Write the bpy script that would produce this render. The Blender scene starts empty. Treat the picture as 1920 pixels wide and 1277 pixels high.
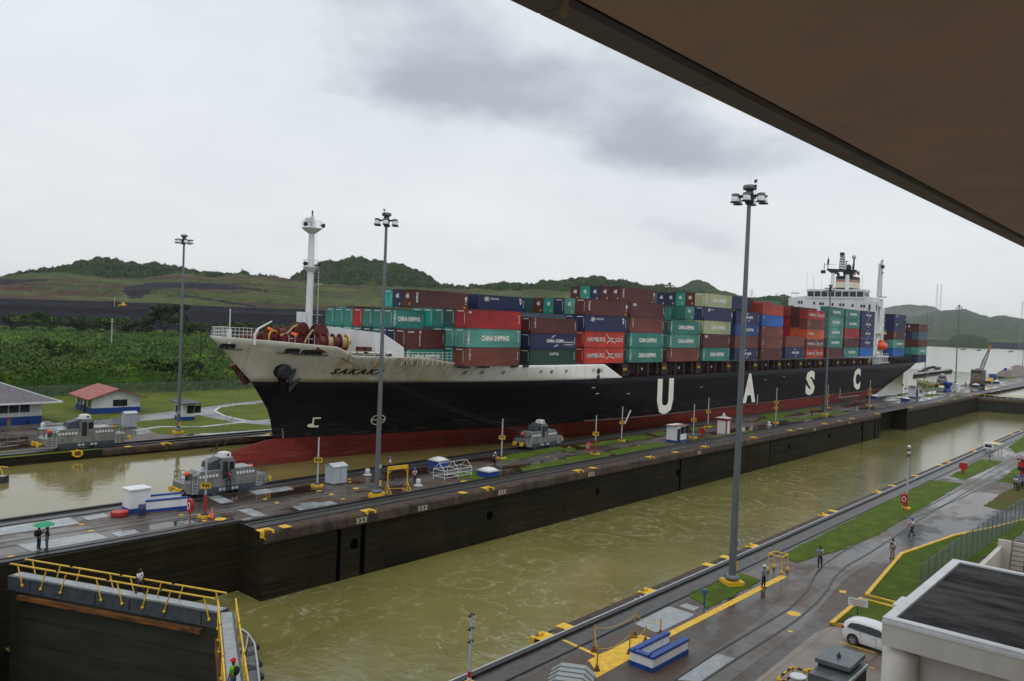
import bpy, bmesh, math, random
import numpy as np
from mathutils import Vector, Matrix
R = math.radians
random.seed(7); rng = np.random.default_rng(11)
scene = bpy.context.scene
COL = scene.collection

# ------------------------------------------------------------------ camera
CAM_H = 20.26
YAW, PITCH, ROLL, FPX = R(41.124), R(1.2035), R(2.2735), 1486.94
_f = Vector((math.cos(YAW)*math.cos(PITCH), math.sin(YAW)*math.cos(PITCH), -math.sin(PITCH)))
_r = _f.cross(Vector((0, 0, 1))).normalized(); _u = _r.cross(_f)
_c, _s = math.cos(ROLL), math.sin(ROLL)
_r2 = _r*_c+_u*_s; _u2 = -_r*_s+_u*_c
cam = bpy.data.objects.new('camera', bpy.data.cameras.new('camera')); COL.objects.link(cam)
M = Matrix((_r2, _u2, -_f)).transposed().to_4x4(); M.translation = (0, 0, CAM_H)
cam.matrix_world = M
cam.data.sensor_width = 36; cam.data.lens = FPX/1920*36
cam.data.clip_start = 0.1; cam.data.clip_end = 30000
scene.camera = cam

def ray(px, py): return _f+_r2*((px-960)/FPX)-_u2*((py-638.5)/FPX)
def G(px, py, z=0.0):
    "point of the photo on the level z"
    d = ray(px, py); t = (z-CAM_H)/d.z
    return Vector((d.x*t, d.y*t, z))
def YP(px, py, Y):
    d = ray(px, py); t = Y/d.y
    return Vector((d.x*t, Y, CAM_H+d.z*t))
def az_of(px): d = ray(px, 610); return math.atan2(d.y, d.x)
def elev(px, py): d = ray(px, py); return d.z/math.hypot(d.x, d.y)

# ------------------------------------------------------------------ sky, sun, exposure
world = bpy.data.worlds.new('World'); scene.world = world; world.use_nodes = True
nt = world.node_tree; nt.nodes.clear()
def N(nt, t, **k):
    n = nt.nodes.new(t)
    for a, b in k.items():
        if a == 'inp':
            for i, v in b.items(): n.inputs[i].default_value = v
        else: setattr(n, a, b)
    return n
def math_(nt, op, a, b=None, c=None, clamp=False):
    n = nt.nodes.new('ShaderNodeMath'); n.operation = op; n.use_clamp = clamp
    for i, v in enumerate((a, b, c)):
        if v is None: continue
        if isinstance(v, (int, float)): n.inputs[i].default_value = v
        else: nt.links.new(v, n.inputs[i])
    return n.outputs[0]
def ramp(nt, fac, stops, interp='LINEAR'):
    n = nt.nodes.new('ShaderNodeValToRGB'); cr = n.color_ramp; cr.interpolation = interp
    while len(cr.elements) < len(stops): cr.elements.new(0.5)
    for e, (p, c) in zip(cr.elements, stops):
        e.position = p; e.color = c if len(c) == 4 else (*c, 1)
    nt.links.new(fac, n.inputs[0]); return n.outputs[0]
def mixc(nt, fac, a, b, mode='MIX'):
    n = nt.nodes.new('ShaderNodeMix'); n.data_type = 'RGBA'; n.blend_type = mode
    for i, v in ((0, fac), (6, a), (7, b)):
        if hasattr(v, 'is_linked') or hasattr(v, 'links'): nt.links.new(v, n.inputs[i])
        else: n.inputs[i].default_value = (*v, 1) if isinstance(v, tuple) and len(v) == 3 else v
    return n.outputs[2]
SUN_EL, SUN_AZ = R(58), R(-125)      # azimuth measured from +X towards +Y
sky = N(nt, 'ShaderNodeTexSky', sky_type='NISHITA', sun_disc=False, sun_elevation=SUN_EL, sun_rotation=R(90)-SUN_AZ)
tc = N(nt, 'ShaderNodeTexCoord'); sep = N(nt, 'ShaderNodeSeparateXYZ'); nt.links.new(tc.outputs['Generated'], sep.inputs[0])
az = math_(nt, 'ARCTAN2', sep.outputs[1], sep.outputs[0]); el = math_(nt, 'ARCSINE', sep.outputs[2])
# clouds drawn on the dome: coordinates stretch towards the horizon
elq = math_(nt, 'POWER', math_(nt, 'MAXIMUM', el, 0.0005), 0.62)
cv = N(nt, 'ShaderNodeCombineXYZ'); nt.links.new(az, cv.inputs[0]); nt.links.new(math_(nt, 'MULTIPLY', elq, 2.0), cv.inputs[1])
def cnoise(scale, detail, rough, dist=0.0, off=0.0):
    m = N(nt, 'ShaderNodeVectorMath', operation='ADD'); nt.links.new(cv.outputs[0], m.inputs[0]); m.inputs[1].default_value = (off, off*.7, off)
    n = N(nt, 'ShaderNodeTexNoise', inp={'Scale': scale, 'Detail': detail, 'Roughness': rough, 'Distortion': dist})
    nt.links.new(m.outputs[0], n.inputs['Vector']); return n.outputs[0]
n1 = cnoise(3.0, 6, .52, .1, 3.1); n2 = cnoise(8.0, 7, .58, .2, 9.4); n3 = cnoise(1.3, 4, .5, .2, 5.2); n4 = cnoise(4.2, 6, .5, .1, 1.7)
def blob(a0, e0, a1, e1, wid, amp):
    "elongated dark cloud from (az,el) to (az,el) in degrees"
    a0, e0, a1, e1, wid = map(R, (a0, e0, a1, e1, wid))
    L = math.hypot(a1-a0, e1-e0); ux, uy = (a1-a0)/L, (e1-e0)/L
    dx = math_(nt, 'SUBTRACT', az, (a0+a1)/2); dy = math_(nt, 'SUBTRACT', el, (e0+e1)/2)
    w1 = math_(nt, 'MULTIPLY', math_(nt, 'SUBTRACT', n4, .5), wid*1.7)
    p = math_(nt, 'ADD', math_(nt, 'MULTIPLY', dx, ux), math_(nt, 'MULTIPLY', dy, uy))
    q = math_(nt, 'ADD', math_(nt, 'ADD', math_(nt, 'MULTIPLY', dx, -uy), math_(nt, 'MULTIPLY', dy, ux)), w1)
    p = math_(nt, 'DIVIDE', p, L*.5); q = math_(nt, 'DIVIDE', q, wid)
    r2 = math_(nt, 'ADD', math_(nt, 'POWER', math_(nt, 'ABSOLUTE', p), 2.5), math_(nt, 'POWER', math_(nt, 'ABSOLUTE', q), 2.0))
    return math_(nt, 'MULTIPLY', math_(nt, 'POWER', 2.718, math_(nt, 'MULTIPLY', r2, -1.3)), amp)
dark = blob(64, 23.5, 22, 12.6, 6.6, .36)
for b in ((56, 19, 38, 14.0, 2.8, .12), (44, 14.6, 26, 11.6, 2.2, .14), (60, 24, 40, 22, 3, .1), (36, 15, 22, 12, 2.5, .12), (66, 9, 56, 7.5, 1.6, .07), (36, 7.6, 20, 5.2, 2.2, .16), (50, 5.8, 40, 4.6, 1.4, .1), (72, 13, 60, 10, 3, .05), (24, 14.5, 12, 11, 3, .12)):
    dark = math_(nt, 'ADD', dark, blob(*b))
base = math_(nt, 'ADD', math_(nt, 'MULTIPLY', math_(nt, 'SUBTRACT', n1, .5), .5), math_(nt, 'MULTIPLY', math_(nt, 'SUBTRACT', n2, .5), .3))
base = math_(nt, 'ADD', base, math_(nt, 'MULTIPLY', math_(nt, 'SUBTRACT', n3, .5), .25))
shade = math_(nt, 'ADD', math_(nt, 'SUBTRACT', .66, dark), base, clamp=True)
cc = ramp(nt, shade, [(0.0, (.34, .37, .42)), (.3, (.49, .53, .59)), (.5, (.79, .835, .875)), (.8, (.90, .935, .955)), (1, (.97, .97, .955))])
hz = ramp(nt, math_(nt, 'MULTIPLY', el, 1/R(16), clamp=True), [(0, (1.04, 1.02, .985)), (.4, (1.01, 1.0, .99)), (1, (.97, .985, 1.0))])
cc = mixc(nt, 1.0, cc, hz, 'MULTIPLY')
zen = math_(nt, 'ADD', 1.0, math_(nt, 'MULTIPLY', math_(nt, 'SMOOTH_MIN', math_(nt, 'MAXIMUM', math_(nt, 'SUBTRACT', el, R(24)), 0), R(50), .1), .15))
vm = N(nt, 'ShaderNodeVectorMath', operation='SCALE'); nt.links.new(cc, vm.inputs[0]); nt.links.new(math_(nt, 'MULTIPLY', zen, 10.0), vm.inputs['Scale'])
bg = N(nt, 'ShaderNodeBackground', inp={'Strength': 0.1})
nt.links.new(mixc(nt, .96, sky.outputs[0], vm.outputs[0]), bg.inputs[0])
wo = N(nt, 'ShaderNodeOutputWorld'); nt.links.new(bg.outputs[0], wo.inputs[0])

sun = bpy.data.lights.new('sun', 'SUN'); sun.energy = 0.6; sun.angle = R(25); sun.color = (1, .96, .9)
so = bpy.data.objects.new('sun', sun); COL.objects.link(so)
sd = Vector((math.cos(SUN_AZ)*math.cos(SUN_EL), math.sin(SUN_AZ)*math.cos(SUN_EL), math.sin(SUN_EL)))
so.rotation_euler = sd.to_track_quat('Z', 'Y').to_euler()
vs = scene.view_settings; vs.view_transform = 'Standard'; vs.look = 'None'; vs.exposure = 0.0; vs.gamma = 1.0
scene.cycles.max_bounces = 6; scene.cycles.volume_bounces = 0; scene.cycles.transparent_max_bounces = 12

# ------------------------------------------------------------------ materials
MATS = {}
def mat(name, col, rough=.6, metal=0.0, var=0.0, vscale=1.0, bump=0.0, bscale=None, spec=None, col2=None, stretch=None, detail=5, alpha=None):
    "principled with noise variation between col and col2 (or darker/lighter by var)"
    if name in MATS: return MATS[name]
    m = bpy.data.materials.new(name); m.use_nodes = True; MATS[name] = m
    t = m.node_tree; b = t.nodes['Principled BSDF']
    b.inputs['Roughness'].default_value = rough; b.inputs['Metallic'].default_value = metal
    if spec is not None: b.inputs['Specular IOR Level'].default_value = spec
    b.inputs['Base Color'].default_value = (*col, 1)
    if var or bump or col2:
        tcn = N(t, 'ShaderNodeTexCoord'); mp = N(t, 'ShaderNodeMapping'); t.links.new(tcn.outputs['Object'], mp.inputs[0])
        if stretch: mp.inputs['Scale'].default_value = stretch
    if var or col2:
        n = N(t, 'ShaderNodeTexNoise', inp={'Scale': vscale, 'Detail': detail, 'Roughness': .62}); t.links.new(mp.outputs[0], n.inputs['Vector'])
        if col2: c0, c1 = col, col2
        else: c0, c1 = tuple(x*(1-var) for x in col), tuple(min(1, x*(1+var)) for x in col)
        t.links.new(ramp(t, n.outputs[0], [(.36, c0), (.64, c1)]), b.inputs['Base Color'])
    if bump:
        n = N(t, 'ShaderNodeTexNoise', inp={'Scale': bscale or vscale*3, 'Detail': 5, 'Roughness': .6}); t.links.new(mp.outputs[0], n.inputs['Vector'])
        bn = N(t, 'ShaderNodeBump', inp={'Strength': 1.0, 'Distance': bump}); t.links.new(n.outputs[0], bn.inputs['Height']); t.links.new(bn.outputs[0], b.inputs['Normal'])
    return m

def concrete(name, dry, wet, tint, spec=.5,  puddle=.5, scale=.12, bump=.004, rdry=.55, rwet=.04, joints=0.0, dark=.6):
    "wet concrete: damp patches darker and mirror-like, brown algae tint, slab joints"
    m = bpy.data.materials.new(name); m.use_nodes = True; MATS[name] = m
    t = m.node_tree; b = t.nodes['Principled BSDF']; b.inputs['Specular IOR Level'].default_value = spec
    g = N(t, 'ShaderNodeNewGeometry')
    def nz(s, d=5, r=.6, st=(1, 1, 1)):
        mp = N(t, 'ShaderNodeMapping'); mp.inputs['Scale'].default_value = st; t.links.new(g.outputs['Position'], mp.inputs[0])
        n = N(t, 'ShaderNodeTexNoise', inp={'Scale': s, 'Detail': d, 'Roughness': r}); t.links.new(mp.outputs[0], n.inputs['Vector']); return n.outputs[0]
    big = nz(scale, 4, .6, (.5, 1, 1)); mid = nz(scale*5, 6, .65); fine = nz(6, 6, .7)
    w = ramp(t, math_(t, 'ADD', big, math_(t, 'MULTIPLY', math_(t, 'SUBTRACT', mid, .5), .35)), [(puddle-.07, (0, 0, 0)), (puddle+.05, (1, 1, 1))])
    c = mixc(t, w, dry, wet)
    c = mixc(t, ramp(t, nz(scale*2.3, 6, .65), [(.48, (0, 0, 0)), (.62, (1, 1, 1))]), c, tint)
    c = mixc(t, .8, c, ramp(t, fine, [(.25, (.72, .72, .72)), (.75, (1.2, 1.2, 1.2))]), 'MULTIPLY')
    c = mixc(t, .9, c, ramp(t, mid, [(.3, (.7, .7, .7)), (.7, (1.15, 1.15, 1.15))]), 'MULTIPLY')
    if joints:
        br = N(t, 'ShaderNodeTexBrick', inp={'Scale': 1.0, 'Mortar Size': .05, 'Mortar Smooth': .3, 'Brick Width': joints, 'Row Height': joints*.62, 'Color1': (1, 1, 1, 1), 'Color2': (.82, .82, .84, 1), 'Mortar': (.45, .42, .4, 1)})
        br.offset = .3; t.links.new(g.outputs['Position'], br.inputs['Vector']); c = mixc(t, 1.0, c, br.outputs[0], 'MULTIPLY')
    t.links.new(c, b.inputs['Base Color'])
    rr = N(t, 'ShaderNodeMapRange', inp={1: 0.0, 2: 1.0, 3: rdry, 4: rwet}); t.links.new(w, rr.inputs[0])
    t.links.new(math_(t, 'ADD', rr.outputs[0], math_(t, 'MULTIPLY', math_(t, 'SUBTRACT', fine, .5), .12), clamp=True), b.inputs['Roughness'])
    bn = N(t, 'ShaderNodeBump', inp={'Strength': .8, 'Distance': bump}); t.links.new(math_(t, 'MULTIPLY', fine, math_(t, 'SUBTRACT', 1.1, w)), bn.inputs['Height'])
    t.links.new(bn.outputs[0], b.inputs['Normal'])
    return m

# ------------------------------------------------------------------ mesh builder
class MB:
    def __init__(s): s.v = []; s.f = []; s.m = []; s.mats = []; s.sm = []
    def mi(s, m):
        if m not in s.mats: s.mats.append(m)
        return s.mats.index(m)
    def add(s, vs, fs, m, smooth=False):
        o = len(s.v); s.v += [tuple(v) for v in vs]; k = s.mi(m)
        for f in fs: s.f.append(tuple(i+o for i in f)); s.m.append(k); s.sm.append(smooth)
        return s
    def box(s, x0, x1, y0, y1, z0, z1, m, T=None):
        vs = [(x, y, z) for z in (z0, z1) for y in (y0, y1) for x in (x0, x1)]
        if T is not None: vs = [tuple(T @ Vector(v)) for v in vs]
        return s.add(vs, [(0, 2, 3, 1), (4, 5, 7, 6), (0, 1, 5, 4), (2, 6, 7, 3), (0, 4, 6, 2), (1, 3, 7, 5)], m)
    def bar(s, a, b, w, h, m, up=(0, 0, 1)):
        "rectangular beam from a to b"
        a, b = Vector(a), Vector(b); d = (b-a).normalized(); u = Vector(up)
        if abs(d.dot(u)) > .98: u = Vector((1, 0, 0))
        r = d.cross(u).normalized()*w/2; t = r.cross(d).normalized()*h/2
        vs = [p+i*r+j*t for p in (a, b) for j in (-1, 1) for i in (-1, 1)]
        return s.add(vs, [(0, 2, 3, 1), (4, 5, 7, 6), (0, 1, 5, 4), (2, 6, 7, 3), (0, 4, 6, 2), (1, 3, 7, 5)], m)
    def tube(s, a, b, r0, m, r1=None, n=8, caps=True, smooth=True):
        a, b = Vector(a), Vector(b); r1 = r0 if r1 is None else r1
        d = (b-a).normalized(); u = Vector((0, 0, 1)) if abs(d.z) < .95 else Vector((1, 0, 0))
        x = d.cross(u).normalized(); y = d.cross(x)
        vs = []
        for p, r in ((a, r0), (b, r1)):
            for i in range(n):
                t = 2*math.pi*i/n; vs.append(p+x*(r*math.cos(t))+y*(r*math.sin(t)))
        s.add(vs, [(i, (i+1) % n, n+(i+1) % n, n+i) for i in range(n)], m, smooth)
        if caps: s.add(vs, [tuple(range(n-1, -1, -1)), tuple(range(n, 2*n))], m)
        return s
    def path(s, pts, r, m, n=6):
        for a, b in zip(pts, pts[1:]): s.tube(a, b, r, m, n=n)
        return s
    def lathe(s, c, prof, m, n=16, axis='z', smooth=True):
        "profile of (radius, height)"
        vs = []
        for r, h in prof:
            for i in range(n):
                t = 2*math.pi*i/n; x, y = r*math.cos(t), r*math.sin(t)
                p = {'z': (x, y, h), 'x': (h, x, y), 'y': (x, h, y)}[axis]
                vs.append(Vector(c)+Vector(p))
        fs = [(k*n+i, k*n+(i+1) % n, (k+1)*n+(i+1) % n, (k+1)*n+i) for k in range(len(prof)-1) for i in range(n)]
        s.add(vs, fs, m, smooth)
        s.add(vs, [tuple(range(n-1, -1, -1)), tuple((len(prof)-1)*n+i for i in range(n))], m)
        return s
    def prism(s, poly, z0, z1, m, mside=None, top=True, bottom=True):
        n = len(poly); vs = [(p[0], p[1], z0) for p in poly]+[(p[0], p[1], z1) for p in poly]
        A = sum(poly[i][0]*poly[(i+1) % n][1]-poly[(i+1) % n][0]*poly[i][1] for i in range(n))
        sides = [(i, (i+1) % n, n+(i+1) % n, n+i) for i in range(n)]
        if A < 0: sides = [t[::-1] for t in sides]
        s.add(vs, sides, mside or m)
        tp, bt = tuple(range(n, 2*n)), tuple(range(n-1, -1, -1))
        if A < 0: tp, bt = tp[::-1], bt[::-1]
        if top: s.add(vs, [tp], m)
        if bottom: s.add(vs, [bt], mside or m)
        return s
    def extr(s, poly, a, b, m, axis='y'):
        "polygon in the plane across axis, extruded from a to b; axis y: poly=(x,z); axis x: poly=(y,z)"
        n = len(poly)
        q = (lambda p, t: (p[0], t, p[1])) if axis == 'y' else (lambda p, t: (t, p[0], p[1]))
        vs = [q(p, a) for p in poly]+[q(p, b) for p in poly]
        return s.add(vs, [(i, (i+1) % n, n+(i+1) % n, n+i) for i in range(n)]+[tuple(range(n-1, -1, -1)), tuple(range(n, 2*n))], m)
    def sphere(s, c, r, m, n=12, k=8, sc=(1, 1, 1)):
        c = Vector(c); vs = [c+Vector((0, 0, r*sc[2]))]
        for j in range(1, k):
            a = math.pi*j/k
            for i in range(n):
                t = 2*math.pi*i/n; vs.append(c+Vector((r*sc[0]*math.sin(a)*math.cos(t), r*sc[1]*math.sin(a)*math.sin(t), r*sc[2]*math.cos(a))))
        vs.append(c-Vector((0, 0, r*sc[2])))
        fs = [(0, 1+i, 1+(i+1) % n) for i in range(n)]
        for j in range(k-2): fs += [(1+j*n+i, 1+(j+1)*n+i, 1+(j+1)*n+(i+1) % n, 1+j*n+(i+1) % n) for i in range(n)]
        L = len(vs)-1; fs += [(L, 1+(k-2)*n+(i+1) % n, 1+(k-2)*n+i) for i in range(n)]
        return s.add(vs, fs, m, True)
    def mesh(s, name):
        me = bpy.data.meshes.new(name); me.from_pydata(s.v, [], s.f)
        for m in s.mats: me.materials.append(m)
        me.polygons.foreach_set('material_index', s.m); me.polygons.foreach_set('use_smooth', s.sm); me.update()
        return me
    def build(s, name, parent=None, loc=(0, 0, 0), fix=False):
        me = s.mesh(name)
        if fix:
            bm = bmesh.new(); bm.from_mesh(me); bmesh.ops.recalc_face_normals(bm, faces=bm.faces); bm.to_mesh(me); bm.free()
        o = bpy.data.objects.new(name, me); COL.objects.link(o); o.location = loc
        if parent: o.parent = parent
        return o
def islands(mb, gap=.3):
    "split a builder into one builder per separate piece (pieces nearer than gap stay together)"
    par = list(range(len(mb.v)))
    def fd(i):
        while par[i] != i: par[i] = par[par[i]]; i = par[i]
        return i
    for f in mb.f:
        for j in f[1:]: par[fd(j)] = fd(f[0])
    box = {}
    for i, v in enumerate(mb.v):
        k = fd(i); b = box.setdefault(k, [list(v), list(v)])
        for a in range(3): b[0][a] = min(b[0][a], v[a]); b[1][a] = max(b[1][a], v[a])
    ks = list(box); gp = {k: k for k in ks}
    def g2(k):
        while gp[k] != k: k = gp[k]
        return k
    for i, a in enumerate(ks):
        for c in ks[i+1:]:
            A, B = box[a], box[c]
            if all(A[0][t]-gap <= B[1][t] and B[0][t]-gap <= A[1][t] for t in range(3)): gp[g2(a)] = g2(c)
    out = {}
    for f, m, s in zip(mb.f, mb.m, mb.sm): out.setdefault(g2(fd(f[0])), []).append((f, m, s))
    res = []
    for fs in out.values():
        n = MB(); mp = {}; n.mats = list(mb.mats)
        for f, m, s in fs:
            for i in f:
                if i not in mp: mp[i] = len(n.v); n.v.append(mb.v[i])
            n.f.append(tuple(mp[i] for i in f)); n.m.append(m); n.sm.append(s)
        res.append(n)
    return res
def build_split(mb, name, parent=None, gap=.3, **k): return [x.build(name, parent, **k) for x in islands(mb, gap)]
def tag(o, label=None, cat=None, group=None, kind=None):
    if label: o['label'] = label
    if cat: o['category'] = cat
    if group: o['group'] = group
    if kind: o['kind'] = kind
    return o
def empty(name, loc=(0, 0, 0), rz=0, **k):
    o = bpy.data.objects.new(name, None); COL.objects.link(o); o.location = loc; o.rotation_euler = (0, 0, rz)
    o.empty_display_size = .3; return tag(o, **k)
def copy_tree(o, parent=None, **k):
    c = o.copy(); COL.objects.link(c); c.parent = parent
    for ch in [x for x in o.children]: copy_tree(ch, c)
    return tag(c, **k)
def clone(o, loc, label, rz=None, scale=None, group=None):
    c = copy_tree(o); c.location = loc; c['label'] = label
    if rz is not None: c.rotation_euler = (0, 0, rz)
    if scale: c.scale = (scale,)*3
    if group: c['group'] = group
    return c
def struct(name, mb, kind='structure', **k): return tag(mb.build(name, **k), kind=kind)
def np_mesh(name, V, F, mats, midx=None, smooth=True):
    me = bpy.data.meshes.new(name); V = np.asarray(V, dtype=np.float32); F = np.asarray(F, dtype=np.int32)
    k = F.shape[1]
    me.vertices.add(len(V)); me.vertices.foreach_set('co', V.ravel())
    me.loops.add(F.size); me.loops.foreach_set('vertex_index', F.ravel())
    me.polygons.add(len(F)); me.polygons.foreach_set('loop_start', np.arange(0, F.size, k, dtype=np.int32)); me.polygons.foreach_set('loop_total', np.full(len(F), k, dtype=np.int32))
    for m in mats: me.materials.append(m)
    if midx is not None: me.polygons.foreach_set('material_index', np.asarray(midx, dtype=np.int32))
    me.polygons.foreach_set('use_smooth', np.full(len(F), smooth, dtype=bool))
    me.update(calc_edges=True); me.validate()
    o = bpy.data.objects.new(name, me); COL.objects.link(o); return o

# text as flat mesh: returns verts (u,v) centred left-bottom, unit height of caps ~1, faces
_TX = {}
def text_geo(s, bold=.03, shear=0.0, space=1.0):
    k = (s, bold, shear, space)
    if k in _TX: return _TX[k]
    cu = bpy.data.curves.new('t', 'FONT'); cu.body = s; cu.size = 1; cu.offset = bold; cu.shear = shear; cu.space_character = space; cu.resolution_u = 2
    o = bpy.data.objects.new('t', cu); COL.objects.link(o)
    dg = bpy.context.evaluated_depsgraph_get(); me = bpy.data.meshes.new_from_object(o.evaluated_get(dg))
    v = np.array([(p.co.x, p.co.y) for p in me.vertices]); f = [tuple(p.vertices) for p in me.polygons]
    bpy.data.objects.remove(o); bpy.data.curves.remove(cu); bpy.data.meshes.remove(me)
    v = v-v.min(0); v = v/v.max(0); _TX[k] = (v, f); return _TX[k]
def text_on(mb, s, u0, u1, v0, v1, fn, m, **k):
    "write s in the rectangle u0..u1, v0..v1, fn(u,v)->xyz"
    v, f = text_geo(s, **k)
    mb.add([fn(u0+a*(u1-u0), v0+b*(v1-v0)) for a, b in v], f, m)

# ------------------------------------------------------------------ shared colours
white = mat('white_paint', (.68, .69, .70), .45, var=.08, vscale=.8, stretch=(1, 1, .25))
cream = mat('cream_paint', (.72, .68, .52), .5, var=.06)
yellow = mat('yellow_paint', (.72, .43, .02), .5, var=.18, vscale=2.5)
blue = mat('blue_paint', (.008, .05, .26), .45, var=.1)
red = mat('red_paint', (.42, .02, .02), .45, var=.12)
orange = mat('orange_paint', (.8, .11, .02), .45)
black = mat('black_rubber', (.012, .012, .014), .6)
dkgrey = mat('dark_steel', (.035, .04, .045), .5, .3)
grey = mat('galvanised_steel', (.13, .15, .165), .42, .25, var=.12, vscale=3, stretch=(1, 1, .2))
lgrey = mat('light_grey_paint', (.42, .45, .47), .4, var=.06)
glass = mat('window_glass', (.015, .02, .025), .06)
alu = mat('pale_metal', (.5, .52, .53), .35, .4)
brown = mat('maroon_steel', (.085, .012, .01), .6, var=.35, vscale=1.2)
rust = mat('rusty_timber', (.17, .055, .012), .8, col2=(.06, .02, .008), vscale=1.5, stretch=(1, 1, 4))

deck_c = concrete('wet_wall_concrete', (.105, .08, .063), (.034, .02, .013), (.075, .035, .016), puddle=.49, joints=9.0)
pave_c = concrete('wet_apron_concrete', (.105, .08, .062), (.046, .035, .028), (.1, .055, .036), spec=.35, puddle=.5, joints=7.0, rwet=.2)
road_c = concrete('wet_track_bed', (.175, .162, .145), (.09, .083, .076), (.13, .095, .072), spec=.35, puddle=.52, joints=4.5, rwet=.18)
asph_c = concrete('wet_asphalt', (.055, .057, .06), (.03, .032, .036), (.04, .036, .036), spec=.3, puddle=.5, rwet=.22)
lroad_c = concrete('grey_road', (.17, .175, .19), (.12, .125, .135), (.15, .15, .155), puddle=.5, rwet=.25)
park_c = concrete('stained_parking_concrete', (.31, .245, .18), (.23, .175, .125), (.14, .1, .075), puddle=.45, joints=6, rwet=.3)
plate_c = concrete('pale_steel_plate', (.33, .36, .38), (.26, .285, .3), (.3, .31, .3), puddle=.5, scale=.5, rwet=.12)
lip_c = mat('stained_wall_lip', (.085, .048, .028), .75, col2=(.015, .012, .01), vscale=1.1, bump=.05, stretch=(1, 1, .5), detail=8)
recess_dark = mat('painted_recess_shade', (.002, .002, .002), 1.0, spec=0.0)  # near-black colour painting the shade inside wall grooves and holes
track_m = mat('dark_greased_rail', (.016, .017, .019), .42, .2, var=.3, vscale=2)
trackb = mat('dark_rail_bed', (.05, .046, .044), .4, var=.4, vscale=1.5, bump=.01)

def wall_face():
    m = bpy.data.materials.new('algae_lock_wall'); m.use_nodes = True; t = m.node_tree; b = t.nodes['Principled BSDF']
    g = N(t, 'ShaderNodeNewGeometry'); mp = N(t, 'ShaderNodeMapping'); mp.inputs['Scale'].default_value = (.05, .05, 1.6); t.links.new(g.outputs['Position'], mp.inputs[0])
    a = N(t, 'ShaderNodeTexNoise', inp={'Scale': 2.0, 'Detail': 8, 'Roughness': .7}); t.links.new(mp.outputs[0], a.inputs['Vector'])
    mp2 = N(t, 'ShaderNodeMapping'); mp2.inputs['Scale'].default_value = (.35, .35, .06); t.links.new(g.outputs['Position'], mp2.inputs[0])
    v = N(t, 'ShaderNodeTexNoise', inp={'Scale': 1.0, 'Detail': 7, 'Roughness': .7}); t.links.new(mp2.outputs[0], v.inputs['Vector'])
    c = ramp(t, a.outputs[0], [(.3, (.006, .0055, .003)), (.5, (.018, .0155, .0065)), (.72, (.042, .037, .013))])
    c = mixc(t, .8, c, ramp(t, v.outputs[0], [(.3, (.55, .5, .5)), (.7, (1.45, 1.35, 1.2))]), 'MULTIPLY')
    mp3 = N(t, 'ShaderNodeMapping'); mp3.inputs['Rotation'].default_value = (R(90), 0, 0); t.links.new(g.outputs['Position'], mp3.inputs[0])
    br = N(t, 'ShaderNodeTexBrick', inp={'Scale': 1.0, 'Mortar Size': .05, 'Mortar Smooth': .5, 'Brick Width': 9.2, 'Row Height': 1.7, 'Color1': (1, 1, 1, 1), 'Color2': (.78, .8, .8, 1), 'Mortar': (.45, .45, .45, 1)}); br.offset = 0; t.links.new(mp3.outputs[0], br.inputs['Vector'])
    c = mixc(t, .8, c, br.outputs[0], 'MULTIPLY')
    t.links.new(c, b.inputs['Base Color']); b.inputs['Roughness'].default_value = .8; b.inputs['Specular IOR Level'].default_value = .15
    bn = N(t, 'ShaderNodeBump', inp={'Strength': 1.0, 'Distance': .05}); t.links.new(a.outputs[0], bn.inputs['Height']); t.links.new(bn.outputs[0], b.inputs['Normal'])
    return m
wall_m = wall_face()

def grass_mat(name, a, b_, c, sc=.35):
    m = bpy.data.materials.new(name); m.use_nodes = True; t = m.node_tree; b = t.nodes['Principled BSDF']
    g = N(t, 'ShaderNodeNewGeometry')
    n1 = N(t, 'ShaderNodeTexNoise', inp={'Scale': sc, 'Detail': 6, 'Roughness': .65}); t.links.new(g.outputs['Position'], n1.inputs['Vector'])
    n2 = N(t, 'ShaderNodeTexNoise', inp={'Scale': 9.0, 'Detail': 4, 'Roughness': .8}); t.links.new(g.outputs['Position'], n2.inputs['Vector'])
    col = ramp(t, n1.outputs[0], [(.32, c), (.47, a), (.66, b_)])
    col = mixc(t, .9, col, ramp(t, n2.outputs[0], [(.25, (.5, .5, .5)), (.75, (1.45, 1.45, 1.3))]), 'MULTIPLY')
    t.links.new(col, b.inputs['Base Color']); b.inputs['Roughness'].default_value = .85; b.inputs['Specular IOR Level'].default_value = .15
    bn = N(t, 'ShaderNodeBump', inp={'Strength': 1.0, 'Distance': .08}); t.links.new(n2.outputs[0], bn.inputs['Height']); t.links.new(bn.outputs[0], b.inputs['Normal'])
    return m
lawn_m = grass_mat('lawn_grass', (.095, .12, .012), (.13, .155, .02), (.065, .085, .012), .09)
strip_m = grass_mat('wet_turf', (.062, .112, .009), (.105, .155, .016), (.085, .075, .022), .5)
field_m = grass_mat('rough_field', (.05, .08, .012), (.1, .12, .03), (.05, .05, .015), .02)

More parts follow.
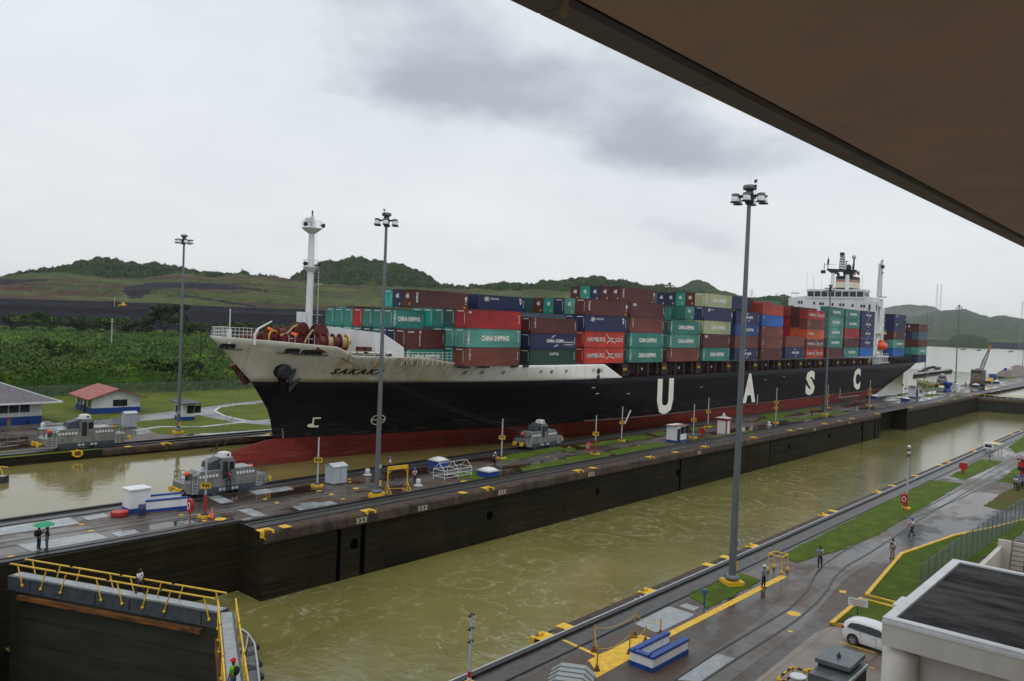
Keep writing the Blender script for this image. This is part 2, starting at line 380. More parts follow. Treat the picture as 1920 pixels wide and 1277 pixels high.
def water_mat(name, col, foam=0.0, bump=.05, scale=.5, rough=.08, foamcol=(.5, .47, .33), swirl=.05):
    m = bpy.data.materials.new(name); m.use_nodes = True; t = m.node_tree; b = t.nodes['Principled BSDF']
    g = N(t, 'ShaderNodeNewGeometry')
    big = N(t, 'ShaderNodeTexNoise', inp={'Scale': .06, 'Detail': 4, 'Roughness': .6}); t.links.new(g.outputs['Position'], big.inputs['Vector'])
    c = ramp(t, big.outputs[0], [(.35, tuple(x*.82 for x in col)), (.65, tuple(x*1.12 for x in col))])
    if foam:
        # distorted streaks: warp the position by noise, then thin ridges of a second noise
        w = N(t, 'ShaderNodeTexNoise', inp={'Scale': swirl, 'Detail': 4, 'Roughness': .55}); t.links.new(g.outputs['Position'], w.inputs['Vector'])
        vs_ = N(t, 'ShaderNodeVectorMath', operation='SCALE', inp={'Scale': 16.0}); t.links.new(w.outputs[1], vs_.inputs[0])
        va = N(t, 'ShaderNodeVectorMath', operation='ADD'); t.links.new(vs_.outputs[0], va.inputs[0]); t.links.new(g.outputs['Position'], va.inputs[1])
        n = N(t, 'ShaderNodeTexNoise', inp={'Scale': .16, 'Detail': 6, 'Roughness': .62}); t.links.new(va.outputs[0], n.inputs['Vector'])
        r = math_(t, 'ABSOLUTE', math_(t, 'SUBTRACT', n.outputs[0], .5))
        rr = ramp(t, r, [(0, (1, 1, 1)), (.008, (.4, .4, .4)), (.022, (0, 0, 0))])
        n2 = N(t, 'ShaderNodeTexNoise', inp={'Scale': 1.2, 'Detail': 7, 'Roughness': .75}); t.links.new(va.outputs[0], n2.inputs['Vector'])
        br = ramp(t, n2.outputs[0], [(.42, (0, 0, 0)), (.62, (1, 1, 1))])
        pt = N(t, 'ShaderNodeTexNoise', inp={'Scale': .035, 'Detail': 3}); t.links.new(g.outputs['Position'], pt.inputs['Vector'])
        pr = ramp(t, pt.outputs[0], [(.4, (.15, .15, .15)), (.56, (1, 1, 1))])
        fm = mixc(t, 1.0, mixc(t, 1.0, rr, br, 'MULTIPLY'), pr, 'MULTIPLY')
        s_ = N(t, 'ShaderNodeSeparateXYZ'); wv = N(t, 'ShaderNodeVectorMath', operation='SCALE', inp={'Scale': 7.0}); t.links.new(n2.outputs[1] if 0 else w.outputs[1], wv.inputs[0]); wa = N(t, 'ShaderNodeVectorMath', operation='ADD'); t.links.new(wv.outputs[0], wa.inputs[0]); t.links.new(g.outputs['Position'], wa.inputs[1]); t.links.new(wa.outputs[0], s_.inputs[0])
        ed = None
        for px, py, rad in ((1010, 1050, 7.5), (1215, 990, 8), (1333, 938, 8.5), (1120, 1010, 5), (1500, 925, 9), (1590, 880, 10), (900, 1090, 6), (1440, 900, 8), (1230, 960, 5)):
            c0 = G(px, py, -6.6); dx = math_(t, 'SUBTRACT', s_.outputs[0], c0.x+3.5); dy = math_(t, 'SUBTRACT', s_.outputs[1], c0.y+3.5)
            d_ = math_(t, 'SQRT', math_(t, 'ADD', math_(t, 'MULTIPLY', dx, dx), math_(t, 'MULTIPLY', dy, dy)))
            an = math_(t, 'ARCTAN2', dy, dx)
            rg = math_(t, 'POWER', math_(t, 'ABSOLUTE', math_(t, 'SINE', math_(t, 'ADD', math_(t, 'MULTIPLY', d_, 2.0/rad*3.14), math_(t, 'MULTIPLY', an, .5)))), 12.0)
            rg = math_(t, 'MULTIPLY', rg, math_(t, 'SUBTRACT', 1.0, math_(t, 'DIVIDE', d_, rad*1.1), clamp=True))
            ed = rg if ed is None else math_(t, 'MAXIMUM', ed, rg)
        fm = math_(t, 'ADD', fm, math_(t, 'MULTIPLY', math_(t, 'MULTIPLY', ed, .9), br), clamp=True)
        fm = mixc(t, 1.0, fm, (foam, foam, foam), 'MULTIPLY')
        c = mixc(t, fm, c, foamcol)
    t.links.new(c, b.inputs['Base Color']); b.inputs['Roughness'].default_value = rough; b.inputs['IOR'].default_value = 1.42
    h = N(t, 'ShaderNodeTexNoise', inp={'Scale': scale, 'Detail': 5, 'Roughness': .6}); mp = N(t, 'ShaderNodeMapping'); mp.inputs['Scale'].default_value = (1, .6, 1); t.links.new(g.outputs['Position'], mp.inputs[0]); t.links.new(mp.outputs[0], h.inputs['Vector'])
    bn = N(t, 'ShaderNodeBump', inp={'Strength': 1.0, 'Distance': bump}); t.links.new(h.outputs[0], bn.inputs['Height']); t.links.new(bn.outputs[0], b.inputs['Normal'])
    return m
w_near = water_mat('chamber_water', (.18, .16, .05), foam=.68, bump=.05, scale=.9, rough=.1)
w_far = water_mat('upper_water', (.19, .16, .055), bump=.035, scale=.8, rough=.05)
w_lake = water_mat('lake_water', (.3, .29, .2), bump=.1, scale=.35, rough=.16)

# ------------------------------------------------------------------ levels and walls of the lock
YN, YC0, YC1, YF = 31.75, 65.3, 84.6, 118.1     # near wall edge, centre wall edges, far wall edge
ZN, ZW, ZL = -6.6, -1.2, -15.0                  # chamber, upper and lower water levels
XG, XG2 = 22.5, 372.0                           # near gate, far gate

def slab(name, rects, z, m):
    b = MB()
    for (x0, x1, y0, y1) in rects: b.add([(x0, y0, z), (x1, y0, z), (x1, y1, z), (x0, y1, z)], [(0, 1, 2, 3)], m)
    return struct(name, b)
slab('ground', [(-12000, 14000, -12000, 14000)], -22.0, field_m)
slab('lake', [(640, 14000, YC1, 12000), (640, 14000, -9000, YC1), (XG2-2, 640, YN-3, YC0+6)], ZW, w_lake)
slab('upper_lane_water', [(2, 640, YC1-2, 200)], ZW-.004, w_far)
_g0, _g1, _g2, _g3 = G(20, 1079, ZN*0-.35), G(408, 1148, -.35), G(412, 1150, -.35), G(423.5, 1277, -.35); _g4 = _g2+(_g3-_g2)*1.5
b = MB(); b.add([(p[0], p[1], ZN) for p in ((_g0.x+.3, 73), (_g0.x+.3, _g0.y), (_g1.x+.3, _g1.y), (_g2.x+.3, _g2.y), (_g4.x+.3, _g4.y), (_g4.x+.3, 28), (376, 28), (376, 72))], [(0, 1, 2, 3, 4, 5, 6, 7)], w_near); struct('chamber_water', b)
slab('lower_pool_water', [(-200, 31, YN-3, YC0+7)], ZL, w_near)

# centre wall with gate recesses
cw = [(-150, YC0), (18, YC0), (18, 69.4), (40.6, 69.4), (40.6, YC0), (227, YC0), (227, 69.4), (253, 69.4), (253, YC0), (352, YC0), (352, 69.4), (374, 69.4), (374, YC0), (690, YC0), (720, 70), (720, 80), (690, YC1), (640, YC1), (-150, YC1)]
struct('centre_wall', MB().prism(cw, -21, 0, deck_c, wall_m))
nw = [(-300, -400), (900, -400), (900, YN), (374, YN), (374, YN-4), (352, YN-4), (352, YN), (253, YN), (253, YN-3.6), (227, YN-3.6), (227, YN), (41.5, YN), (40, YN-.7), (36.5, YN-.7), (35, YN-2.2), (20, YN-2.2), (20, YN), (-300, YN)]
struct('near_wall', MB().prism(nw, -21, 0, pave_c, wall_m))
_a = az_of(1655)
fl = [(-900, YF), (395, YF), (405, 128), (3400*math.cos(_a), 3400*math.sin(_a)), (-3000, 3400), (-3000, YF)]
struct('far_bank', MB().prism(fl, -21, 0, lawn_m, wall_m))
# coping lips, expansion joints, ladder recess marks
def lip(name, segs, y, side, z0=-1.25):
    b = MB()
    for x0, x1 in segs:
        n = max(1, int((x1-x0)/9.2)); dx = (x1-x0)/n
        for i in range(n):
            a, c = x0+i*dx+.03, x0+(i+1)*dx-.03
            s = side
            pr = [(0, z0), (.34, z0+.12), (.38, z0+.35), (.36, -.22), (.2, -.03), (0, .012), (-1.1, .012), (-1.1, -.3), (0, -.3)]
            b.extr([(y+s*p, q) for p, q in pr], a, c, lip_c, 'x')
    return struct(name, b, fix=True)
lip('centre_wall_coping', [(40.6, 227), (253, 352)], YC0, -1)
lip('centre_wall_rear_coping', [(-60, 640)], YC1, 1)
lip('near_wall_coping', [(41.5, 227), (253, 352), (374, 600)], YN, 1)
lip('far_wall_coping', [(47, 395)], YF, -1, -1.0)
b = MB()  # solid dark blocks, not cut openings; the recess shade is in their colour
for px, w in ((636, .5), (681, .6), (1277, .5), (1446, .25), (1620, 1.0), (1643, .8)): x = YP(px, 1000-(px-640)*.25, YC0).x; b.box(x-w/2, x+w/2, YC0-.03, YC0+.3, -9, -1.3, recess_dark)
for px, py in ((664, 1020), (918, 966), (1120, 921), (1271, 886), (1480, 837), (1555, 817), (1615, 803), (1757, 770)): p = YP(px, py, YC0); b.tube((p.x, YC0-.03, p.z), (p.x, YC0+.1, p.z), .55, recess_dark, n=12)
struct('wall_recess_shade', b)
# light strip of clean wall along the joints at the recess corner
b = MB(); b.box(226.2, 227.4, YC0-.1, YC0+.1, -9, 0, wall_m); b.box(252.8, 253.6, YC0-.1, YC0+.1, -9, 0, wall_m); struct('wall_corner', b)

# ------------------------------------------------------------------ towing tracks: rails and rack on dark beds
def track(name, y, x0, x1, off, bed=2.6, rackw=.42):
    b = MB(); b.box(x0, x1, y-bed/2, y+bed/2, -.05, .006, trackb)
    for d in (-.78, .78): b.box(x0, x1, y+d-.05, y+d+.05, 0, .07, track_m)
    b.box(x0, x1, y+off-rackw/2, y+off+rackw/2, 0, .17, track_m)
    b.box(x0, x1, y+off+rackw/2, y+off+rackw/2+.22, 0, .10, lgrey if name == 'near_towing_track' else trackb)
    return struct(name, b)
track('centre_front_towing_track', 67.4, 40.9, 700, 1.85, 3.6)
tb = MB(); tb.box(-150, 40.9, 69.5, 72, -.05, .006, trackb); tb.box(-150, 40.9, 69.55, 69.95, 0, .17, track_m); tb.box(-150, 40.9, 70.9, 71.0, 0, .07, track_m); struct('centre_recess_track', tb)
track('centre_rear_towing_track', 82.4, -150, 640, 1.35, 3.0, .45)
track('near_towing_track', 29.75, -60, 900, .95, 2.6, .4)
track('far_towing_track', 121.0, -300, 395, -1.5, 3.4, .5)
b = MB(); b.box(-150, 700, 73.9, 76.6, -.05, .005, road_c)
for y in (74.45, 75.97): b.box(-150, 700, y-.05, y+.05, 0, .03, track_m)
struct('return_track', b)

def flat(name, pts, z, m, sort='px', kind='structure', zz=0, thick=.0, **k):
    P = [G(px, py, zz) for px, py in pts] if sort == 'px' else pts
    if name == 'grass':      # worn, uneven turf edge
        Q = []; gr_ = np.random.default_rng(int(abs(P[0].x*10)))
        for a, c in zip(P, P[1:]+P[:1]):
            L_ = (c-a).length; n_ = max(1, min(60, int(L_/.6)))
            for i in range(n_): q = a.lerp(c, i/n_); Q.append(Vector((q.x+gr_.normal()*.09, q.y+gr_.normal()*.09, 0)))
        P = Q
    b = MB(); b.prism([(p[0], p[1]) for p in P], z-.03, z, m)
    o = b.build(name); return tag(o, kind=kind, **k)
def strip_poly(pts, w):
    "band of width w along pixel polyline"
    P = [G(*p) for p in pts]; L, Rr = [], []
    for i, p in enumerate(P):
        d = (P[min(i+1, len(P)-1)]-P[max(i-1, 0)]); d.z = 0; d.normalize(); n = Vector((-d.y, d.x, 0))
        L.append(p+n*w/2); Rr.append(p-n*w/2)
    return L, Rr
def band(name, pts, w, z0, z1, m, b=None):
    L, Rr = strip_poly(pts, w); own = b is None; b = b or MB()
    for i in range(len(L)-1): b.prism([L[i][:2], L[i+1][:2], Rr[i+1][:2], Rr[i][:2]], z0, z1, m)
    return struct(name, b) if own else b

# turf patches of the centre wall
turf = [[(865, 883), (955, 893), (900, 902), (850, 893)], [(974, 878), (1060, 860), (1060, 874), (990, 888)], [(1062, 857.5), (1129, 848), (1149, 857), (1062, 873)],
 [(1140, 846), (1225, 831), (1258, 835), (1156, 853)], [(1296, 827), (1351, 816), (1411, 806), (1418, 812), (1330, 822)], [(1060, 840), (1074, 839), (1083, 845), (1060, 849)],
 [(1079, 836), (1152, 824), (1173, 829), (1104, 839)], [(1159, 821), (1207, 815), (1228, 820), (1180, 828)], [(1218, 813), (1245, 808.5), (1246, 815), (1235, 818)],
 [(1292, 804), (1342, 796), (1354, 799), (1300, 809)], [(1420, 789), (1465, 781), (1480, 784), (1430, 792)], [(1425, 777), (1465, 771), (1490, 776), (1440, 785)], [(1483, 771), (1530, 764.5), (1542, 767), (1503, 774)],
 [(1471, 787), (1575, 770.5), (1592, 773), (1485, 791)], [(1663, 743), (1690, 739), (1700, 741), (1672, 745.5)], [(1732, 741), (1756, 738), (1765, 741), (1738, 745)], [(1738, 728), (1760, 726), (1772, 729), (1750, 732)],
 [(1765, 751), (1800, 741), (1808, 742), (1770, 751.5)], [(1868, 711), (1900, 705.5), (1919, 706), (1880, 712)], [(1005, 826), (1060, 833), (920, 862), (905, 855)]]
for t_ in turf[:-1]: flat('grass', t_, .035, strip_m, kind='stuff')
flat('grass', [(925, 858), (1050, 837), (1062, 842), (950, 866)], .035, strip_m, kind='stuff')
# turf of the near wall
for t_ in ([(1285, 1115), (1385, 1074), (1430, 1088), (1328, 1141)], [(1470, 1040), (1742, 900), (1805, 907), (1645, 1004), (1588, 1028), (1490, 1056)],
           [(1780, 893), (1838, 861), (1880, 866), (1810, 900)], [(1890, 838), (1925, 816), (1925, 844), (1905, 850)], [(1872, 902), (1925, 862), (1925, 912)]):
    flat('grass', t_, .035, strip_m, kind='stuff')
brown_turf = grass_mat('dry_turf', (.09, .08, .02), (.07, .1, .015), (.12, .08, .035), .15)
flat('grass', [(1845, 948), (1880, 924), (1925, 905), (1925, 945), (1885, 960)], .033, brown_turf, kind='stuff')
flat('grass', [(1628, 1114), (1692, 1038), (1790, 1006), (1868, 990), (1918, 974), (1930, 990), (1800, 1075), (1686, 1128)], .05, strip_m, kind='stuff')
flat('grass', [(1565, 1165), (1618, 1122), (1690, 1133), (1700, 1150), (1640, 1176)], .05, strip_m, kind='stuff')
# pavings of the near side
flat('road', [(1240, 1290), (1420, 1165), (1500, 1090), (1560, 1040), (1650, 985), (1930, 803), (1930, 870), (1720, 985), (1640, 1045), (1580, 1090), (1500, 1180), (1350, 1290)], .004, road_c)
flat('asphalt_road', [(1664, 1018), (1710, 985), (1850, 962), (1930, 930), (1930, 962), (1860, 988), (1765, 1020), (1700, 1024)], .009, asph_c)
flat('parking_lot', [(1400, 1290), (1530, 1185), (1570, 1172), (1660, 1180), (1700, 1240), (1650, 1330)], .007, park_c)
flat('pavement', [(1470, 1290), (1690, 1120), (1925, 930), (2100, 950), (2100, 1500), (1500, 1500)], .003, pave_c)
b = MB()
for pl in ([(1245, 1290), (1337, 1227), (1400, 1190), (1480, 1142), (1514, 1108), (1526, 1082), (1544, 1059), (1583, 1033), (1612, 1017), (1655, 994), (1694, 974), (1792, 922), (1857, 884), (1900, 860), (1960, 822)],
           [(1300, 1290), (1382, 1235), (1430, 1205), (1491, 1165), (1531, 1131), (1553, 1105), (1563, 1085), (1586, 1062), (1629, 1038), (1681, 1004), (1713, 981), (1808, 925), (1919, 860), (1960, 836)],
           [(1694, 974), (1730, 965), (1800, 935), (1860, 905), (1905, 888)]):
    band('r', pl, .16, .0, .03, track_m, b)
struct('return_track', b)
b = MB()
for pl, w in (([(1470, 1080), (1246, 1194)], .55), ([(1250, 1192), (1090, 1280)], .55)): band('m', pl, w, .008, .012, yellow, b)
b.prism([tuple(G(*p)[:2]) for p in ((1200, 1190), (1225, 1198), (1150, 1241), (1100, 1241))], .009, .0135, yellow)
b.prism([tuple(G(*p)[:2]) for p in ((1052, 1200), (1060, 1200), (1126, 1229), (1120, 1232))], .009, .0135, yellow)
b.prism([tuple(G(*p)[:2]) for p in ((1103, 1238), (1135, 1222), (1165, 1243), (1120, 1262))], .009, .014, yellow)
for x, y, r in ((1299, 1270, .6), (1488.5, 1151, .5)): p = G(x, y); b.lathe(p, [(r, .006), (r, .016)], yellow, 24)
for pts in ([(1574, 1107), (1587, 1108), (1586, 1113), (1574, 1111)], [(1477, 1182), (1486, 1183), (1486, 1186), (1478, 1185)]): b.prism([tuple(G(*p)[:2]) for p in pts], .009, .014, yellow)
for pl in ([(1575, 1204), (1640, 1224)], [(1541, 1228), (1580, 1238)], [(1612, 1246), (1640, 1254)]): band('m', pl, .16, .012, .016, yellow, b)
struct('painted_marking', b)
b = MB()
for pts in ([(1190, 1170), (1250, 1139), (1258, 1138), (1300, 1152), (1300, 1155), (1238, 1185), (1228, 1186)], [(1273, 1137), (1286, 1132), (1312, 1139), (1300, 1146)],
            [(1270, 1275), (1345, 1226), (1382, 1236), (1315, 1279)]):
    b.prism([tuple(G(*p)[:2]) for p in pts], .004, .022, plate_c)
struct('steel_plate', b)
# yellow kerbs
def kerb(pl, w=.3): band('yellow_kerb', pl, w, 0, .15, yellow)
kerb([(1684, 1133), (1625, 1117), (1690, 1040), (1790, 1005), (1860, 991), (1925, 974)]); kerb([(1676, 1140), (1615, 1124), (1559, 1171), (1600, 1176)])
# plates, markings of the centre wall
b = MB()
for pts in ([(30, 1021), (178, 998), (202, 1009), (60, 1035)], [(207, 1000), (252, 993), (262, 999), (222, 1007)], [(0, 990), (130, 970), (150, 982), (0, 1004)], [(153, 970), (195, 963), (204, 969), (165, 976)],
            [(388, 932), (410, 929), (439, 941), (415, 945)], [(446, 957), (468, 953), (502, 967), (478, 970)], [(466, 921), (540, 912), (551, 918), (482, 928)], [(546, 950), (620, 940), (637, 946), (562, 957)], [(560, 945), (590, 941), (596, 943), (566, 948)]):
    b.prism([tuple(G(*p)[:2]) for p in pts], .01, .03, plate_c)
struct('steel_plate', b)
b = MB()
for x, y, r in ((413, 973.5, .55), (667.5, 916, .38), (871, 903, .5)): b.lathe(G(x, y), [(r, .006), (r, .035)], yellow, 20)
for x, y in ((383, 977), (340, 966), (153, 984), (170, 996), (621, 927), (643, 936), (599, 921), (655, 899), (655, 904), (745, 871), (497, 936), (519, 943), (622, 928), (20, 1044), (1025, 857), (1043, 862), (1067, 838), (1197, 835), (1159, 853), (1467, 781), (1440, 797)):
    p = G(x, y); b.box(p.x-.22, p.x+.22, p.y-.15, p.y+.15, .006, .05, yellow)
struct('painted_marking', b)
# black painted tread marks with white frame lettering on the copings
for x, s in ((51.2, '920'), (59.7, '900'), (73, '880'), (92, '840'), (124, '760'), (178, '660'), (201, '640')):
    b = MB(); text_on(b, s.replace('', ' ').strip(), x, x+1.3, -.85, -.52, lambda u, v: (u, YC0-.385, v), cream, bold=.01)
    for q in (-.93, -.46): b.box(x-.1, x+1.4, YC0-.39, YC0-.37, q, q+.04, cream)
    struct('wall_number', b)
for x in (76, 77.5, 101): pass
for x, y in ((1200, 1119), (1347, 1056)):
    b = MB(); p = G(x, y); text_on(b, '3 4 0', p.x-.9, p.x+.9, -.15, .15, lambda u, v: (u, YN-.55+v, .02), cream); struct('wall_number', b)

# ------------------------------------------------------------------ far bank surfaces
flat('pavement', [(-200, 830), (-150, 801), (80, 798), (150, 800), (200, 806), (262, 800), (300, 815), (400, 812), (560, 801), (900, 780), (1100, 775), (1100, 790), (560, 815), (480, 818), (250, 832), (0, 846)], .006, deck_c)
flat('road', [(560, 744), (500, 750), (430, 757), (370, 766), (260, 779), (190, 787), (100, 797), (-200, 800), (-200, 803), (100, 802), (180, 801), (262, 790), (340, 783), (372, 778), (400, 784), (440, 792), (500, 797), (560, 793), (475, 789), (420, 780), (402, 771), (410, 764), (450, 758), (500, 755), (560, 750)], .012, lroad_c)
band('kerb_strip', [(480, 757), (450, 758.5), (412, 764), (403, 771), (420, 780), (462, 790)], .35, 0, .1, white)
band('path', [(250, 808), (300, 800), (380, 800), (460, 791), (560, 784)], 1.3, .0, .02, plate_c)
band('path', [(80, 774), (139, 768)], .5, .0, .02, road_c); band('path', [(80, 783), (175, 777)], .5, .0, .02, road_c)
band('path', [(82, 790), (100, 797)], 1.4, .0, .024, road_c)
b = MB(); b.box(10, 56, 145.6, 148.4, 0, .12, road_c); struct('pavement', b)

# ------------------------------------------------------------------ terrain helpers
def hsh(i, j, k=0):
    h = np.sin(i*127.1+j*311.7+k*74.7)*43758.5453; return h-np.floor(h)
def vnoise(x, y, s, k=0):
    x = x/s; y = y/s; xi = np.floor(x); yi = np.floor(y); fx = x-xi; fy = y-yi; fx = fx*fx*(3-2*fx); fy = fy*fy*(3-2*fy)
    return (hsh(xi, yi, k)*(1-fx)+hsh(xi+1, yi, k)*fx)*(1-fy)+(hsh(xi, yi+1, k)*(1-fx)+hsh(xi+1, yi+1, k)*fx)*fy
def fbm(x, y, s, k=0, o=4): return sum(vnoise(x, y, s/2**i, k+i)*.5**i for i in range(o))/sum(.5**i for i in range(o))
def domes(x, y, s, k=0):
    "tree-crown like bumps: 1 at crown centre, 0 at the edge"
    xi = np.floor(x/s); yi = np.floor(y/s); best = np.zeros_like(x)
    for di in (-1, 0, 1):
        for dj in (-1, 0, 1):
            ci, cj = xi+di, yi+dj
            cx = (ci+.15+.7*hsh(ci, cj, k))*s; cy = (cj+.15+.7*hsh(ci, cj, k+1))*s; hh = .45+.55*hsh(ci, cj, k+2)
            d2 = ((x-cx)**2+(y-cy)**2)/(s*.72)**2
            best = np.maximum(best, hh*np.sqrt(np.clip(1-d2, 0, 1)))
    return best
def leafy(name, cols, bsc):
    m = bpy.data.materials.new(name); m.use_nodes = True; t = m.node_tree; b = t.nodes['Principled BSDF']
    g = N(t, 'ShaderNodeNewGeometry')
    n1 = N(t, 'ShaderNodeTexNoise', inp={'Scale': bsc[0], 'Detail': 4, 'Roughness': .6}); t.links.new(g.outputs['Position'], n1.inputs['Vector'])
    n2 = N(t, 'ShaderNodeTexNoise', inp={'Scale': bsc[1], 'Detail': 6, 'Roughness': .75}); t.links.new(g.outputs['Position'], n2.inputs['Vector'])
    c = ramp(t, n1.outputs[0], [(.3, cols[0]), (.5, cols[1]), (.7, cols[2])])
    c = mixc(t, 1.0, c, ramp(t, n2.outputs[0], [(.3, (.55, .55, .55)), (.7, (1.5, 1.5, 1.4))]), 'MULTIPLY')
    t.links.new(c, b.inputs['Base Color']); b.inputs['Roughness'].default_value = .8; b.inputs['Specular IOR Level'].default_value = .1
    bn = N(t, 'ShaderNodeBump', inp={'Strength': 1.0, 'Distance': bsc[2]}); t.links.new(n2.outputs[0], bn.inputs['Height']); t.links.new(bn.outputs[0], b.inputs['Normal'])
    return m
forest_m = leafy('hill_forest', [(.012, .03, .008), (.022, .045, .012), (.035, .06, .015)], (.012, .1, 2.5))
hillgrass = leafy('hill_grass', [(.03, .045, .014), (.055, .07, .02), (.085, .09, .03)], (.01, .08, 1.2))
hillearth = leafy('hill_earth', [(.045, .022, .017), (.065, .035, .024), (.05, .048, .02)], (.01, .08, .8))
gravel = mat('dark_spoil', (.011, .0105, .016), .95, spec=.1, col2=(.026, .025, .033), vscale=.06, stretch=(.15, .15, 5), bump=.6, bscale=.25, detail=8)
shrub_m = leafy('shrub_leaves', [(.01, .03, .005), (.036, .078, .01), (.08, .13, .02)], (.09, .8, .35))
tallgrass = leafy('tall_grass', [(.07, .13, .016), (.1, .165, .024), (.125, .17, .04)], (.03, .5, .2))

PXH = lambda px: 607.4+(np.asarray(px)-964.5)*.0396
def polar(name, px0, px1, step, rows, zf, matf, mats, kind='structure', smooth=True):
    pxs = np.arange(px0, px1, step); azs = np.array([az_of(p) for p in pxs])
    A, Rr = np.meshgrid(azs, rows); PX = np.meshgrid(pxs, rows)[0]
    X = Rr*np.cos(A); Y = Rr*np.sin(A); Z = zf(PX, Rr, X, Y)
    nr, nc = Z.shape; V = np.stack([X, Y, Z], -1).reshape(-1, 3)
    i = np.arange(nr-1)[:, None]*nc+np.arange(nc-1)[None, :]
    F = np.stack([i, i+nc, i+nc+1, i+1], -1).reshape(-1, 4)[:, ::-1]
    cx = lambda a: (a[:-1, :-1]+a[1:, 1:])*.5
    mi = matf(cx(PX), cx(Rr), cx(X), cx(Y), cx(Z)).reshape(-1) if matf else None
    return tag(np_mesh(name, V, F, mats, mi, smooth), kind=kind)
def zpx(px, py, r):
    "height of a point that the photo shows at row py, standing r metres away"
    return CAM_H+r*(PXH(px)-py)/FPX*1.0
I = lambda px, prof: np.interp(px, [p[0] for p in prof], [p[1] for p in prof])
ridge = [(-600, 540), (-100, 530), (0, 524), (30, 519), (80, 506), (150, 493), (190, 491), (250, 496), (300, 498), (345, 505), (400, 510), (430, 514), (470, 520), (530, 525), (545, 520), (560, 508), (600, 490), (655, 481), (700, 484), (740, 489), (790, 507), (825, 529), (860, 534), (900, 531), (935, 526), (1000, 525), (1080, 518), (1110, 514), (1150, 518), (1200, 530), (1240, 531), (1280, 540), (1350, 552), (1400, 556), (1470, 556), (1520, 570), (1600, 600), (1700, 625)]
midg = [(-600, 540), (0, 531), (60, 524), (130, 523), (200, 530), (260, 533), (330, 521), (400, 525), (450, 519), (520, 525), (560, 531), (600, 537), (650, 541), (700, 541), (800, 545), (1000, 545), (1400, 580), (1600, 610), (1700, 630)]
terr = [(-600, 548), (0, 561), (200, 567), (300, 570), (400, 575), (600, 582), (900, 592), (1200, 605), (1600, 622)]
def hz1(PX, r, X, Y):
    z0 = zpx(PX, I(PX, terr), 800); z1 = zpx(PX, I(PX, midg), 1250); z2 = zpx(PX, I(PX, ridge), 1900)
    z = np.where(r < 1250, z0+(z1-z0)*np.clip((r-800)/450, 0, 1)**.9, 0)
    t = np.clip((r-1250)/650, 0, 1); dip = np.sin(t*np.pi)*4
    zb = z1+(z2-z1)*(t*t*(3-2*t)*.45+t*.55)-dip
    z = np.where(r >= 1250, zb, z); t3 = np.clip((r-1900)/600, 0, 1); z = np.where(r > 1900, z2-(z2+20)*t3*t3*.8, z)
    z = z+(fbm(X, Y, 90, 3)-.5)*8*np.clip((r-800)/200, 0, 1)*np.clip((1850-r)/300, .2, 1)
    fr = np.clip((r-1290+(fbm(X, Y, 120, 8)-.5)*360)/60, 0, 1)
    z = z+fr*(domes(X, Y, 17, 1)*13+domes(X, Y, 34, 5)*12*(fbm(X, Y, 50, 17) > .5)-15*np.clip((r-1290)/500, 0, 1)-8)
    z = z+(1-fr)*(domes(X, Y, 9, 12)*3*(fbm(X, Y, 60, 14) > .5))*np.clip((r-800)/50, 0, 1)
    return z
def hm1(PX, r, X, Y, Z):
    m = np.zeros(PX.shape, int); fr = (r-1290+(fbm(X, Y, 120, 8)-.5)*360) > 30
    g = fbm(X*.5+Y*.1, Z*14, 60, 21); m[:] = 1
    PY = PXH(PX)-(Z-CAM_H)/r*FPX
    m[(g > .62) & ~fr] = 2
    lay = I(PX, [(0, 1), (200, 1), (260, 0)])*(r < 1150)*(fbm(X, PY*9, 50, 31)-.18) > .26
    m[lay & ~fr] = 2
    m[fr] = 0
    top = I(PX, [(225, 560), (232, 541), (290, 534), (400, 534), (470, 543), (520, 552)]); bot = I(PX, [(225, 548), (243, 562), (262, 562), (285, 547), (330, 543), (400, 546), (470, 546), (520, 552)])
    m[(PY > top) & (PY < bot) & (PX > 228) & (PX < 500)] = 3
    m[(PX < 110) & (PY > 531) & (PY < 531+9*(1-PX/110))] = 3
    dk = (PX > 330) & (PY > 553+(PX-330)*.14) & (PY < 556.5+(PX-330)*.14) & (PX < 480); m[dk] = 3
    return m
rows = np.concatenate([np.linspace(790, 1250, 70), np.linspace(1256, 1700, 90), np.linspace(1706, 1960, 56), np.linspace(2000, 2600, 10)])
polar('hill', -500, 1700, 1.6, rows, hz1, hm1, [forest_m, hillgrass, hillearth, gravel])
# peaked blue hill beyond and low distant ridges
pk = [(1180, 600), (1240, 548), (1262, 542), (1280, 537), (1292, 530), (1300, 527.5), (1318, 527.5), (1328, 535), (1345, 545), (1360, 549), (1400, 560), (1440, 561), (1470, 556), (1500, 566), (1540, 600), (1600, 640)]
def hz2(PX, r, X, Y):
    t = np.clip((r-2700)/600, 0, 1); z2 = zpx(PX, I(PX, pk), 3300); z = z2*t**.8; z = np.where(r > 3300, z2*(1-np.clip((r-3300)/500, 0, 1)), z)
    return z+domes(X, Y, 24, 1)*9-6
polar('far_hill', 1180, 1600, 2.0, np.concatenate([np.linspace(2700, 3400, 50), np.linspace(3450, 3800, 6)]), hz2, None, [forest_m])
r1 = [(1550, 640), (1640, 612), (1700, 598), (1730, 593), (1745, 590), (1765, 588), (1790, 586), (1810, 586), (1835, 595), (1855, 599), (1880, 597), (1905, 602), (1930, 605), (2000, 612), (2200, 600), (2500, 620)]
r2 = [(1550, 650), (1620, 590), (1660, 578), (1685, 575), (1700, 574), (1720, 576), (1745, 577), (1762, 585), (1780, 600), (1850, 620), (2500, 640)]
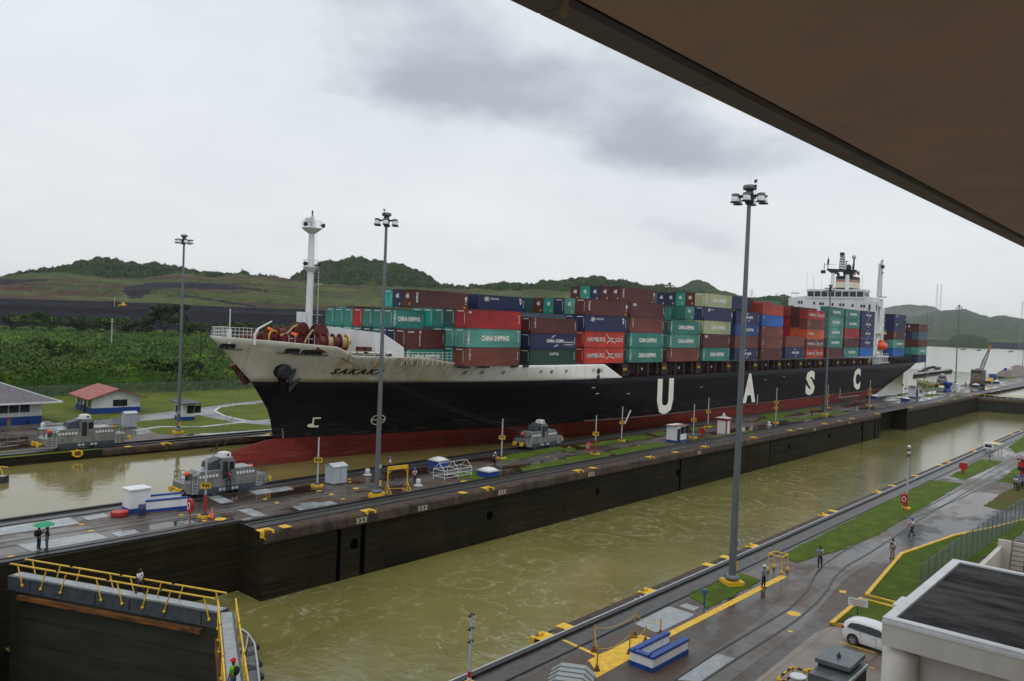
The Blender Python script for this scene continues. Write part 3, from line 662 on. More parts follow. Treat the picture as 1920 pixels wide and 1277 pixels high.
def hz3(PX, r, X, Y):
    z = ZW-1+np.clip((r-3560)/60, 0, 1)*26; z = z+np.clip((r-3620)/150, 0, 1)*8
    zz = zpx(PX, I(PX, r1), 8500); t = np.clip((r-3800)/4700, 0, 1)
    z = np.where(r > 3800, 33+(zz-33)*(t*t*(3-2*t))**1.0, z); z = np.where(r > 8500, zz*(1-np.clip((r-8500)/900, 0, 1)), z)
    return z+np.clip((r-3850)/2000, 0, 1)*(domes(X, Y, 60, 2)*26-40)+(fbm(X, Y, 150, 5)-.5)*14*np.clip((r-3800)/300, 0, 1)
def hm3(PX, r, X, Y, Z):
    m = np.zeros(PX.shape, int); m[r < 4050+(fbm(X, Y, 200, 3)-.5)*400] = 1; m[(r < 3640) & (PX > 1740)] = 2; m[r < 3600] = 2; return m
polar('far_hill', 1560, 2300, 2.0, np.concatenate([np.linspace(3550, 3640, 12), np.linspace(3650, 5000, 40), np.linspace(5050, 8600, 100), np.linspace(8700, 9400, 4)]), hz3, hm3, [forest_m, hillgrass, gravel])
def hz4(PX, r, X, Y):
    zz = zpx(PX, I(PX, r2), 12000); t = np.clip((r-10500)/1500, 0, 1)
    return np.where(r > 12000, zz*(1-np.clip((r-12000)/900, 0, 1)), zz*t)+domes(X, Y, 90, 2)*28-40*t
polar('far_hill', 1560, 1900, 2.5, np.concatenate([np.linspace(10500, 12100, 40), np.linspace(12200, 12900, 4)]), hz4, None, [forest_m])
# wooded point on the far shore
wp = [(1690, 634), (1750, 629), (1780, 628), (1795, 624), (1815, 626), (1840, 631), (1852, 634), (1860, 648)]
def hz5(PX, r, X, Y):
    zz = np.maximum(zpx(PX, I(PX, [(1690, 642), (1780, 640), (1788, 634), (1800, 630), (1820, 631), (1850, 636), (1858, 645), (1862, 652)]), 3450), ZW-1); t = np.sin(np.clip((r-3350)/200, 0, 1)*np.pi)**.5
    return ZW-2+(zz-ZW+2)*t+domes(X, Y, 16, 9)*7*t
polar('wooded_point', 1660, 1864, 1.5, np.linspace(3350, 3550, 40), hz5, None, [forest_m], kind='stuff')

# spoil terrace: two lifts of dark rock
def hzt(PX, r, X, Y):
    zt = zpx(PX, I(PX, terr)+8.5, 745); zt2 = zpx(PX, I(PX, terr), 800)
    z = 1+(zt-1)*np.clip((r-712)/33, 0, 1); z = np.where(r > 768, zt+(zt2-zt)*np.clip((r-768)/14, 0, 1), z)
    return z+(fbm(X, Y, 14, 4)-.5)*1.6*np.clip((r-712)/10, 0, 1)*(r < 800)+(domes(X, Y, 3.5, 7)-.4)*.9*(r < 744)
polar('spoil_terrace', -500, 1600, 2.0, np.concatenate([np.linspace(712, 746, 26), np.linspace(749, 767, 5), np.linspace(768, 783, 10), [789, 790.5]]), hzt, None, [gravel])
# dry strip at its foot, rough field before it
def hzs(PX, r, X, Y): return .3+np.clip((r-640)/70, 0, 1)*1.4+(fbm(X, Y, 12, 4)-.5)*.8
polar('field', -500, 1600, 4.0, np.linspace(600, 716, 20), hzs, lambda PX, r, X, Y, Z: (r > 672).astype(int), [tallgrass, mat('dry_earth', (.2, .15, .09), .9, col2=(.1, .075, .05), vscale=.05)])

# scrub between the fence and the terrace
def scrub_z(PX, r, X, Y):
    a = fbm(X, Y, 42, 2, 3); bushy = np.clip((a-.43)/.1, 0, 1)
    near = np.clip((330-r)/100, 0, 1)*(fbm(X, Y, 16, 61) > .42); bushy = np.maximum(bushy, near)
    far = np.clip((r-600)/60, 0, 1); fade = np.clip((r-194)/3, 0, 1)*np.clip((690-r)/20, 0, 1)
    z = 1.1+(fbm(X, Y, 3, 40, 3)-.5)*1.5+bushy*(domes(X, Y, 5.5, 3)*2.6+domes(X, Y, 10, 8)*3.2*(a > .46)+.3)
    z = z+.6*domes(X, Y, 2.2, 33)
    return z*fade*np.clip(1-(r-300)/1500, .6, 1)*np.clip((Y-192.5)/2.5, 0, 1)-.4*(Y < 193)
def scrub_m(PX, r, X, Y, Z):
    a = fbm(X, Y, 42, 2, 3); m = (np.clip((a-.43)/.1, 0, 1) < .35).astype(int); return m
rr_ = np.concatenate([194+np.linspace(0, 1, 220)**1.5*330, np.linspace(528, 700, 60)])
polar('scrub', -300, 830, 1.7, rr_, scrub_z, scrub_m, [shrub_m, tallgrass], kind='stuff')
def leaf_cards(name, n, seed, size, rmin, rmax, px0, px1, zf, mats, lift=.3, asp=1.0):
    g = np.random.default_rng(seed); u = g.random(n); inv = 1/rmax+(1/rmin-1/rmax)*u; r = 1/inv
    px = px0+g.random(n)*(px1-px0); a = np.interp(px, np.arange(px0, px1+5, 5), [az_of(p) for p in np.arange(px0, px1+5, 5)])
    X = r*np.cos(a); Y = r*np.sin(a); Z = zf(px, r, X, Y)+g.random(n)*lift*((Y > 194)*1.0)-3*(Y < 194)
    s = size*(.5+g.random(n))*(r/300)**.55
    A = g.normal(size=(n, 3)); A /= np.linalg.norm(A, axis=1)[:, None]; B = np.cross(A, g.normal(size=(n, 3))); B /= np.linalg.norm(B, axis=1)[:, None]
    A = A*s[:, None]; B = B*(s*asp)[:, None]; P = np.stack([X, Y, Z], -1)
    V = np.stack([P-A, P-B*.5, P+A, P+B*.5], 1).reshape(-1, 3); F = np.arange(4*n).reshape(-1, 4)
    return tag(np_mesh(name, V, F, mats, g.integers(0, len(mats), n), False), kind='stuff')
sh = [mat('leaf_dark', (.014, .04, .006), .6), mat('leaf_mid', (.04, .085, .011), .6), mat('leaf_bright', (.075, .135, .018), .6), mat('leaf_yellow', (.105, .15, .028), .6)]
for s_ in sh: s_.node_tree.nodes['Principled BSDF'].inputs['Specular IOR Level'].default_value = .2
leaf_cards('scrub_leaves', 150000, 3, .42, 195, 640, -300, 830, scrub_z, sh, 1.1)
def hedge_cards(n=42000):
    g = np.random.default_rng(77); X = -20+g.random(n)*240; Y = 192.8+g.random(n)**1.6*6; Z = g.random(n)*(1.2+np.clip((Y-192.5)*1.1, 0, 3.2)+1.2*fbm(X, Y, 4, 9))
    P = np.stack([X, Y, Z], -1); s = .12+.22*g.random(n)
    A = g.normal(size=(n, 3)); A /= np.linalg.norm(A, axis=1)[:, None]; B = np.cross(A, g.normal(size=(n, 3))); B /= np.linalg.norm(B, axis=1)[:, None]
    V = np.stack([P-A*s[:, None], P-B*s[:, None]*.5, P+A*s[:, None], P+B*s[:, None]*.5], 1).reshape(-1, 3)
    return tag(np_mesh('scrub_edge', V, np.arange(4*n).reshape(-1, 4), sh[:3], np.clip((fbm(X, Y, 5, 3)*4.5-.8+g.random(n)*.9).astype(int), 0, 2), False), kind='stuff')
hedge_cards()
fl_ = [mat('far_leaf_dark', (.012, .028, .008), .7), mat('far_leaf', (.022, .045, .012), .7), mat('far_leaf_light', (.04, .062, .018), .7)]
leaf_cards('hill_leaves', 60000, 5, .75, 1340, 1920, -100, 1400, lambda px, r, X, Y: hz1(px, r, X, Y), fl_, 1.5)

# ------------------------------------------------------------------ separate trees
def tree_mesh(seed, h, spread, nleaf, leaf, crown0=.35, flat_=.55, mats=None):
    g = np.random.default_rng(seed); tb = MB(); bark = mat('bark', (.07, .055, .04), .9, var=.3, vscale=2)
    tops = []; tb.tube((0, 0, -.3), (.02*h, 0, h*.42), h*.028, bark, h*.018, n=7, caps=False)
    for i in range(9):
        a = i*2.4+g.random(); rad = spread*(.35+.55*g.random()); zz = h*(crown0+.2+(1-crown0-.2)*g.random()*.9)
        e = Vector((math.cos(a)*rad, math.sin(a)*rad, zz)); mid = Vector((e.x*.4, e.y*.4, h*(.42+.1*g.random())))
        tb.tube((0.02*h, 0, h*(.25+.15*g.random())), mid, h*.013, bark, h*.009, n=5, caps=False); tb.tube(mid, e, h*.009, bark, h*.003, n=5, caps=False); tops.append(e)
    blobs = []
    for e in tops:
        for _ in range(5): blobs.append(np.array(e)+g.normal(size=3)*np.array([spread*.2, spread*.2, h*.06]))
    for _ in range(10): a = g.random()*6.28; q = spread*g.random()**.5*.8; blobs.append(np.array([q*math.cos(a), q*math.sin(a), h*(.97-.25*(q/spread)**2)]))
    blobs = np.array(blobs); k = g.integers(0, len(blobs), nleaf); d = g.normal(size=(nleaf, 3)); d /= np.linalg.norm(d, axis=1)[:, None]
    rad = spread*(.15+.15*g.random(len(blobs)))[k]*g.random(nleaf)**.4
    P = blobs[k]+d*rad[:, None]*np.array([1, 1, flat_]); s = leaf*(.5+g.random(nleaf))
    A = g.normal(size=(nleaf, 3)); A /= np.linalg.norm(A, axis=1)[:, None]; B = np.cross(A, g.normal(size=(nleaf, 3))); B /= np.linalg.norm(B, axis=1)[:, None]
    V = np.stack([P-A*s[:, None], P-B*s[:, None]*.6, P+A*s[:, None], P+B*s[:, None]*.6], 1).reshape(-1, 3)
    tone = hsh(k*1.0, k*2.0)*2.2+g.random(nleaf)*1.1
    return tb, V, np.arange(4*nleaf).reshape(-1, 4), np.clip(tone.astype(int), 0, len(mats)-1)
def tree(kind, px, r, h, spread, seed, label, mats=sh, nleaf=3500, leaf=.55, group=None):
    a = az_of(px); t = empty(kind, (r*math.cos(a), r*math.sin(a), 0), label=label, cat='tree', group=group)
    tb, V, F, mi = tree_mesh(seed, h, spread, nleaf, leaf, mats=mats)
    tb.build('trunk', t); c = np_mesh('crown', V, F, mats, mi, False); c.parent = t
    return t
dk = [sh[0], mat('leaf_olive', (.03, .045, .01), .6), sh[0], sh[1]]
tree('rain_tree', 309, 520, 24, 15, 5, 'largest broad dark tree standing alone before the dark spoil terrace', dk, 9000, .6)
TREES = [(28, 640, 13, 9, 'low round tree at the left end of the row under the dark terrace'), (62, 600, 15, 11, 'bushy tree second from left in the row under the terrace'), (95, 630, 12, 8, 'small tree in the row between the bushy tree and the open gap'),
 (150, 560, 14, 11, 'wide green tree left of the pale utility pole'), (180, 600, 13, 9, 'dark tree just left behind the pale utility pole'), (225, 600, 14, 9, 'tree right of the pale utility pole under the terrace'), (252, 560, 12, 9, 'low bright tree left of the broad lone tree'),
 (352, 560, 13, 8, 'bright green tree right behind the tall lamp mast on the far bank'), (375, 600, 12, 8, 'small tree beside the black wooden pole'), (412, 580, 13, 9, 'tree above the tip of the ship bow'), (450, 600, 13, 9, 'tree seen above the white flag staff on the bow'),
 (500, 580, 14, 9, 'tree seen over the bow crane of the ship'), (545, 600, 13, 9, 'tree seen behind the mooring winches of the ship'), (625, 560, 15, 8, 'tree seen between the white mast and the first containers')]
for i, (px, r, h, sp, lb) in enumerate(TREES): tree('scrub_tree', px, r, h, sp, 20+i, lb, sh if i % 3 else dk, 2600, .6, 'trees in a row under the spoil terrace')
for i, (px, r, h, lb) in enumerate([(80, 330, 8, 'dark round bush tree in the middle of the scrub at left'), (120, 300, 7.5, 'dense tree in the scrub above the red roofed hut'), (290, 250, 6, 'small tree in the scrub left of the tall lamp mast'), (350, 235, 6.5, 'tree behind the fence right of the lamp mast'), (30, 230, 6, 'tree behind the fence above the grey hipped roof')]):
    tree('scrub_tree', px, r, h, h*.8, 50+i, lb, sh, 2600, .4)

# ================================================================== the container ship
SYC = 101.4; HB = 16.1
def rust_white():
    m = bpy.data.materials.new('rust_streaked_white'); m.use_nodes = True; t = m.node_tree; b = t.nodes['Principled BSDF']
    g = N(t, 'ShaderNodeNewGeometry'); sp = N(t, 'ShaderNodeSeparateXYZ'); t.links.new(g.outputs['Position'], sp.inputs[0])
    def st(scale, sx, sz, d=5, r=.6):
        mp = N(t, 'ShaderNodeMapping'); mp.inputs['Scale'].default_value = (sx, sx*.5, sz); t.links.new(g.outputs['Position'], mp.inputs[0])
        n = N(t, 'ShaderNodeTexNoise', inp={'Scale': scale, 'Detail': d, 'Roughness': r}); t.links.new(mp.outputs[0], n.inputs['Vector']); return n.outputs[0]
    streak = ramp(t, st(1, .9, .07, 6, .65), [(.49, (0, 0, 0)), (.62, (1, 1, 1))])
    zone = N(t, 'ShaderNodeMapRange', inp={1: 66, 2: 72, 3: .12, 4: 1}); t.links.new(sp.outputs[0], zone.inputs[0])
    zone2 = N(t, 'ShaderNodeMapRange', inp={1: 84, 2: 90, 3: 1, 4: .3}); t.links.new(sp.outputs[0], zone2.inputs[0])
    hi = N(t, 'ShaderNodeMapRange', inp={1: 10.8, 2: 14.4, 3: .45, 4: 1}); t.links.new(sp.outputs[2], hi.inputs[0])
    f = math_(t, 'MULTIPLY', math_(t, 'MULTIPLY', zone.outputs[0], zone2.outputs[0]), hi.outputs[0]); f = math_(t, 'MULTIPLY', streak, f)
    base = ramp(t, st(.5, 1, 1), [(.35, (.52, .505, .44)), (.65, (.64, .62, .55))])
    up = N(t, 'ShaderNodeMapRange', inp={1: 84, 2: 92, 3: 0, 4: 1}); t.links.new(sp.outputs[0], up.inputs[0])
    base = mixc(t, up.outputs[0], base, (.84, .835, .8))
    c = mixc(t, f, base, ramp(t, st(1.5, 1, .3), [(.35, (.42, .15, .015)), (.65, (.42, .3, .07))]))
    scr = ramp(t, st(1.2, .35, 1.4, 8, .75), [(.6, (0, 0, 0)), (.7, (1, 1, 1))]); c = mixc(t, math_(t, 'MULTIPLY', scr, .35), c, (.25, .17, .08))
    t.links.new(c, b.inputs['Base Color']); b.inputs['Roughness'].default_value = .42
    return m
hull_w = rust_white()
hull_b = mat('black_hull_paint', (.006, .0055, .008), .5, col2=(.011, .011, .014), vscale=.25, stretch=(.3, .3, 1.5), bump=.02, bscale=.15)
hull_b.node_tree.nodes['Principled BSDF'].inputs['Specular IOR Level'].default_value = .06
def seams(m, rustz):
    t = m.node_tree; b = t.nodes['Principled BSDF']; l = b.inputs['Base Color'].links[0]; src = l.from_socket
    g = N(t, 'ShaderNodeNewGeometry'); mp = N(t, 'ShaderNodeMapping'); mp.inputs['Rotation'].default_value = (R(90), 0, 0); t.links.new(g.outputs['Position'], mp.inputs[0])
    br = N(t, 'ShaderNodeTexBrick', inp={'Scale': 1.0, 'Mortar Size': .035, 'Mortar Smooth': .6, 'Brick Width': 9.5, 'Row Height': 2.4, 'Color1': (1, 1, 1, 1), 'Color2': (.8, .8, .82, 1), 'Mortar': (1.7, 1.6, 1.5, 1)}); br.offset = .5
    t.links.new(mp.outputs[0], br.inputs['Vector']); c = mixc(t, 1.0, src, br.outputs[0], 'MULTIPLY')
    mp2 = N(t, 'ShaderNodeMapping'); mp2.inputs['Scale'].default_value = (.12, .12, 1.1); t.links.new(g.outputs['Position'], mp2.inputs[0])
    n = N(t, 'ShaderNodeTexNoise', inp={'Scale': 2.0, 'Detail': 9, 'Roughness': .75}); t.links.new(mp2.outputs[0], n.inputs['Vector'])
    s = N(t, 'ShaderNodeSeparateXYZ'); t.links.new(g.outputs['Position'], s.inputs[0])
    hz_ = N(t, 'ShaderNodeMapRange', inp={1: rustz, 2: rustz-3.2, 3: .0, 4: 1}); t.links.new(s.outputs[2], hz_.inputs[0])
    f = math_(t, 'MULTIPLY', ramp(t, n.outputs[0], [(.52, (0, 0, 0)), (.66, (1, 1, 1))]), math_(t, 'ADD', math_(t, 'MULTIPLY', hz_.outputs[0], .5), .08))
    c = mixc(t, f, c, (.16, .1, .07)); t.links.new(c, b.inputs['Base Color'])
seams(hull_b, 5.4)
hull_r = mat('red_boot_topping', (.2, .022, .015), .7, spec=.15, col2=(.12, .017, .012), vscale=.22, stretch=(.25, .25, 1.6), detail=8)
deck_m = mat('maroon_deck', (.07, .012, .01), .55, var=.4, vscale=.8)

ZP = [-3.0, -1.2, 2.2, 6.0, 10.6, 14.0, 17.0]
X0P = [64.6, 64.4, 64.2, 63.4, 60.4, 57.0, 53.9]; LP = [125, 110, 84, 72, 60, 48, 42]; PP = [1.15, 1.2, 1.55, 1.75, 1.9, 2.1, 2.2]
XEP = [316, 322, 330, 344, 354, 357, 358]
def hb(X, z):
    x0, L, p = np.interp(z, ZP, X0P), np.interp(z, ZP, LP), np.interp(z, ZP, PP)
    t = min(max((X-x0)/L, 0), 1); w = HB*(1-(1-t)**p)
    xe = np.interp(z, ZP, XEP); xs = np.interp(z, ZP, [265, 270, 290, 310, 335, 340, 345]); e = np.interp(z, ZP, [1, 1, 1, .92, .35, .3, .3])
    if X > xs: w *= 1-e*min((X-xs)/(xe-xs), 1)**2.2
    return w
def hy(X, z): return SYC-hb(X, z)
def ztop(X): return float(np.interp(X, [53.9, 60, 67.6, 68.2, 69.2, 79.6, 87.6, 124.2, 130.4, 360], [17.0, 16.55, 15.95, 15.6, 14.72, 14.62, 13.38, 13.34, 10.82, 11.4]))
ship = empty('container_ship', (64, SYC, 0), label='large black and white container ship with red underside filling the far lock lane', cat='ship')
SL = Vector((-64, -SYC, 0))
SPLIT = {'hull_marking': .35, 'fairlead': .5, 'railing': .5, 'porthole': .3, 'bollard': .3, 'deck_machinery': .3, 'deck': .1, 'rope': .3, 'davit': .3, 'ladder': .5, 'stern_gear': .3, 'radar_mast': 1.5, 'window': .1}
def part(mb, name, parent=None, fix=False):
    "part of the ship given in world coordinates"
    if name in SPLIT:
        for x in islands(mb, SPLIT[name]): o = part_(x, name, parent, fix)
        return o
    return part_(mb, name, parent, fix)
def part_(mb, name, parent=None, fix=False):
    o = mb.build(name, fix=fix); o.parent = parent or ship
    o.location = SL if (parent is None or parent is ship) else (0, 0, 0); return o
def hull():
    S = np.concatenate([np.linspace(0, .06, 16), np.linspace(.066, .3, 44), np.linspace(.32, .8, 34), np.linspace(.81, 1, 26)])
    zs = [-3, -1.2, .5, 2.2, 3.6, 5, 6.5, 8, 9.4, 10.6]
    V = []; F = []; MI = []
    def zof(s, j):
        X = 60+s*295
        return zs[j] if j < len(zs)-1 else 10.6+max(0, X-130)*.0035
    for side in (-1, 1):
        o = len(V)
        for s in S:
            for j in range(len(zs)):
                z = zof(s, j); x0 = np.interp(z, ZP, X0P); x1 = np.interp(z, ZP, XEP); X = x0+s*(x1-x0)
                V.append((X, SYC+side*hb(X, z), z))
        n = len(zs)
        for i in range(len(S)-1):
            for j in range(n-1):
                q = (o+i*n+j, o+(i+1)*n+j, o+(i+1)*n+j+1, o+i*n+j+1); F.append(q if side < 0 else q[::-1]); MI.append(2 if j < 3 else 1)
        # forecastle plating above the border line
        o = len(V); S2 = np.linspace(0, 1, 120); k = 8
        for s in S2:
            for j in range(k+1):
                v = j/k; Xa = 60.4+s*(130.8-60.4); Xb = 53.9+s*(130.8-53.9); X = Xa+(Xb-Xa)*v
                # top edge follows the sheer; lower rows interpolate
                z = 10.6+(ztop(Xb)-10.6)*v; X = np.interp(z, ZP, X0P)*(1-s)+130.8*s
                V.append((X, SYC+side*hb(X, z), z))
        for i in range(len(S2)-1):
            for j in range(k):
                q = (o+i*(k+1)+j, o+(i+1)*(k+1)+j, o+(i+1)*(k+1)+j+1, o+i*(k+1)+j+1); F.append(q if side < 0 else q[::-1]); MI.append(0)
    b = MB(); b.v = V; b.f = F; b.m = MI; b.mats = [hull_w, hull_b, hull_r]; b.sm = [True]*len(F)
    # transom
    zz = [2.2, 6, 10.6, 11.4]; L = [(np.interp(z, ZP, XEP)-.02, SYC-hb(np.interp(z, ZP, XEP), z), z) for z in zz]; Rt = [(x, 2*SYC-y, z) for x, y, z in L]
    b.add(L+Rt[::-1], [tuple(range(8))], hull_b)
    # bulb
    prof = [(54.2, -1.8, .05), (54.6, -1.75, 1.2), (55.8, -1.7, 1.95), (57.4, -1.7, 2.55), (60, -1.7, 3.2), (63, -1.9, 4.0), (67, -2.2, 4.6), (72, -3.2, 3.6)]
    vs = []; n = 20
    for x, zc, r in prof:
        for i in range(n): t = 2*math.pi*i/n; vs.append((x, SYC+r*.55*math.cos(t), zc+r*math.sin(t)))
    b.add(vs, [(k*n+i, k*n+(i+1) % n, (k+1)*n+(i+1) % n, (k+1)*n+i) for k in range(len(prof)-1) for i in range(n)], hull_r, True)
    o = part(b, 'hull'); md = o.modifiers.new('s', 'SOLIDIFY'); md.thickness = .12; md.offset = -1
    return o
hull_o = hull()
def onhull(X, z): return (X, hy(X, z)-.035, z)
seams(hull_r, 3.5)
def hpx(px, py):
    "point of the hull side seen at a photo pixel -> X, z"
    X, z = 75.0, 8.0; d = ray(px, py)
    for _ in range(12):
        X = min(np.arange(56, 130, .05), key=lambda q: abs(hy(q, z)*d.x/d.y-q)); z = CAM_H+d.z*hy(X, z)/d.y
    return X, z
_a, _b = hpx(618, 702), hpx(717, 702); _zz = _a[1]
lt = MB(); text_on(lt, 'SAKAKA', _a[0], _b[0], _zz, _zz+.92, onhull, black, bold=.06, shear=.3, space=1.35); part(lt, 'lettering', hull_o)
creamw = mat('stained_cream_letter', (.86, .85, .78), .5, col2=(.8, .74, .57), vscale=.5)
for ch, a, c, z0, z1 in (('U', (1232, 745), (1262, 745), 2.35, 10.0), ('A', (1393, 735), (1416.5, 735), 2.9, 10.2), ('S', (1510.5, 720), (1527.5, 720), 3.1, 10.2), ('C', (1600, 712), (1613, 712), 3.1, 10.2)):
    lt = MB(); text_on(lt, ch, YP(*a, 85.3).x, YP(*c, 85.3).x, z0, z1, onhull, creamw, bold=.055); part(lt, 'lettering', hull_o)
lt = MB()
for s, px in (('03', 897), ('04', 922), ('05', 955), ('07', 1017), ('08', 1035), ('09', 1062), ('11', 1113), ('12', 1128)):
    X = YP(px, 693, 85.3).x; text_on(lt, s, X-.35, X+.35, 11.9, 12.5, onhull, dkgrey)
for i in range(17):   # draught marks
    X, z = hpx(528.5+i*.3, 806+i*3.1); lt.box(X, X+.14, hy(X, z)-.06, hy(X, z)+.1, z, z+.09, cream)
X, ZR_ = hpx(709, 787)
for i in range(28):
    t0, t1 = 2*math.pi*i/28, 2*math.pi*(i+1)/28
    lt.add([onhull(X+r*math.cos(t)*1.1, ZR_+r*.8*math.sin(t)) for t, r in ((t0, .92), (t1, .92), (t1, 1.05), (t0, 1.05))], [(0, 1, 2, 3)], cream)
for d in (0, math.pi/2): lt.add([onhull(X+1.0*a*math.cos(d)-.06*s*math.sin(d), ZR_+.8*a*math.sin(d)+.06*s*math.cos(d)) for a, s in ((-.95, -1), (.95, -1), (.95, 1), (-.95, 1))], [(0, 1, 2, 3)], cream)
# bulb symbol
_bx, _bz = hpx(584, 799); _o = lambda x, z: onhull(_bx+(x-75.5)*.8, _bz+(z-4.8)*.8)
for x0, x1, z0, z1 in ((0, .22, 0, 1.3), (0, 1.15, 1.1, 1.32), (-.2, 1.0, -.2, .06)): lt.add([onhull(_bx+x, _bz+z) for x, z in ((x0, z0), (x1, z0), (x1, z1), (x0, z1))], [(0, 1, 2, 3)], cream)
lt.add([onhull(_bx-.15+.5*math.cos(t), _bz+.1+.28*math.sin(t)) for t in np.linspace(0, 6.28, 12)[:-1]], [tuple(range(11))], cream)
for px, py in ((510, 0), (565, 0)): pass
for q in ((1113, 727), (1120, 738), (1178, 738), (1315, 726), (1435, 712), (1470, 706)): p = YP(*q, 85.3); lt.box(p.x-.5, p.x+.5, 85.25, 85.35, p.z-.07, p.z+.07, lgrey)
for q in ((1420, 747), (1575, 735)): p = YP(*q, 85.3); lt.box(p.x-.2, p.x+.2, 85.25, 85.35, p.z-1.6, p.z+1.0, lgrey)
for q in ((1122, 696, .55), (1121.5, 707.5, .5)): p = YP(q[0], q[1], 85.3); lt.tube((p.x, 85.22, p.z), (p.x, 85.4, p.z), q[2], black, n=16)
part(lt, 'hull_marking', hull_o)
# rubbing strake near the waterline amidships, weld seams
sk = MB()
for X in range(122, 320, 6): sk.bar((X, hy(X, 2.6)-.06, 2.45), (X+6.1, hy(X+6, 2.6)-.06, 2.45), .12, .22, mat('scuffed_strake', (.05, .045, .05), .6, col2=(.2, .08, .04), vscale=.6))
part(sk, 'rubbing_strake')
# decks
dm = MB()
Xs = np.linspace(54.6, 131, 40); zd = lambda X: float(np.interp(X, [54, 68, 79, 88, 124, 131], [15.4, 14.5, 14.3, 12.9, 12.9, 10.7]))
P = [(X, SYC-hb(X, zd(X))+.14, zd(X)) for X in Xs]; Q = [(x, 2*SYC-y, z) for x, y, z in P]
dm.add(P+Q, [(i, i+1, len(P)+i+1, len(P)+i) for i in range(len(P)-1)], deck_m)
dm.add([(130, SYC-16, 10.7), (345, SYC-15.4, 11.2), (356, SYC-12, 11.3), (356, SYC+12, 11.3), (345, SYC+15.4, 11.2), (130, SYC+16, 10.7)], [(0, 1, 2, 3, 4, 5)], deck_m)
part(dm, 'deck')
# hatch coamings, lashing posts and passage under the containers
cm = MB(); lash = mat('rusty_lashing_steel', (.05, .016, .012), .7, col2=(.02, .012, .012), vscale=.8)
cm.box(131.5, 287, 87.6, 115, 10.9, 13.25, lash); cm.box(306, 340, 88, 114, 10.9, 13.25, lash)
cm.box(341, 355, 89, 113, 10.9, 11.2, lash)
for X in range(90, 131, 4): cm.box(X, X+4, max(hy(X, 11.5)+1.5, 87.6), 112, 10.9, 12.95, lash)
part(cm, 'hatch_coaming')
lp = MB()
for X in np.arange(133, 341, 3.72):
    if 289 < X < 305: continue
    lp.box(X-.2, X+.2, 85.45, 85.85, 10.9, 13.3, lash); lp.box(X-.05, X+1.2, 85.9, 86.2, 11, 12+.6*((X*7) % 1.3), [lash, dkgrey, black][int(X*3) % 3])
for X in np.arange(131, 287, 15.0): lp.box(X, X+1.6, 85.5, 87.6, 10.9, 13.3, lash); lp.box(X+.3, X+.55, 85.3, 85.5, 12, 12.5, yellow); lp.box(X+1.1, X+1.35, 85.3, 85.5, 12, 12.5, yellow)
for X in np.arange(138, 287, 15.0): lp.box(X, X+.22, 85.35, 85.5, 12, 12.45, white)
lp.box(131, 289, 85.42, 85.47, 12.05, 12.1, lash); lp.box(131, 340, 85.42, 85.47, 11.6, 11.65, lash)
for X in (86.9, 91.3, 98.3, 101): lp.box(X, X+1.2, 85.25, 87, 13.1, 13.45, black)
part(lp, 'lashing_post')
# bow: bulwark openings, anchors, rails, flag staff, crane
bo = MB()
for x0, x1 in ((413, 440), (533, 562), (566, 606)):
    py = 648 if x0 < 500 else (657 if x0 < 560 else 660)
    for k in (0,):
        a = G(0, 0) if 0 else None
    # find hull X for the pixel by marching
    def find(px, py):
        best = None
        for X in np.arange(54.2, 90, .1):
            zt = 15.0
            d = ray(px, py); Y = hy(X, 15); t = Y/d.y
            if abs(d.x*t-X) < .25: return X, CAM_H+d.z*t
        return None
    A, B = find(x0, py-.5), find(x1, py+1)
    if A and B:
        z0 = min(A[1], B[1])-.32; 
        bo.add([(X, hy(X, z)-.05, z) for X, z in ((A[0], z0), (B[0], z0), (B[0], z0+.5), (B[0]-.3, z0+.66), (A[0]+.3, z0+.66), (A[0], z0+.5))], [(0, 1, 2, 3, 4, 5)], black)
        bo.bar((A[0]-.8, hy(A[0]-.8, z0)-.15, z0-.05), (B[0]+.8, hy(B[0]+.8, z0)-.15, z0-.1), .35, .12, dkgrey)
        for q in (.2, .5, .8): X = A[0]+(B[0]-A[0])*q; bo.box(X-.28, X+.28, hy(X, z0)-.09, hy(X, z0), z0+.08, z0+.55, grey)
part(bo, 'fairlead')
for sgn in (-1, 1):
    an = MB(); X = 63.6; z = 12.3; y = SYC+sgn*(hb(X, z)); o = Vector((X, y, z)); d = Vector((-.25, sgn*1.0, -.15)).normalized()
    an.tube(o-d*1.2, o+d*1.0, 1.35, hull_b, 1.05, n=18); an.tube(o+d*1.0, o+d*1.35, 1.05, black, .7, n=18)
    an.tube(o-d*.2+Vector((0, 0, -.8)), o+d*.4+Vector((0, 0, -2.9)), .75, hull_b, .2, n=10)
    an.extr([(X+.2, z-.9), (X+1.5, z+.5), (X+1.5, z-.1), (X+.6, z-1.9)], y+sgn*.8, y+sgn*1.1, dkgrey)
    an.extr([(X+.6, z-2.2), (X+2.4, z-1.0), (X+1.9, z-1.7), (X+.6, z-3.0)], y+sgn*.7, y+sgn*1.0, dkgrey)
    if sgn > 0:
        an.tube((59.5, SYC+3.2, 13), (61.5, SYC+3.0, 10.2), .75, brown, .6, n=10)
    part(an, 'anchor')
rl = MB()
for X in np.arange(54.4, 58.6, .42):
    for s in (-1, 1):
        y = SYC+s*hb(X, 16.9); rl.tube((X, y, 16.6), (X, y, 18.25), .035, white, n=4)
for s in (-1, 1):
    for z in (17.3, 17.8, 18.25): rl.path([(X, SYC+s*hb(X, 16.9), z) for X in (54.4, 55.5, 56.8, 58.4)], .03, white, n=4)
for X in np.arange(78.0, 86, .8):
    y = hy(X, 14.5); rl.tube((X, y, 13.5), (X, y, 15.4), .04, white, n=4)
for z in (14.5, 14.95, 15.4): rl.path([(X, hy(X, 14.5), z-.0) for X in (77.5, 80, 83, 86)], .03, white, n=4)
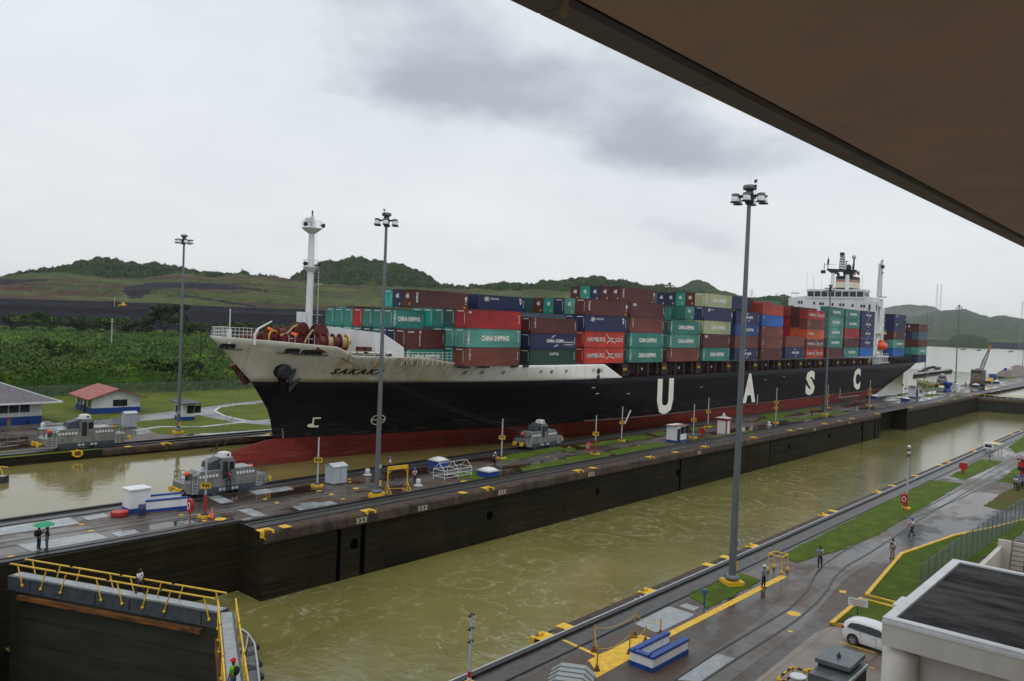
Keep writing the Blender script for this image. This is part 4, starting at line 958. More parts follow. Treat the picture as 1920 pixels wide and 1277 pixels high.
for X in (68.6, 69.5, 71, 72.5, 74, 75.5): rl.tube((X, hy(X, 14.7), 14.6), (X, hy(X, 14.7), 15.5), .04, white, n=4)
for z in (15, 15.4): rl.path([(X, hy(X, 14.7), z) for X in (68.4, 70, 72, 74, 76)], .03, white, n=4)
for X, yo in ((62.9, 0), (63.6, 0), (65.2, 0), (65.9, 0)):
    y = hy(X, 16)+.5; rl.tube((X, y, 15.5), (X, y, 17.6), .05, lgrey, n=4)
for X in (62.9, 65.2): y = hy(X, 16)+.5; rl.tube((X, y, 17), (X+.7, y, 17), .05, lgrey, n=4)
part(rl, 'railing')
fs = MB(); p = YP(430, 638, SYC-1); fs.tube((p.x, SYC-1, 16), (p.x, SYC-1, 20.8), .07, white, n=6); fs.box(p.x-.2, p.x+.2, SYC-1.2, SYC-.8, 16, 18, white); part(fs, 'flag_staff')
cr = MB(); a = Vector((58.6, SYC-3.5, 16)); cr.tube(a, a+Vector((0, 0, 1.5)), .2, white); cr.tube(a+Vector((0, 0, 1.4)), a+Vector((.5, 0, 2.2)), .18, white); cr.tube(a+Vector((.5, 0, 2.2)), a+Vector((2.2, -.6, 3.3)), .15, white, .1); cr.tube(a+Vector((2.2, -.6, 3.3)), a+Vector((2.2, -.6, .3)), .025, dkgrey, n=4); part(cr, 'bow_crane')
# mooring winches: drums with flanges
wd = mat('winch_paint', (.1, .012, .01), .5, var=.4, vscale=1.5); rope = mat('mooring_rope', (.42, .32, .17), .9, var=.4, vscale=8)
def winch(c, L, r, nd, ropec=rope, yel=True, d=(1, 0, 0), big=None):
    w = MB(); c = Vector(c); d = Vector(d).normalized(); st = L/(nd*2)
    w.tube(c-d*L/2, c+d*(L/2+.6), r*.3, wd, n=10)
    for i in range(nd+1):
        q = c+d*(-L/2+i*L/nd); w.tube(q-d*.06, q+d*.06, r, yellow if (yel and i in (nd,)) else wd, n=18); w.tube(q-d*.09, q+d*.09, r*.84, wd, n=18)
    for i in range(nd): q = c+d*(-L/2+(i+.5)*L/nd); w.tube(q-d*L/nd*.44, q+d*L/nd*.44, r*.66, ropec if i % 2 else wd, n=14)
    w.box(c.x-L/2-.8, c.x-L/2-.1, c.y-.6, c.y+.6, c.z-r, c.z+r*.5, wd); w.box(c.x-L/2, c.x+L/2, c.y-.7, c.y+.7, c.z-r-.25, c.z-r*.6, wd)
    o = part(w, 'mooring_winch'); return o
def inb(px, inset, z):
    "point just inside the bulwark that the photo shows in column px"
    best = min(np.arange(55, 76, .05), key=lambda X: abs(math.atan2(hy(X, 16)+inset, X)-az_of(px)+.0)); return (best, hy(best, 16)+inset, z)
def winch_at(px, inset, z, *a, **k): return winch(inb(px, inset, z), *a, **k)
winch_at(476, 2.6, 16.9, 2.4, 1.0, 1, wd, False); winch_at(508, 2.4, 17.0, 1.2, 1.1, 1, rope, True, (.3, -1, 0))
winch_at(538, 4.6, 17.5, 3.6, 1.25, 2, wd, False); winch_at(550, 2.8, 16.7, 2.6, 1.0, 2, wd, False); winch_at(524, 3.6, 17.0, 2.0, 1.0, 2, wd, False)
winch_at(562, 3.8, 17.6, .9, 1.75, 1, wd, False, (.35, -1, 0)); winch_at(598, 3.6, 17.4, .9, 1.8, 1, wd, False, (.35, -1, 0)); winch_at(580, 4.2, 16.8, 2.2, 1.2, 2, wd, False)
winch_at(624, 2.2, 16.6, 4.2, 1.25, 4, rope, True, (1, -.25, 0))
md = MB()
for i in range(34):
    X = 57.5+rng.random()*12.5; y = hy(X, 15)+.8+rng.random()*3; md.box(X, X+.3+rng.random()*.9, y, y+.3+rng.random()*.5, 14.6, 15.9+rng.random()*1.3, wd if i % 4 else brown)
part(md, 'deck_machinery')
for (a, c) in ((inb(502, 3.5, 18.3), inb(512, 3.2, 17.9)), (inb(547, 2.2, 17.7), inb(558, 1.8, 17.4))):
    ob = MB(); ob.tube(a, c, .22, mat('orange_canvas', (.85, .13, .03), .7, bump=.02, bscale=8), .3, n=8); part(ob, 'orange_wrap')
rp = MB(); rp.path([inb(526, 2.2, 17.3), inb(540, 2.2, 17.7), inb(550, 2.4, 18.6), inb(558, 3, 18.9)], .16, rope, 8); rp.path([inb(572, 2, 16.4), inb(580, 2, 17.5), inb(588, 2.2, 18.3)], .15, rope, 8)
part(rp, 'rope')
bt = MB()
for X in (70.3, 71.6, 72.6, 74.0, 75.0, 76.5): 
    y = hy(X, 14.7)+.8; bt.lathe((X, y, 14.3), [(.5, 0), (.42, .5), (.52, .75), (.5, .85)], dkgrey, 12); bt.lathe((X, y, 15.15), [(.5, 0), (.45, .12)], cream, 12)
for X in (69.9, 73.2, 74.2): y = hy(X, 14.7)+2; bt.box(X-.5, X+.5, y-.4, y+.4, 14.3, 16.2-(X > 71)*.2, black if X < 71 else brown)
part(bt, 'bollard')
# breakwater: white V plate
bw = MB()
A0 = Vector((71.4, SYC, 0)); A1 = Vector((76.9, hy(76.9, 14.6)+.15, 0))
def onpl(px, py):
    d = ray(px, py); n = Vector((-(A1-A0).y, (A1-A0).x, 0)); t = n.dot(A0)/n.dot(d); return Vector((d.x*t, d.y*t, CAM_H+d.z*t))
pl = [onpl(*q) for q in ((590, 609), (718, 625), (757, 652), (757, 671), (680, 672), (590, 665))]
n = Vector((-(A1-A0).y, (A1-A0).x, 0)).normalized()*.12
bw.add([tuple(p) for p in pl]+[tuple(p+n) for p in pl], [tuple(range(6))[::-1], tuple(range(6, 12))]+[(i, (i+1) % 6, 6+(i+1) % 6, 6+i) for i in range(6)], white)
mr = [(p.x, 2*SYC-p.y, p.z) for p in pl]; bw.add(mr, [tuple(range(6))], white)
o = part(bw, 'breakwater')
# foremast
fm = MB(); fx, fy = 69.4, SYC
zz = lambda py: YP(582, py, SYC).z
def mastpx(px, py): p = YP(px, py, SYC); return p
b0, b1 = mastpx(577, 622), mastpx(584, 500); t1 = mastpx(586.5, 400)
ax = lambda z: 69.6
fm.tube((ax(0), SYC, 14.5), (ax(0), SYC, 28.2), .58, white, .46, n=14); fm.tube((ax(0), SYC, 28.2), (ax(0), SYC, 33.6), .5, white, .42, n=14); fm.tube((ax(0), SYC, 33.5), (ax(0), SYC, 35.2), .36, white, .3, n=12)
for z, r in ((27.5, 1.15), (33.3, 1.5)):
    fm.lathe((ax(0), SYC, z), [(.5, -.75), (r, 0), (r, .12), (.5, .14)], white, 8, smooth=False)
    for i in range(10):
        t = i*math.pi/5; p = (ax(0)+r*math.cos(t), SYC+r*math.sin(t)); fm.tube((*p, z), (*p, z+1.1), .03, white, n=4)
    for h in (.6, 1.1): fm.path([(ax(0)+r*math.cos(t), SYC+r*math.sin(t), z+h) for t in np.linspace(0, 2*math.pi, 11)], .03, white, 4)
    for t in (3.6, 5.2): fm.tube((ax(0)+(r+.1)*math.cos(t), SYC+(r+.1)*math.sin(t), z+.5), (ax(0)+(r+.5)*math.cos(t), SYC+(r+.5)*math.sin(t), z+.45), .28, dkgrey, .34, n=8)
fm.box(ax(0)-1.0, ax(0)-.3, SYC-.5, SYC+.4, 34.2, 34.8, alu); fm.tube((ax(0), SYC, 35.1), (ax(0), SYC, 36.0), .1, dkgrey, n=6); fm.sphere((ax(0), SYC, 35.8), .16, dkgrey)
fm.box(ax(0)-1.9, ax(0)-.9, SYC-.6, SYC+.4, 18.6, 20.8, white); fm.box(ax(0)-2.0, ax(0)-.8, SYC-.7, SYC+.5, 18.4, 18.6, white)
part(fm, 'foremast')
ld = MB(); X = ax(0)+.5
for dz in (0, .45): ld.tube((X+.1, SYC-.45+dz*0-.4, 16), (X+.1-.35*0, SYC-.85, 28), .035, white, n=4); 
ld.tube((X+.5, SYC-.85, 16), (X+.35, SYC-.85, 28), .035, white, n=4)
for z in np.arange(16, 33.2, .4): ld.tube((X+.1-(z > 28)*.3, SYC-.85+(z > 28)*.3, z), (X+.5-(z > 28)*.3, SYC-.85+(z > 28)*.3, z), .028, white, n=4)
for z in (18, 20.4, 25): ld.box(X, X+1.0, SYC-1, SYC-.3, z, z+.06, white)
part(ld, 'ladder')

# superstructure
dh = MB(); XB = 290.0
def yz(px, py): d = ray(px, py); t = XB/d.x; return d.y*t, CAM_H+d.z*t
wt, wb = yz(1560, 556)[1], 31.2
dh.box(XB, XB+14, 87.5, 115.3, 11, 31.4, white)                        # house
dh.box(XB+.05, XB+4.6, 85.4, 117.4, 31.3, 34.0, white)                 # full-width bridge deck with wing bulwarks
for s in (0, 1):                                                       # tapering wings towards the wheelhouse
    y0, y1 = (90.8, 85.4) if s == 0 else (110.2, 117.4)
    dh.extr([(y0, 34.0), (y0, 34.9), (y1, 34.1), (y1, 34.0)], XB+.1, XB+.4, white, 'x')
part(dh, 'deckhouse')
wh = MB(); ya, yb = 90.4, 110.6
wh.box(XB-.15, XB+6, ya, yb, 34.0, 34.55, white); wh.box(XB-.05, XB+5.8, ya+.2, yb-.2, 34.5, 36.6, white); wh.box(XB-.15, XB+6.2, ya-.1, yb+.1, 36.5, 37.2, white)
for i in range(9): y = ya+.2+i*(yb-ya-.4)/8; wh.box(XB-.12, XB+.2, y-.13, y+.13, 34.5, 36.5, white)
who = part(wh, 'wheelhouse')
gl = MB()
for i in range(8): y = ya+.42+i*(yb-ya-.4)/8; gl.box(XB-.09, XB, y, y+(yb-ya-.4)/8-.3, 34.6, 36.45, glass)
for X in (XB+.6, XB+2.4, XB+4.2): gl.box(X, X+1.4, ya+.12, ya+.25, 34.85, 36.2, glass)
part(gl, 'window', who)
pw = MB()
for px in (1498, 1503, 1526.5, 1538, 1543, 1561, 1575.5, 1581, 1598.5, 1615, 1620.5):
    y, z = yz(px, 567+(px-1500)*.06); pw.box(XB-.04, XB+.1, y-.35, y+.35, z-.5, z+.5, glass)
for px in (1632, 1641): y, z = yz(px, 576); pw.box(XB-.04, XB+.1, y-.6, y+.6, z-1.1, z+.9, dkgrey)
part(pw, 'porthole')
for (px, py) in ((1488, 549), (1651.5, 556.5)):
    y, z = yz(px, py); cn = MB(); cn.box(XB+.5, XB+2.6, y-1.3, y+1.3, z-.12, z+.06, black)
    for a in (-1.1, 1.1): cn.tube((XB+1, y+a, 34), (XB+1, y+a, z), .05, white, n=4)
    part(cn, 'wing_canopy')
# near-side column, posts below the wing
ns = MB(); ns.box(XB-1.2, XB+.6, 86.3, 87.8, 13.5, 33, white); ns.box(XB+3.6, XB+4.6, 86.0, 86.8, 26, 32, white)
ns.bar((XB+.8, 86.5, 14.2), (XB+5, 86.5, 21), .5, .5, white); ns.bar((XB+5, 86.4, 22.3), (XB+9.6, 86.4, 26.0), .35, .35, white); ns.bar((XB+9.6, 86.4, 22.4), (XB+9.6, 86.4, 26.4), .3, .3, white); ns.bar((XB+3.4, 86.4, 26.2), (XB+9.8, 86.4, 26.2), .25, .25, white)
ns.box(XB+4, XB+11, 85.6, 88, 21.9, 22.15, cream)
for X in np.arange(XB+4.2, XB+11, .8): ns.tube((X, 85.7, 22.1), (X, 85.7, 23.1), .04, cream, n=4)
ns.box(XB-.5, XB+14.5, 85.5, 89, 13.6, 14.1, white)
for X in np.arange(XB, XB+14, 2.2): ns.box(X, X+.25, 85.6, 85.85, 11.4, 13.6, white)
for X in np.arange(XB, XB+14.4, 1.0): ns.tube((X, 85.6, 14), (X, 85.6, 15), .04, white, n=4)
ns.tube((XB, 85.6, 15), (XB+14, 85.6, 15), .04, white, n=4); ns.box(XB-.4, XB+15, 85.2, 85.4, 11.6, 11.9, lgrey)
part(ns, 'side_platform')
dv = MB()
for X in (XB+4.2, XB+9.6): dv.bar((X, 86.6, 14.1), (X-1.6, 86.2, 18.2), .35, .35, white); dv.bar((X+1.4, 87.2, 14.1), (X-.6, 87, 18.4), .3, .3, white)
dv.sphere((XB+3.4, 86.2, 14.9), .8, cream); dv.tube((XB+6.5, 86, 21.5), (XB+6.5, 86, 19.6), .12, white, n=6)
part(dv, 'davit')
lb = MB(); c = (XB+6.4, 86.2, 17.3); red_o = mat('lifeboat_orange', (.75, .07, .02), .35)
c = (XB+8.4, 86.2, 17.6); lb.sphere(c, 1.0, red_o, 18, 10, (4.2, 1.5, 1.6)); lb.lathe((c[0]-.3, 86.2, 18.8), [(1.0, 0), (1.0, .7), (.5, .9)], red_o, 12); lb.box(c[0]-3.3, c[0]+3.3, 84.72, 84.85, 17.5, 17.65, mat('lifeboat_belt', (.4, .03, .01), .5))
part(lb, 'lifeboat')
# funnel with bands
fu = MB(); fY0, fY1 = yz(1601, 540)[0], yz(1568, 540)[0]; k = (XB+18)/XB; fY0 = fY0*k; fY1 = fY1*k; fx0, fx1 = XB+15, XB+25
zf_ = lambda py: CAM_H+(lambda d: d.z*(XB+16)/d.x)(ray(1585, py)); bgr = mat('band_green', (.02, .08, .04), .5)
bands = [(31.4, zf_(549), dkgrey), (zf_(549), zf_(545.5), bgr), (zf_(545.5), zf_(543.5), cream), (zf_(543.5), zf_(539.5), bgr), (zf_(539.5), zf_(528.5), cream), (zf_(528.5), zf_(526), red), (zf_(526), zf_(524.5), lgrey), (zf_(524.5), zf_(522.5), brown), (zf_(522.5), zf_(517.5), black)]; ZT_ = zf_(517.5)-47.5
for z0, z1, m in bands:
    q0, q1 = (z0-38)*.05, (z1-38)*.05
    def ring(q): return [(fx0+q, fY0+1+q), (fx0+1.5+q, fY0+q*.6), (fx1-q, fY0+q*.6), (fx1-q, fY1-q*.6), (fx0+1.5+q, fY1-q*.6), (fx0+q, fY1-1-q)]
    a, c = ring(q0), ring(q1); fu.add([(*p, z0) for p in a]+[(*p, z1) for p in c], [(i, (i+1) % 6, 6+(i+1) % 6, 6+i) for i in range(6)]+[tuple(range(6, 12))], m)
ym = (fY0+fY1)/2
fu.tube((fx0+2, fY1-1, 47+ZT_), (fx0+2, fY1-.8, 48.7+ZT_), .5, black, n=10); fu.tube((fx0+2, fY1-.8, 48.5+ZT_), (fx0+2, fY1+.3, 49+ZT_), .45, black, n=10)
fu.tube((fx0+3, fY0+2.2, 47+ZT_), (fx0+3, fY0+1.8, 48.6+ZT_), 1.1, black, n=12); fu.tube((fx0+3, fY0+1.8, 48.2+ZT_), (fx0+3, fY0-.1, 48.8+ZT_), .85, black, n=12)
part(fu, 'funnel')
# radar mast: yoke on two white legs, lattice towers and aerials
XM = XB+6
def q3(px, py, X=XM): d = ray(px, py); t = X/d.x; return Vector((X, d.y*t, CAM_H+d.z*t))
rm = MB(); 
rm.tube(q3(1560.5, 545), q3(1562, 512), .75, white, .6, n=8); rm.tube(q3(1588, 548), q3(1589, 515), .7, white, .7, n=8)
rm.add([q3(*p) for p in ((1550, 503), (1551, 507), (1561, 514), (1564, 514), (1567, 510), (1580, 509.5), (1582, 519), (1590, 519), (1607, 507), (1604, 506), (1552, 503.5))]+[q3(*p)+Vector((1.2, 0, 0)) for p in ((1550, 503), (1551, 507), (1561, 514), (1564, 514), (1567, 510), (1580, 509.5), (1582, 519), (1590, 519), (1607, 507), (1604, 506), (1552, 503.5))],
       [tuple(range(11)), tuple(range(21, 10, -1))]+[(i, (i+1) % 11, 11+(i+1) % 11, 11+i) for i in range(11)], black)
p = q3(1591.5, 502); rm.sphere(p, .95, black, 14, 8, (.6, 1, 1.3))
a, b_ = q3(1573.5, 504), q3(1576.5, 477); a2, b2 = q3(1583, 505), q3(1580.5, 477)
for s in (0, 1.4):
    o_ = Vector((s, 0, 0)); rm.tube(a+o_, b_+o_, .13, dkgrey, n=4); rm.tube(a2+o_, b2+o_, .13, dkgrey, n=4)
    for i in range(6):
        t0, t1_ = i/6, (i+1)/6; rm.tube(a.lerp(b_, t0)+o_, a2.lerp(b2, t1_)+o_, .1, lgrey, n=4); rm.tube(a.lerp(b_, t0)+o_, a2.lerp(b2, t0)+o_, .1, dkgrey, n=4)
p = q3(1578.5, 476); rm.box(p.x-.3, p.x+1.2, p.y-.6, p.y+.6, p.z-.5, p.z+.5, black)
p0, p1 = q3(1552.5, 504), q3(1553.5, 482); rm.tube(p0, p1, .22, alu, .22, n=5); rm.tube(q3(1552.5, 496), q3(1553.5, 486), .35, dkgrey, n=5)
p0, p1 = q3(1600.5, 506), q3(1601.5, 484); rm.tube(p0, p1, .3, dkgrey, n=6); rm.sphere(q3(1601.5, 482), .75, lgrey); rm.tube(q3(1597.5, 506), q3(1600.5, 492), .15, dkgrey, n=4)
rm.tube(q3(1587, 500), q3(1587.5, 490), .15, dkgrey, n=4); rm.tube(q3(1585, 490), q3(1591, 490), .12, dkgrey, n=4)
rm.tube(q3(1545, 507), q3(1546, 493), .12, dkgrey, n=4); rm.tube(q3(1545, 496), q3(1568, 496.5), .08, lgrey, n=4); rm.box(*[v for q in (q3(1543, 509),) for v in (q.x, q.x+.6, q.y-.8, q.y+.8, q.z-.7, q.z+.5)], dkgrey)
for px, py0, py1 in ((1513.5, 550, 510), (1526, 548, 515), (1541, 548, 528), (1617, 552, 515), (1521, 545, 538), (1602, 548, 530)): rm.tube(q3(px-1, py0), q3(px, py1), .06, lgrey, n=4)
part(rm, 'radar_mast')
sm = MB(); a, b_, a2, b2 = q3(1644, 556, XB+2), q3(1648.5, 494, XB+2), q3(1651, 556, XB+2), q3(1653.5, 487, XB+2)
for s in (0, 1.1):
    o_ = Vector((s, 0, 0)); sm.tube(a+o_, b_+o_, .16, white, n=4); sm.tube(a2+o_, b2+o_, .16, white, n=4)
    for i in range(12):
        t0, t1_ = i/12, (i+1)/12; sm.tube(a.lerp(b_, t0)+o_, a2.lerp(b2, t1_)+o_, .1, white, n=4); sm.tube(a.lerp(b_, t0)+o_, a2.lerp(b2, t0)+o_, .1, white, n=4)
sm.tube(q3(1653.5, 490, XB+2), q3(1656.5, 487, XB+2), .12, dkgrey, n=4); p = q3(1655, 500, XB+2); sm.box(p.x-.3, p.x+.5, p.y-.5, p.y+.5, p.z-.6, p.z+.5, dkgrey); sm.tube(q3(1652, 514, XB+2), q3(1657, 511, XB+2), .15, dkgrey, n=4)
part(sm, 'signal_mast')
# stern mooring gear
sg = MB(); sg.box(343, 356, 88, 90, 11, 12.2, black)
for X in (346, 349, 352): sg.lathe((X, 87.4, 11), [(.6, 0), (.5, 1.2), (.6, 1.6)], black, 10)
sg.sphere((352.5, 88.6, 12.3), 1.1, mat('tan_cover', (.35, .2, .06), .8)); sg.sphere((347.5, 87, 12.2), .9, white)
sg.tube((357, 92, 11), (357, 92, 19.5), .15, brown, n=5); sg.box(356.4, 358.3, 91.6, 92.4, 19.4, 19.8, dkgrey); sg.box(355.8, 357.5, 91, 93, 13.5, 15.5, dkgrey)
part(sg, 'stern_gear')
fg = MB(); q = [(1600.5, 515), (1606, 510), (1610, 513), (1612, 518), (1604, 520)]
fg.add([q3(*p, XB+9) for p in ((1593, 517), (1607, 508), (1607, 513))]+[q3(*p, XB+9)+Vector((.05, 0, 0)) for p in ((1593, 517), (1607, 508), (1607, 513))], [(0, 1, 2), (5, 4, 3), (0, 3, 4, 1), (1, 4, 5, 2), (2, 5, 3, 0)], white)
fg.add([q3(*p, XB+9) for p in ((1606, 510.5), (1611.5, 508), (1611.5, 515.5), (1609, 517))]+[q3(*p, XB+9)+Vector((.05, 0, 0)) for p in ((1606, 510.5), (1611.5, 508), (1611.5, 515.5), (1609, 517))], [(0, 1, 2, 3), (7, 6, 5, 4)], red)
part(fg, 'flag')
# tow cables to the locomotives
def sag(a, c, s, n=10): a, c = Vector(a), Vector(c); return [a.lerp(c, i/n)-Vector((0, 0, s*4*(i/n)*(1-i/n))) for i in range(n+1)]
for lb, A_, B_, s_ in (('dark tow cables from the bow rail to the locomotive beside the red hull', (69.3, hy(69.3, 14.5)-.05, 14.5), (99.5, 82.6, 2.6), 1.2), ('thin tow cables hanging from the bow tip to the nearest locomotive', (58.2, SYC-2.6, 15.5), (44.6, 83.2, 2.6), .3), ('tow cables from the far side of the bow to the far wall locomotive', (60.8, SYC+6.5, 15.2), (44.5, 121, 2.8), .5)):
    cb = MB(); cb.path(sag(A_, B_, s_), .028, dkgrey, 4); cb.path(sag(Vector(A_)+Vector((.25, 0, 0)), Vector(B_)+Vector((1.2, 0, 0)), s_*.85), .028, dkgrey, 4); cb.tube(A_, Vector(A_)+Vector((.25, 0, 0)), .03, dkgrey, n=4)
    tag(cb.build('tow_cable'), lb, 'cable')

# ================================================================== containers
def cmat(name, c, col2=None):
    m = mat('container_'+name, c, .5, var=.0 if col2 else .16, col2=col2, vscale=.55, stretch=(.5, .5, 1.2), detail=7)
    t = m.node_tree; b = t.nodes['Principled BSDF']; src = b.inputs['Base Color'].links[0].from_socket
    oi = N(t, 'ShaderNodeNewGeometry'); mp = N(t, 'ShaderNodeMapping'); mp.inputs['Scale'].default_value = (.75, .75, .12); t.links.new(oi.outputs['Position'], mp.inputs[0])
    n = N(t, 'ShaderNodeTexNoise', inp={'Scale': 1.0, 'Detail': 8, 'Roughness': .7}); t.links.new(mp.outputs[0], n.inputs['Vector'])
    n2 = N(t, 'ShaderNodeTexNoise', inp={'Scale': .09, 'Detail': 2}); t.links.new(oi.outputs['Position'], n2.inputs['Vector'])
    q = mixc(t, 1.0, src, ramp(t, n2.outputs[0], [(.35, (.72, .72, .72)), (.65, (1.3, 1.3, 1.3))]), 'MULTIPLY')
    q = mixc(t, math_(t, 'MULTIPLY', ramp(t, n.outputs[0], [(.58, (0, 0, 0)), (.72, (1, 1, 1))]), .55), q, (.1, .05, .03)); t.links.new(q, b.inputs['Base Color']); return m
CC = {'teal': cmat('teal', (.028, .18, .145)), 'lteal': cmat('pale_teal', (.09, .3, .25), (.06, .23, .185)), 'bteal': cmat('bright_teal', (.012, .31, .235)), 'maroon': cmat('maroon', (.085, .014, .013)), 'brown': cmat('brown', (.145, .034, .022)),
      'navy': cmat('navy', (.011, .018, .075)), 'blue': cmat('blue', (.015, .045, .2)), 'bblue': cmat('bright_blue', (.012, .1, .36)), 'red': cmat('red', (.34, .013, .013)), 'hred': cmat('bright_red', (.42, .03, .015)),
      'orange': cmat('orange', (.5, .085, .02)), 'green': cmat('dark_green', (.012, .05, .03)), 'yell': cmat('pale_olive', (.36, .37, .2), (.3, .33, .2)), 'slate': cmat('slate', (.05, .085, .11)), 'dteal': cmat('dark_teal', (.012, .075, .065)), 'ored': cmat('orange_red', (.33, .04, .02))}
CN = {'teal': 'teal', 'lteal': 'pale teal', 'bteal': 'bright turquoise', 'maroon': 'maroon', 'brown': 'reddish brown', 'navy': 'navy', 'blue': 'blue', 'bblue': 'bright blue', 'red': 'red', 'hred': 'bright red', 'orange': 'orange', 'green': 'dark green', 'yell': 'pale olive', 'slate': 'slate blue', 'dteal': 'dark teal', 'ored': 'orange red'}
wtx = mat('container_lettering', (.72, .72, .68), .5, var=.15, vscale=3); CW = 2.44
_cm = {}
def cont_meshes(col, L, Hh):
    k = (col, round(L, 1), round(Hh, 2))
    if k in _cm: return _cm[k]
    m = CC[col]; b = MB(); e = .12
    # corrugated long sides and front, flat roof; x 0..L, y 0..CW
    def corr(p0, p1, outn, pitch=.55, dep=.045):
        p0, p1 = Vector(p0), Vector(p1); Ls = (p1-p0).length; n_ = max(2, int(Ls/pitch)); d = (p1-p0)/n_; pts = []
        for i in range(n_):
            for f_, q in ((0, 0), (.32, 0), (.5, 1), (.82, 1)): pts.append(p0+d*(i+f_)-Vector(outn)*dep*q)
        pts.append(p1); V_ = [(p.x, p.y, e) for p in pts]+[(p.x, p.y, Hh-e) for p in pts]; k_ = len(pts)
        b.add(V_, [(i, i+1, k_+i+1, k_+i) for i in range(k_-1)], m)
    corr((e, .03, 0), (L-e, .03, 0), (0, -1, 0)); corr((L-e, CW-.03, 0), (e, CW-.03, 0), (0, 1, 0)); corr((.03, CW-e, 0), (.03, e, 0), (-1, 0, 0), .5)
    b.add([(L-.02, e, e), (L-.02, CW-e, e), (L-.02, CW-e, Hh-e), (L-.02, e, Hh-e)], [(0, 1, 2, 3)], m)
    b.add([(0, 0, Hh-.02), (L, 0, Hh-.02), (L, CW, Hh-.02), (0, CW, Hh-.02)], [(0, 1, 2, 3)], m)
    body = b.mesh('body')
    f = MB()
    for x in (0, L-.14):
        for y in (0, CW-.14): f.box(x, x+.14, y, y+.14, 0, Hh-.05, m)
    for z in (0, Hh-.14):
        for y in (0, CW-.1): f.box(.14, L-.14, y, y+.1, z, z+.11, m)
        for x in (0, L-.1): f.box(x, x+.1, .14, CW-.14, z, z+.11, m)
    for x in (-.01, L-.15):
        for y in (-.01, CW-.15):
            for z in (-.02, Hh-.14): f.box(x, x+.16, y, y+.16, z, z+.11, dkgrey)
    _cm[k] = (body, f.mesh('frame')); return _cm[k]
WORD = ['bottom', 'second', 'third', 'fourth', 'fifth', 'sixth']; ORD = ['first', 'second', 'third', 'fourth', 'fifth', 'sixth', 'seventh', 'eighth', 'ninth', 'tenth', 'eleventh', 'twelfth', 'thirteenth', 'fourteenth', 'fifteenth', 'sixteenth']
ncont = [0]
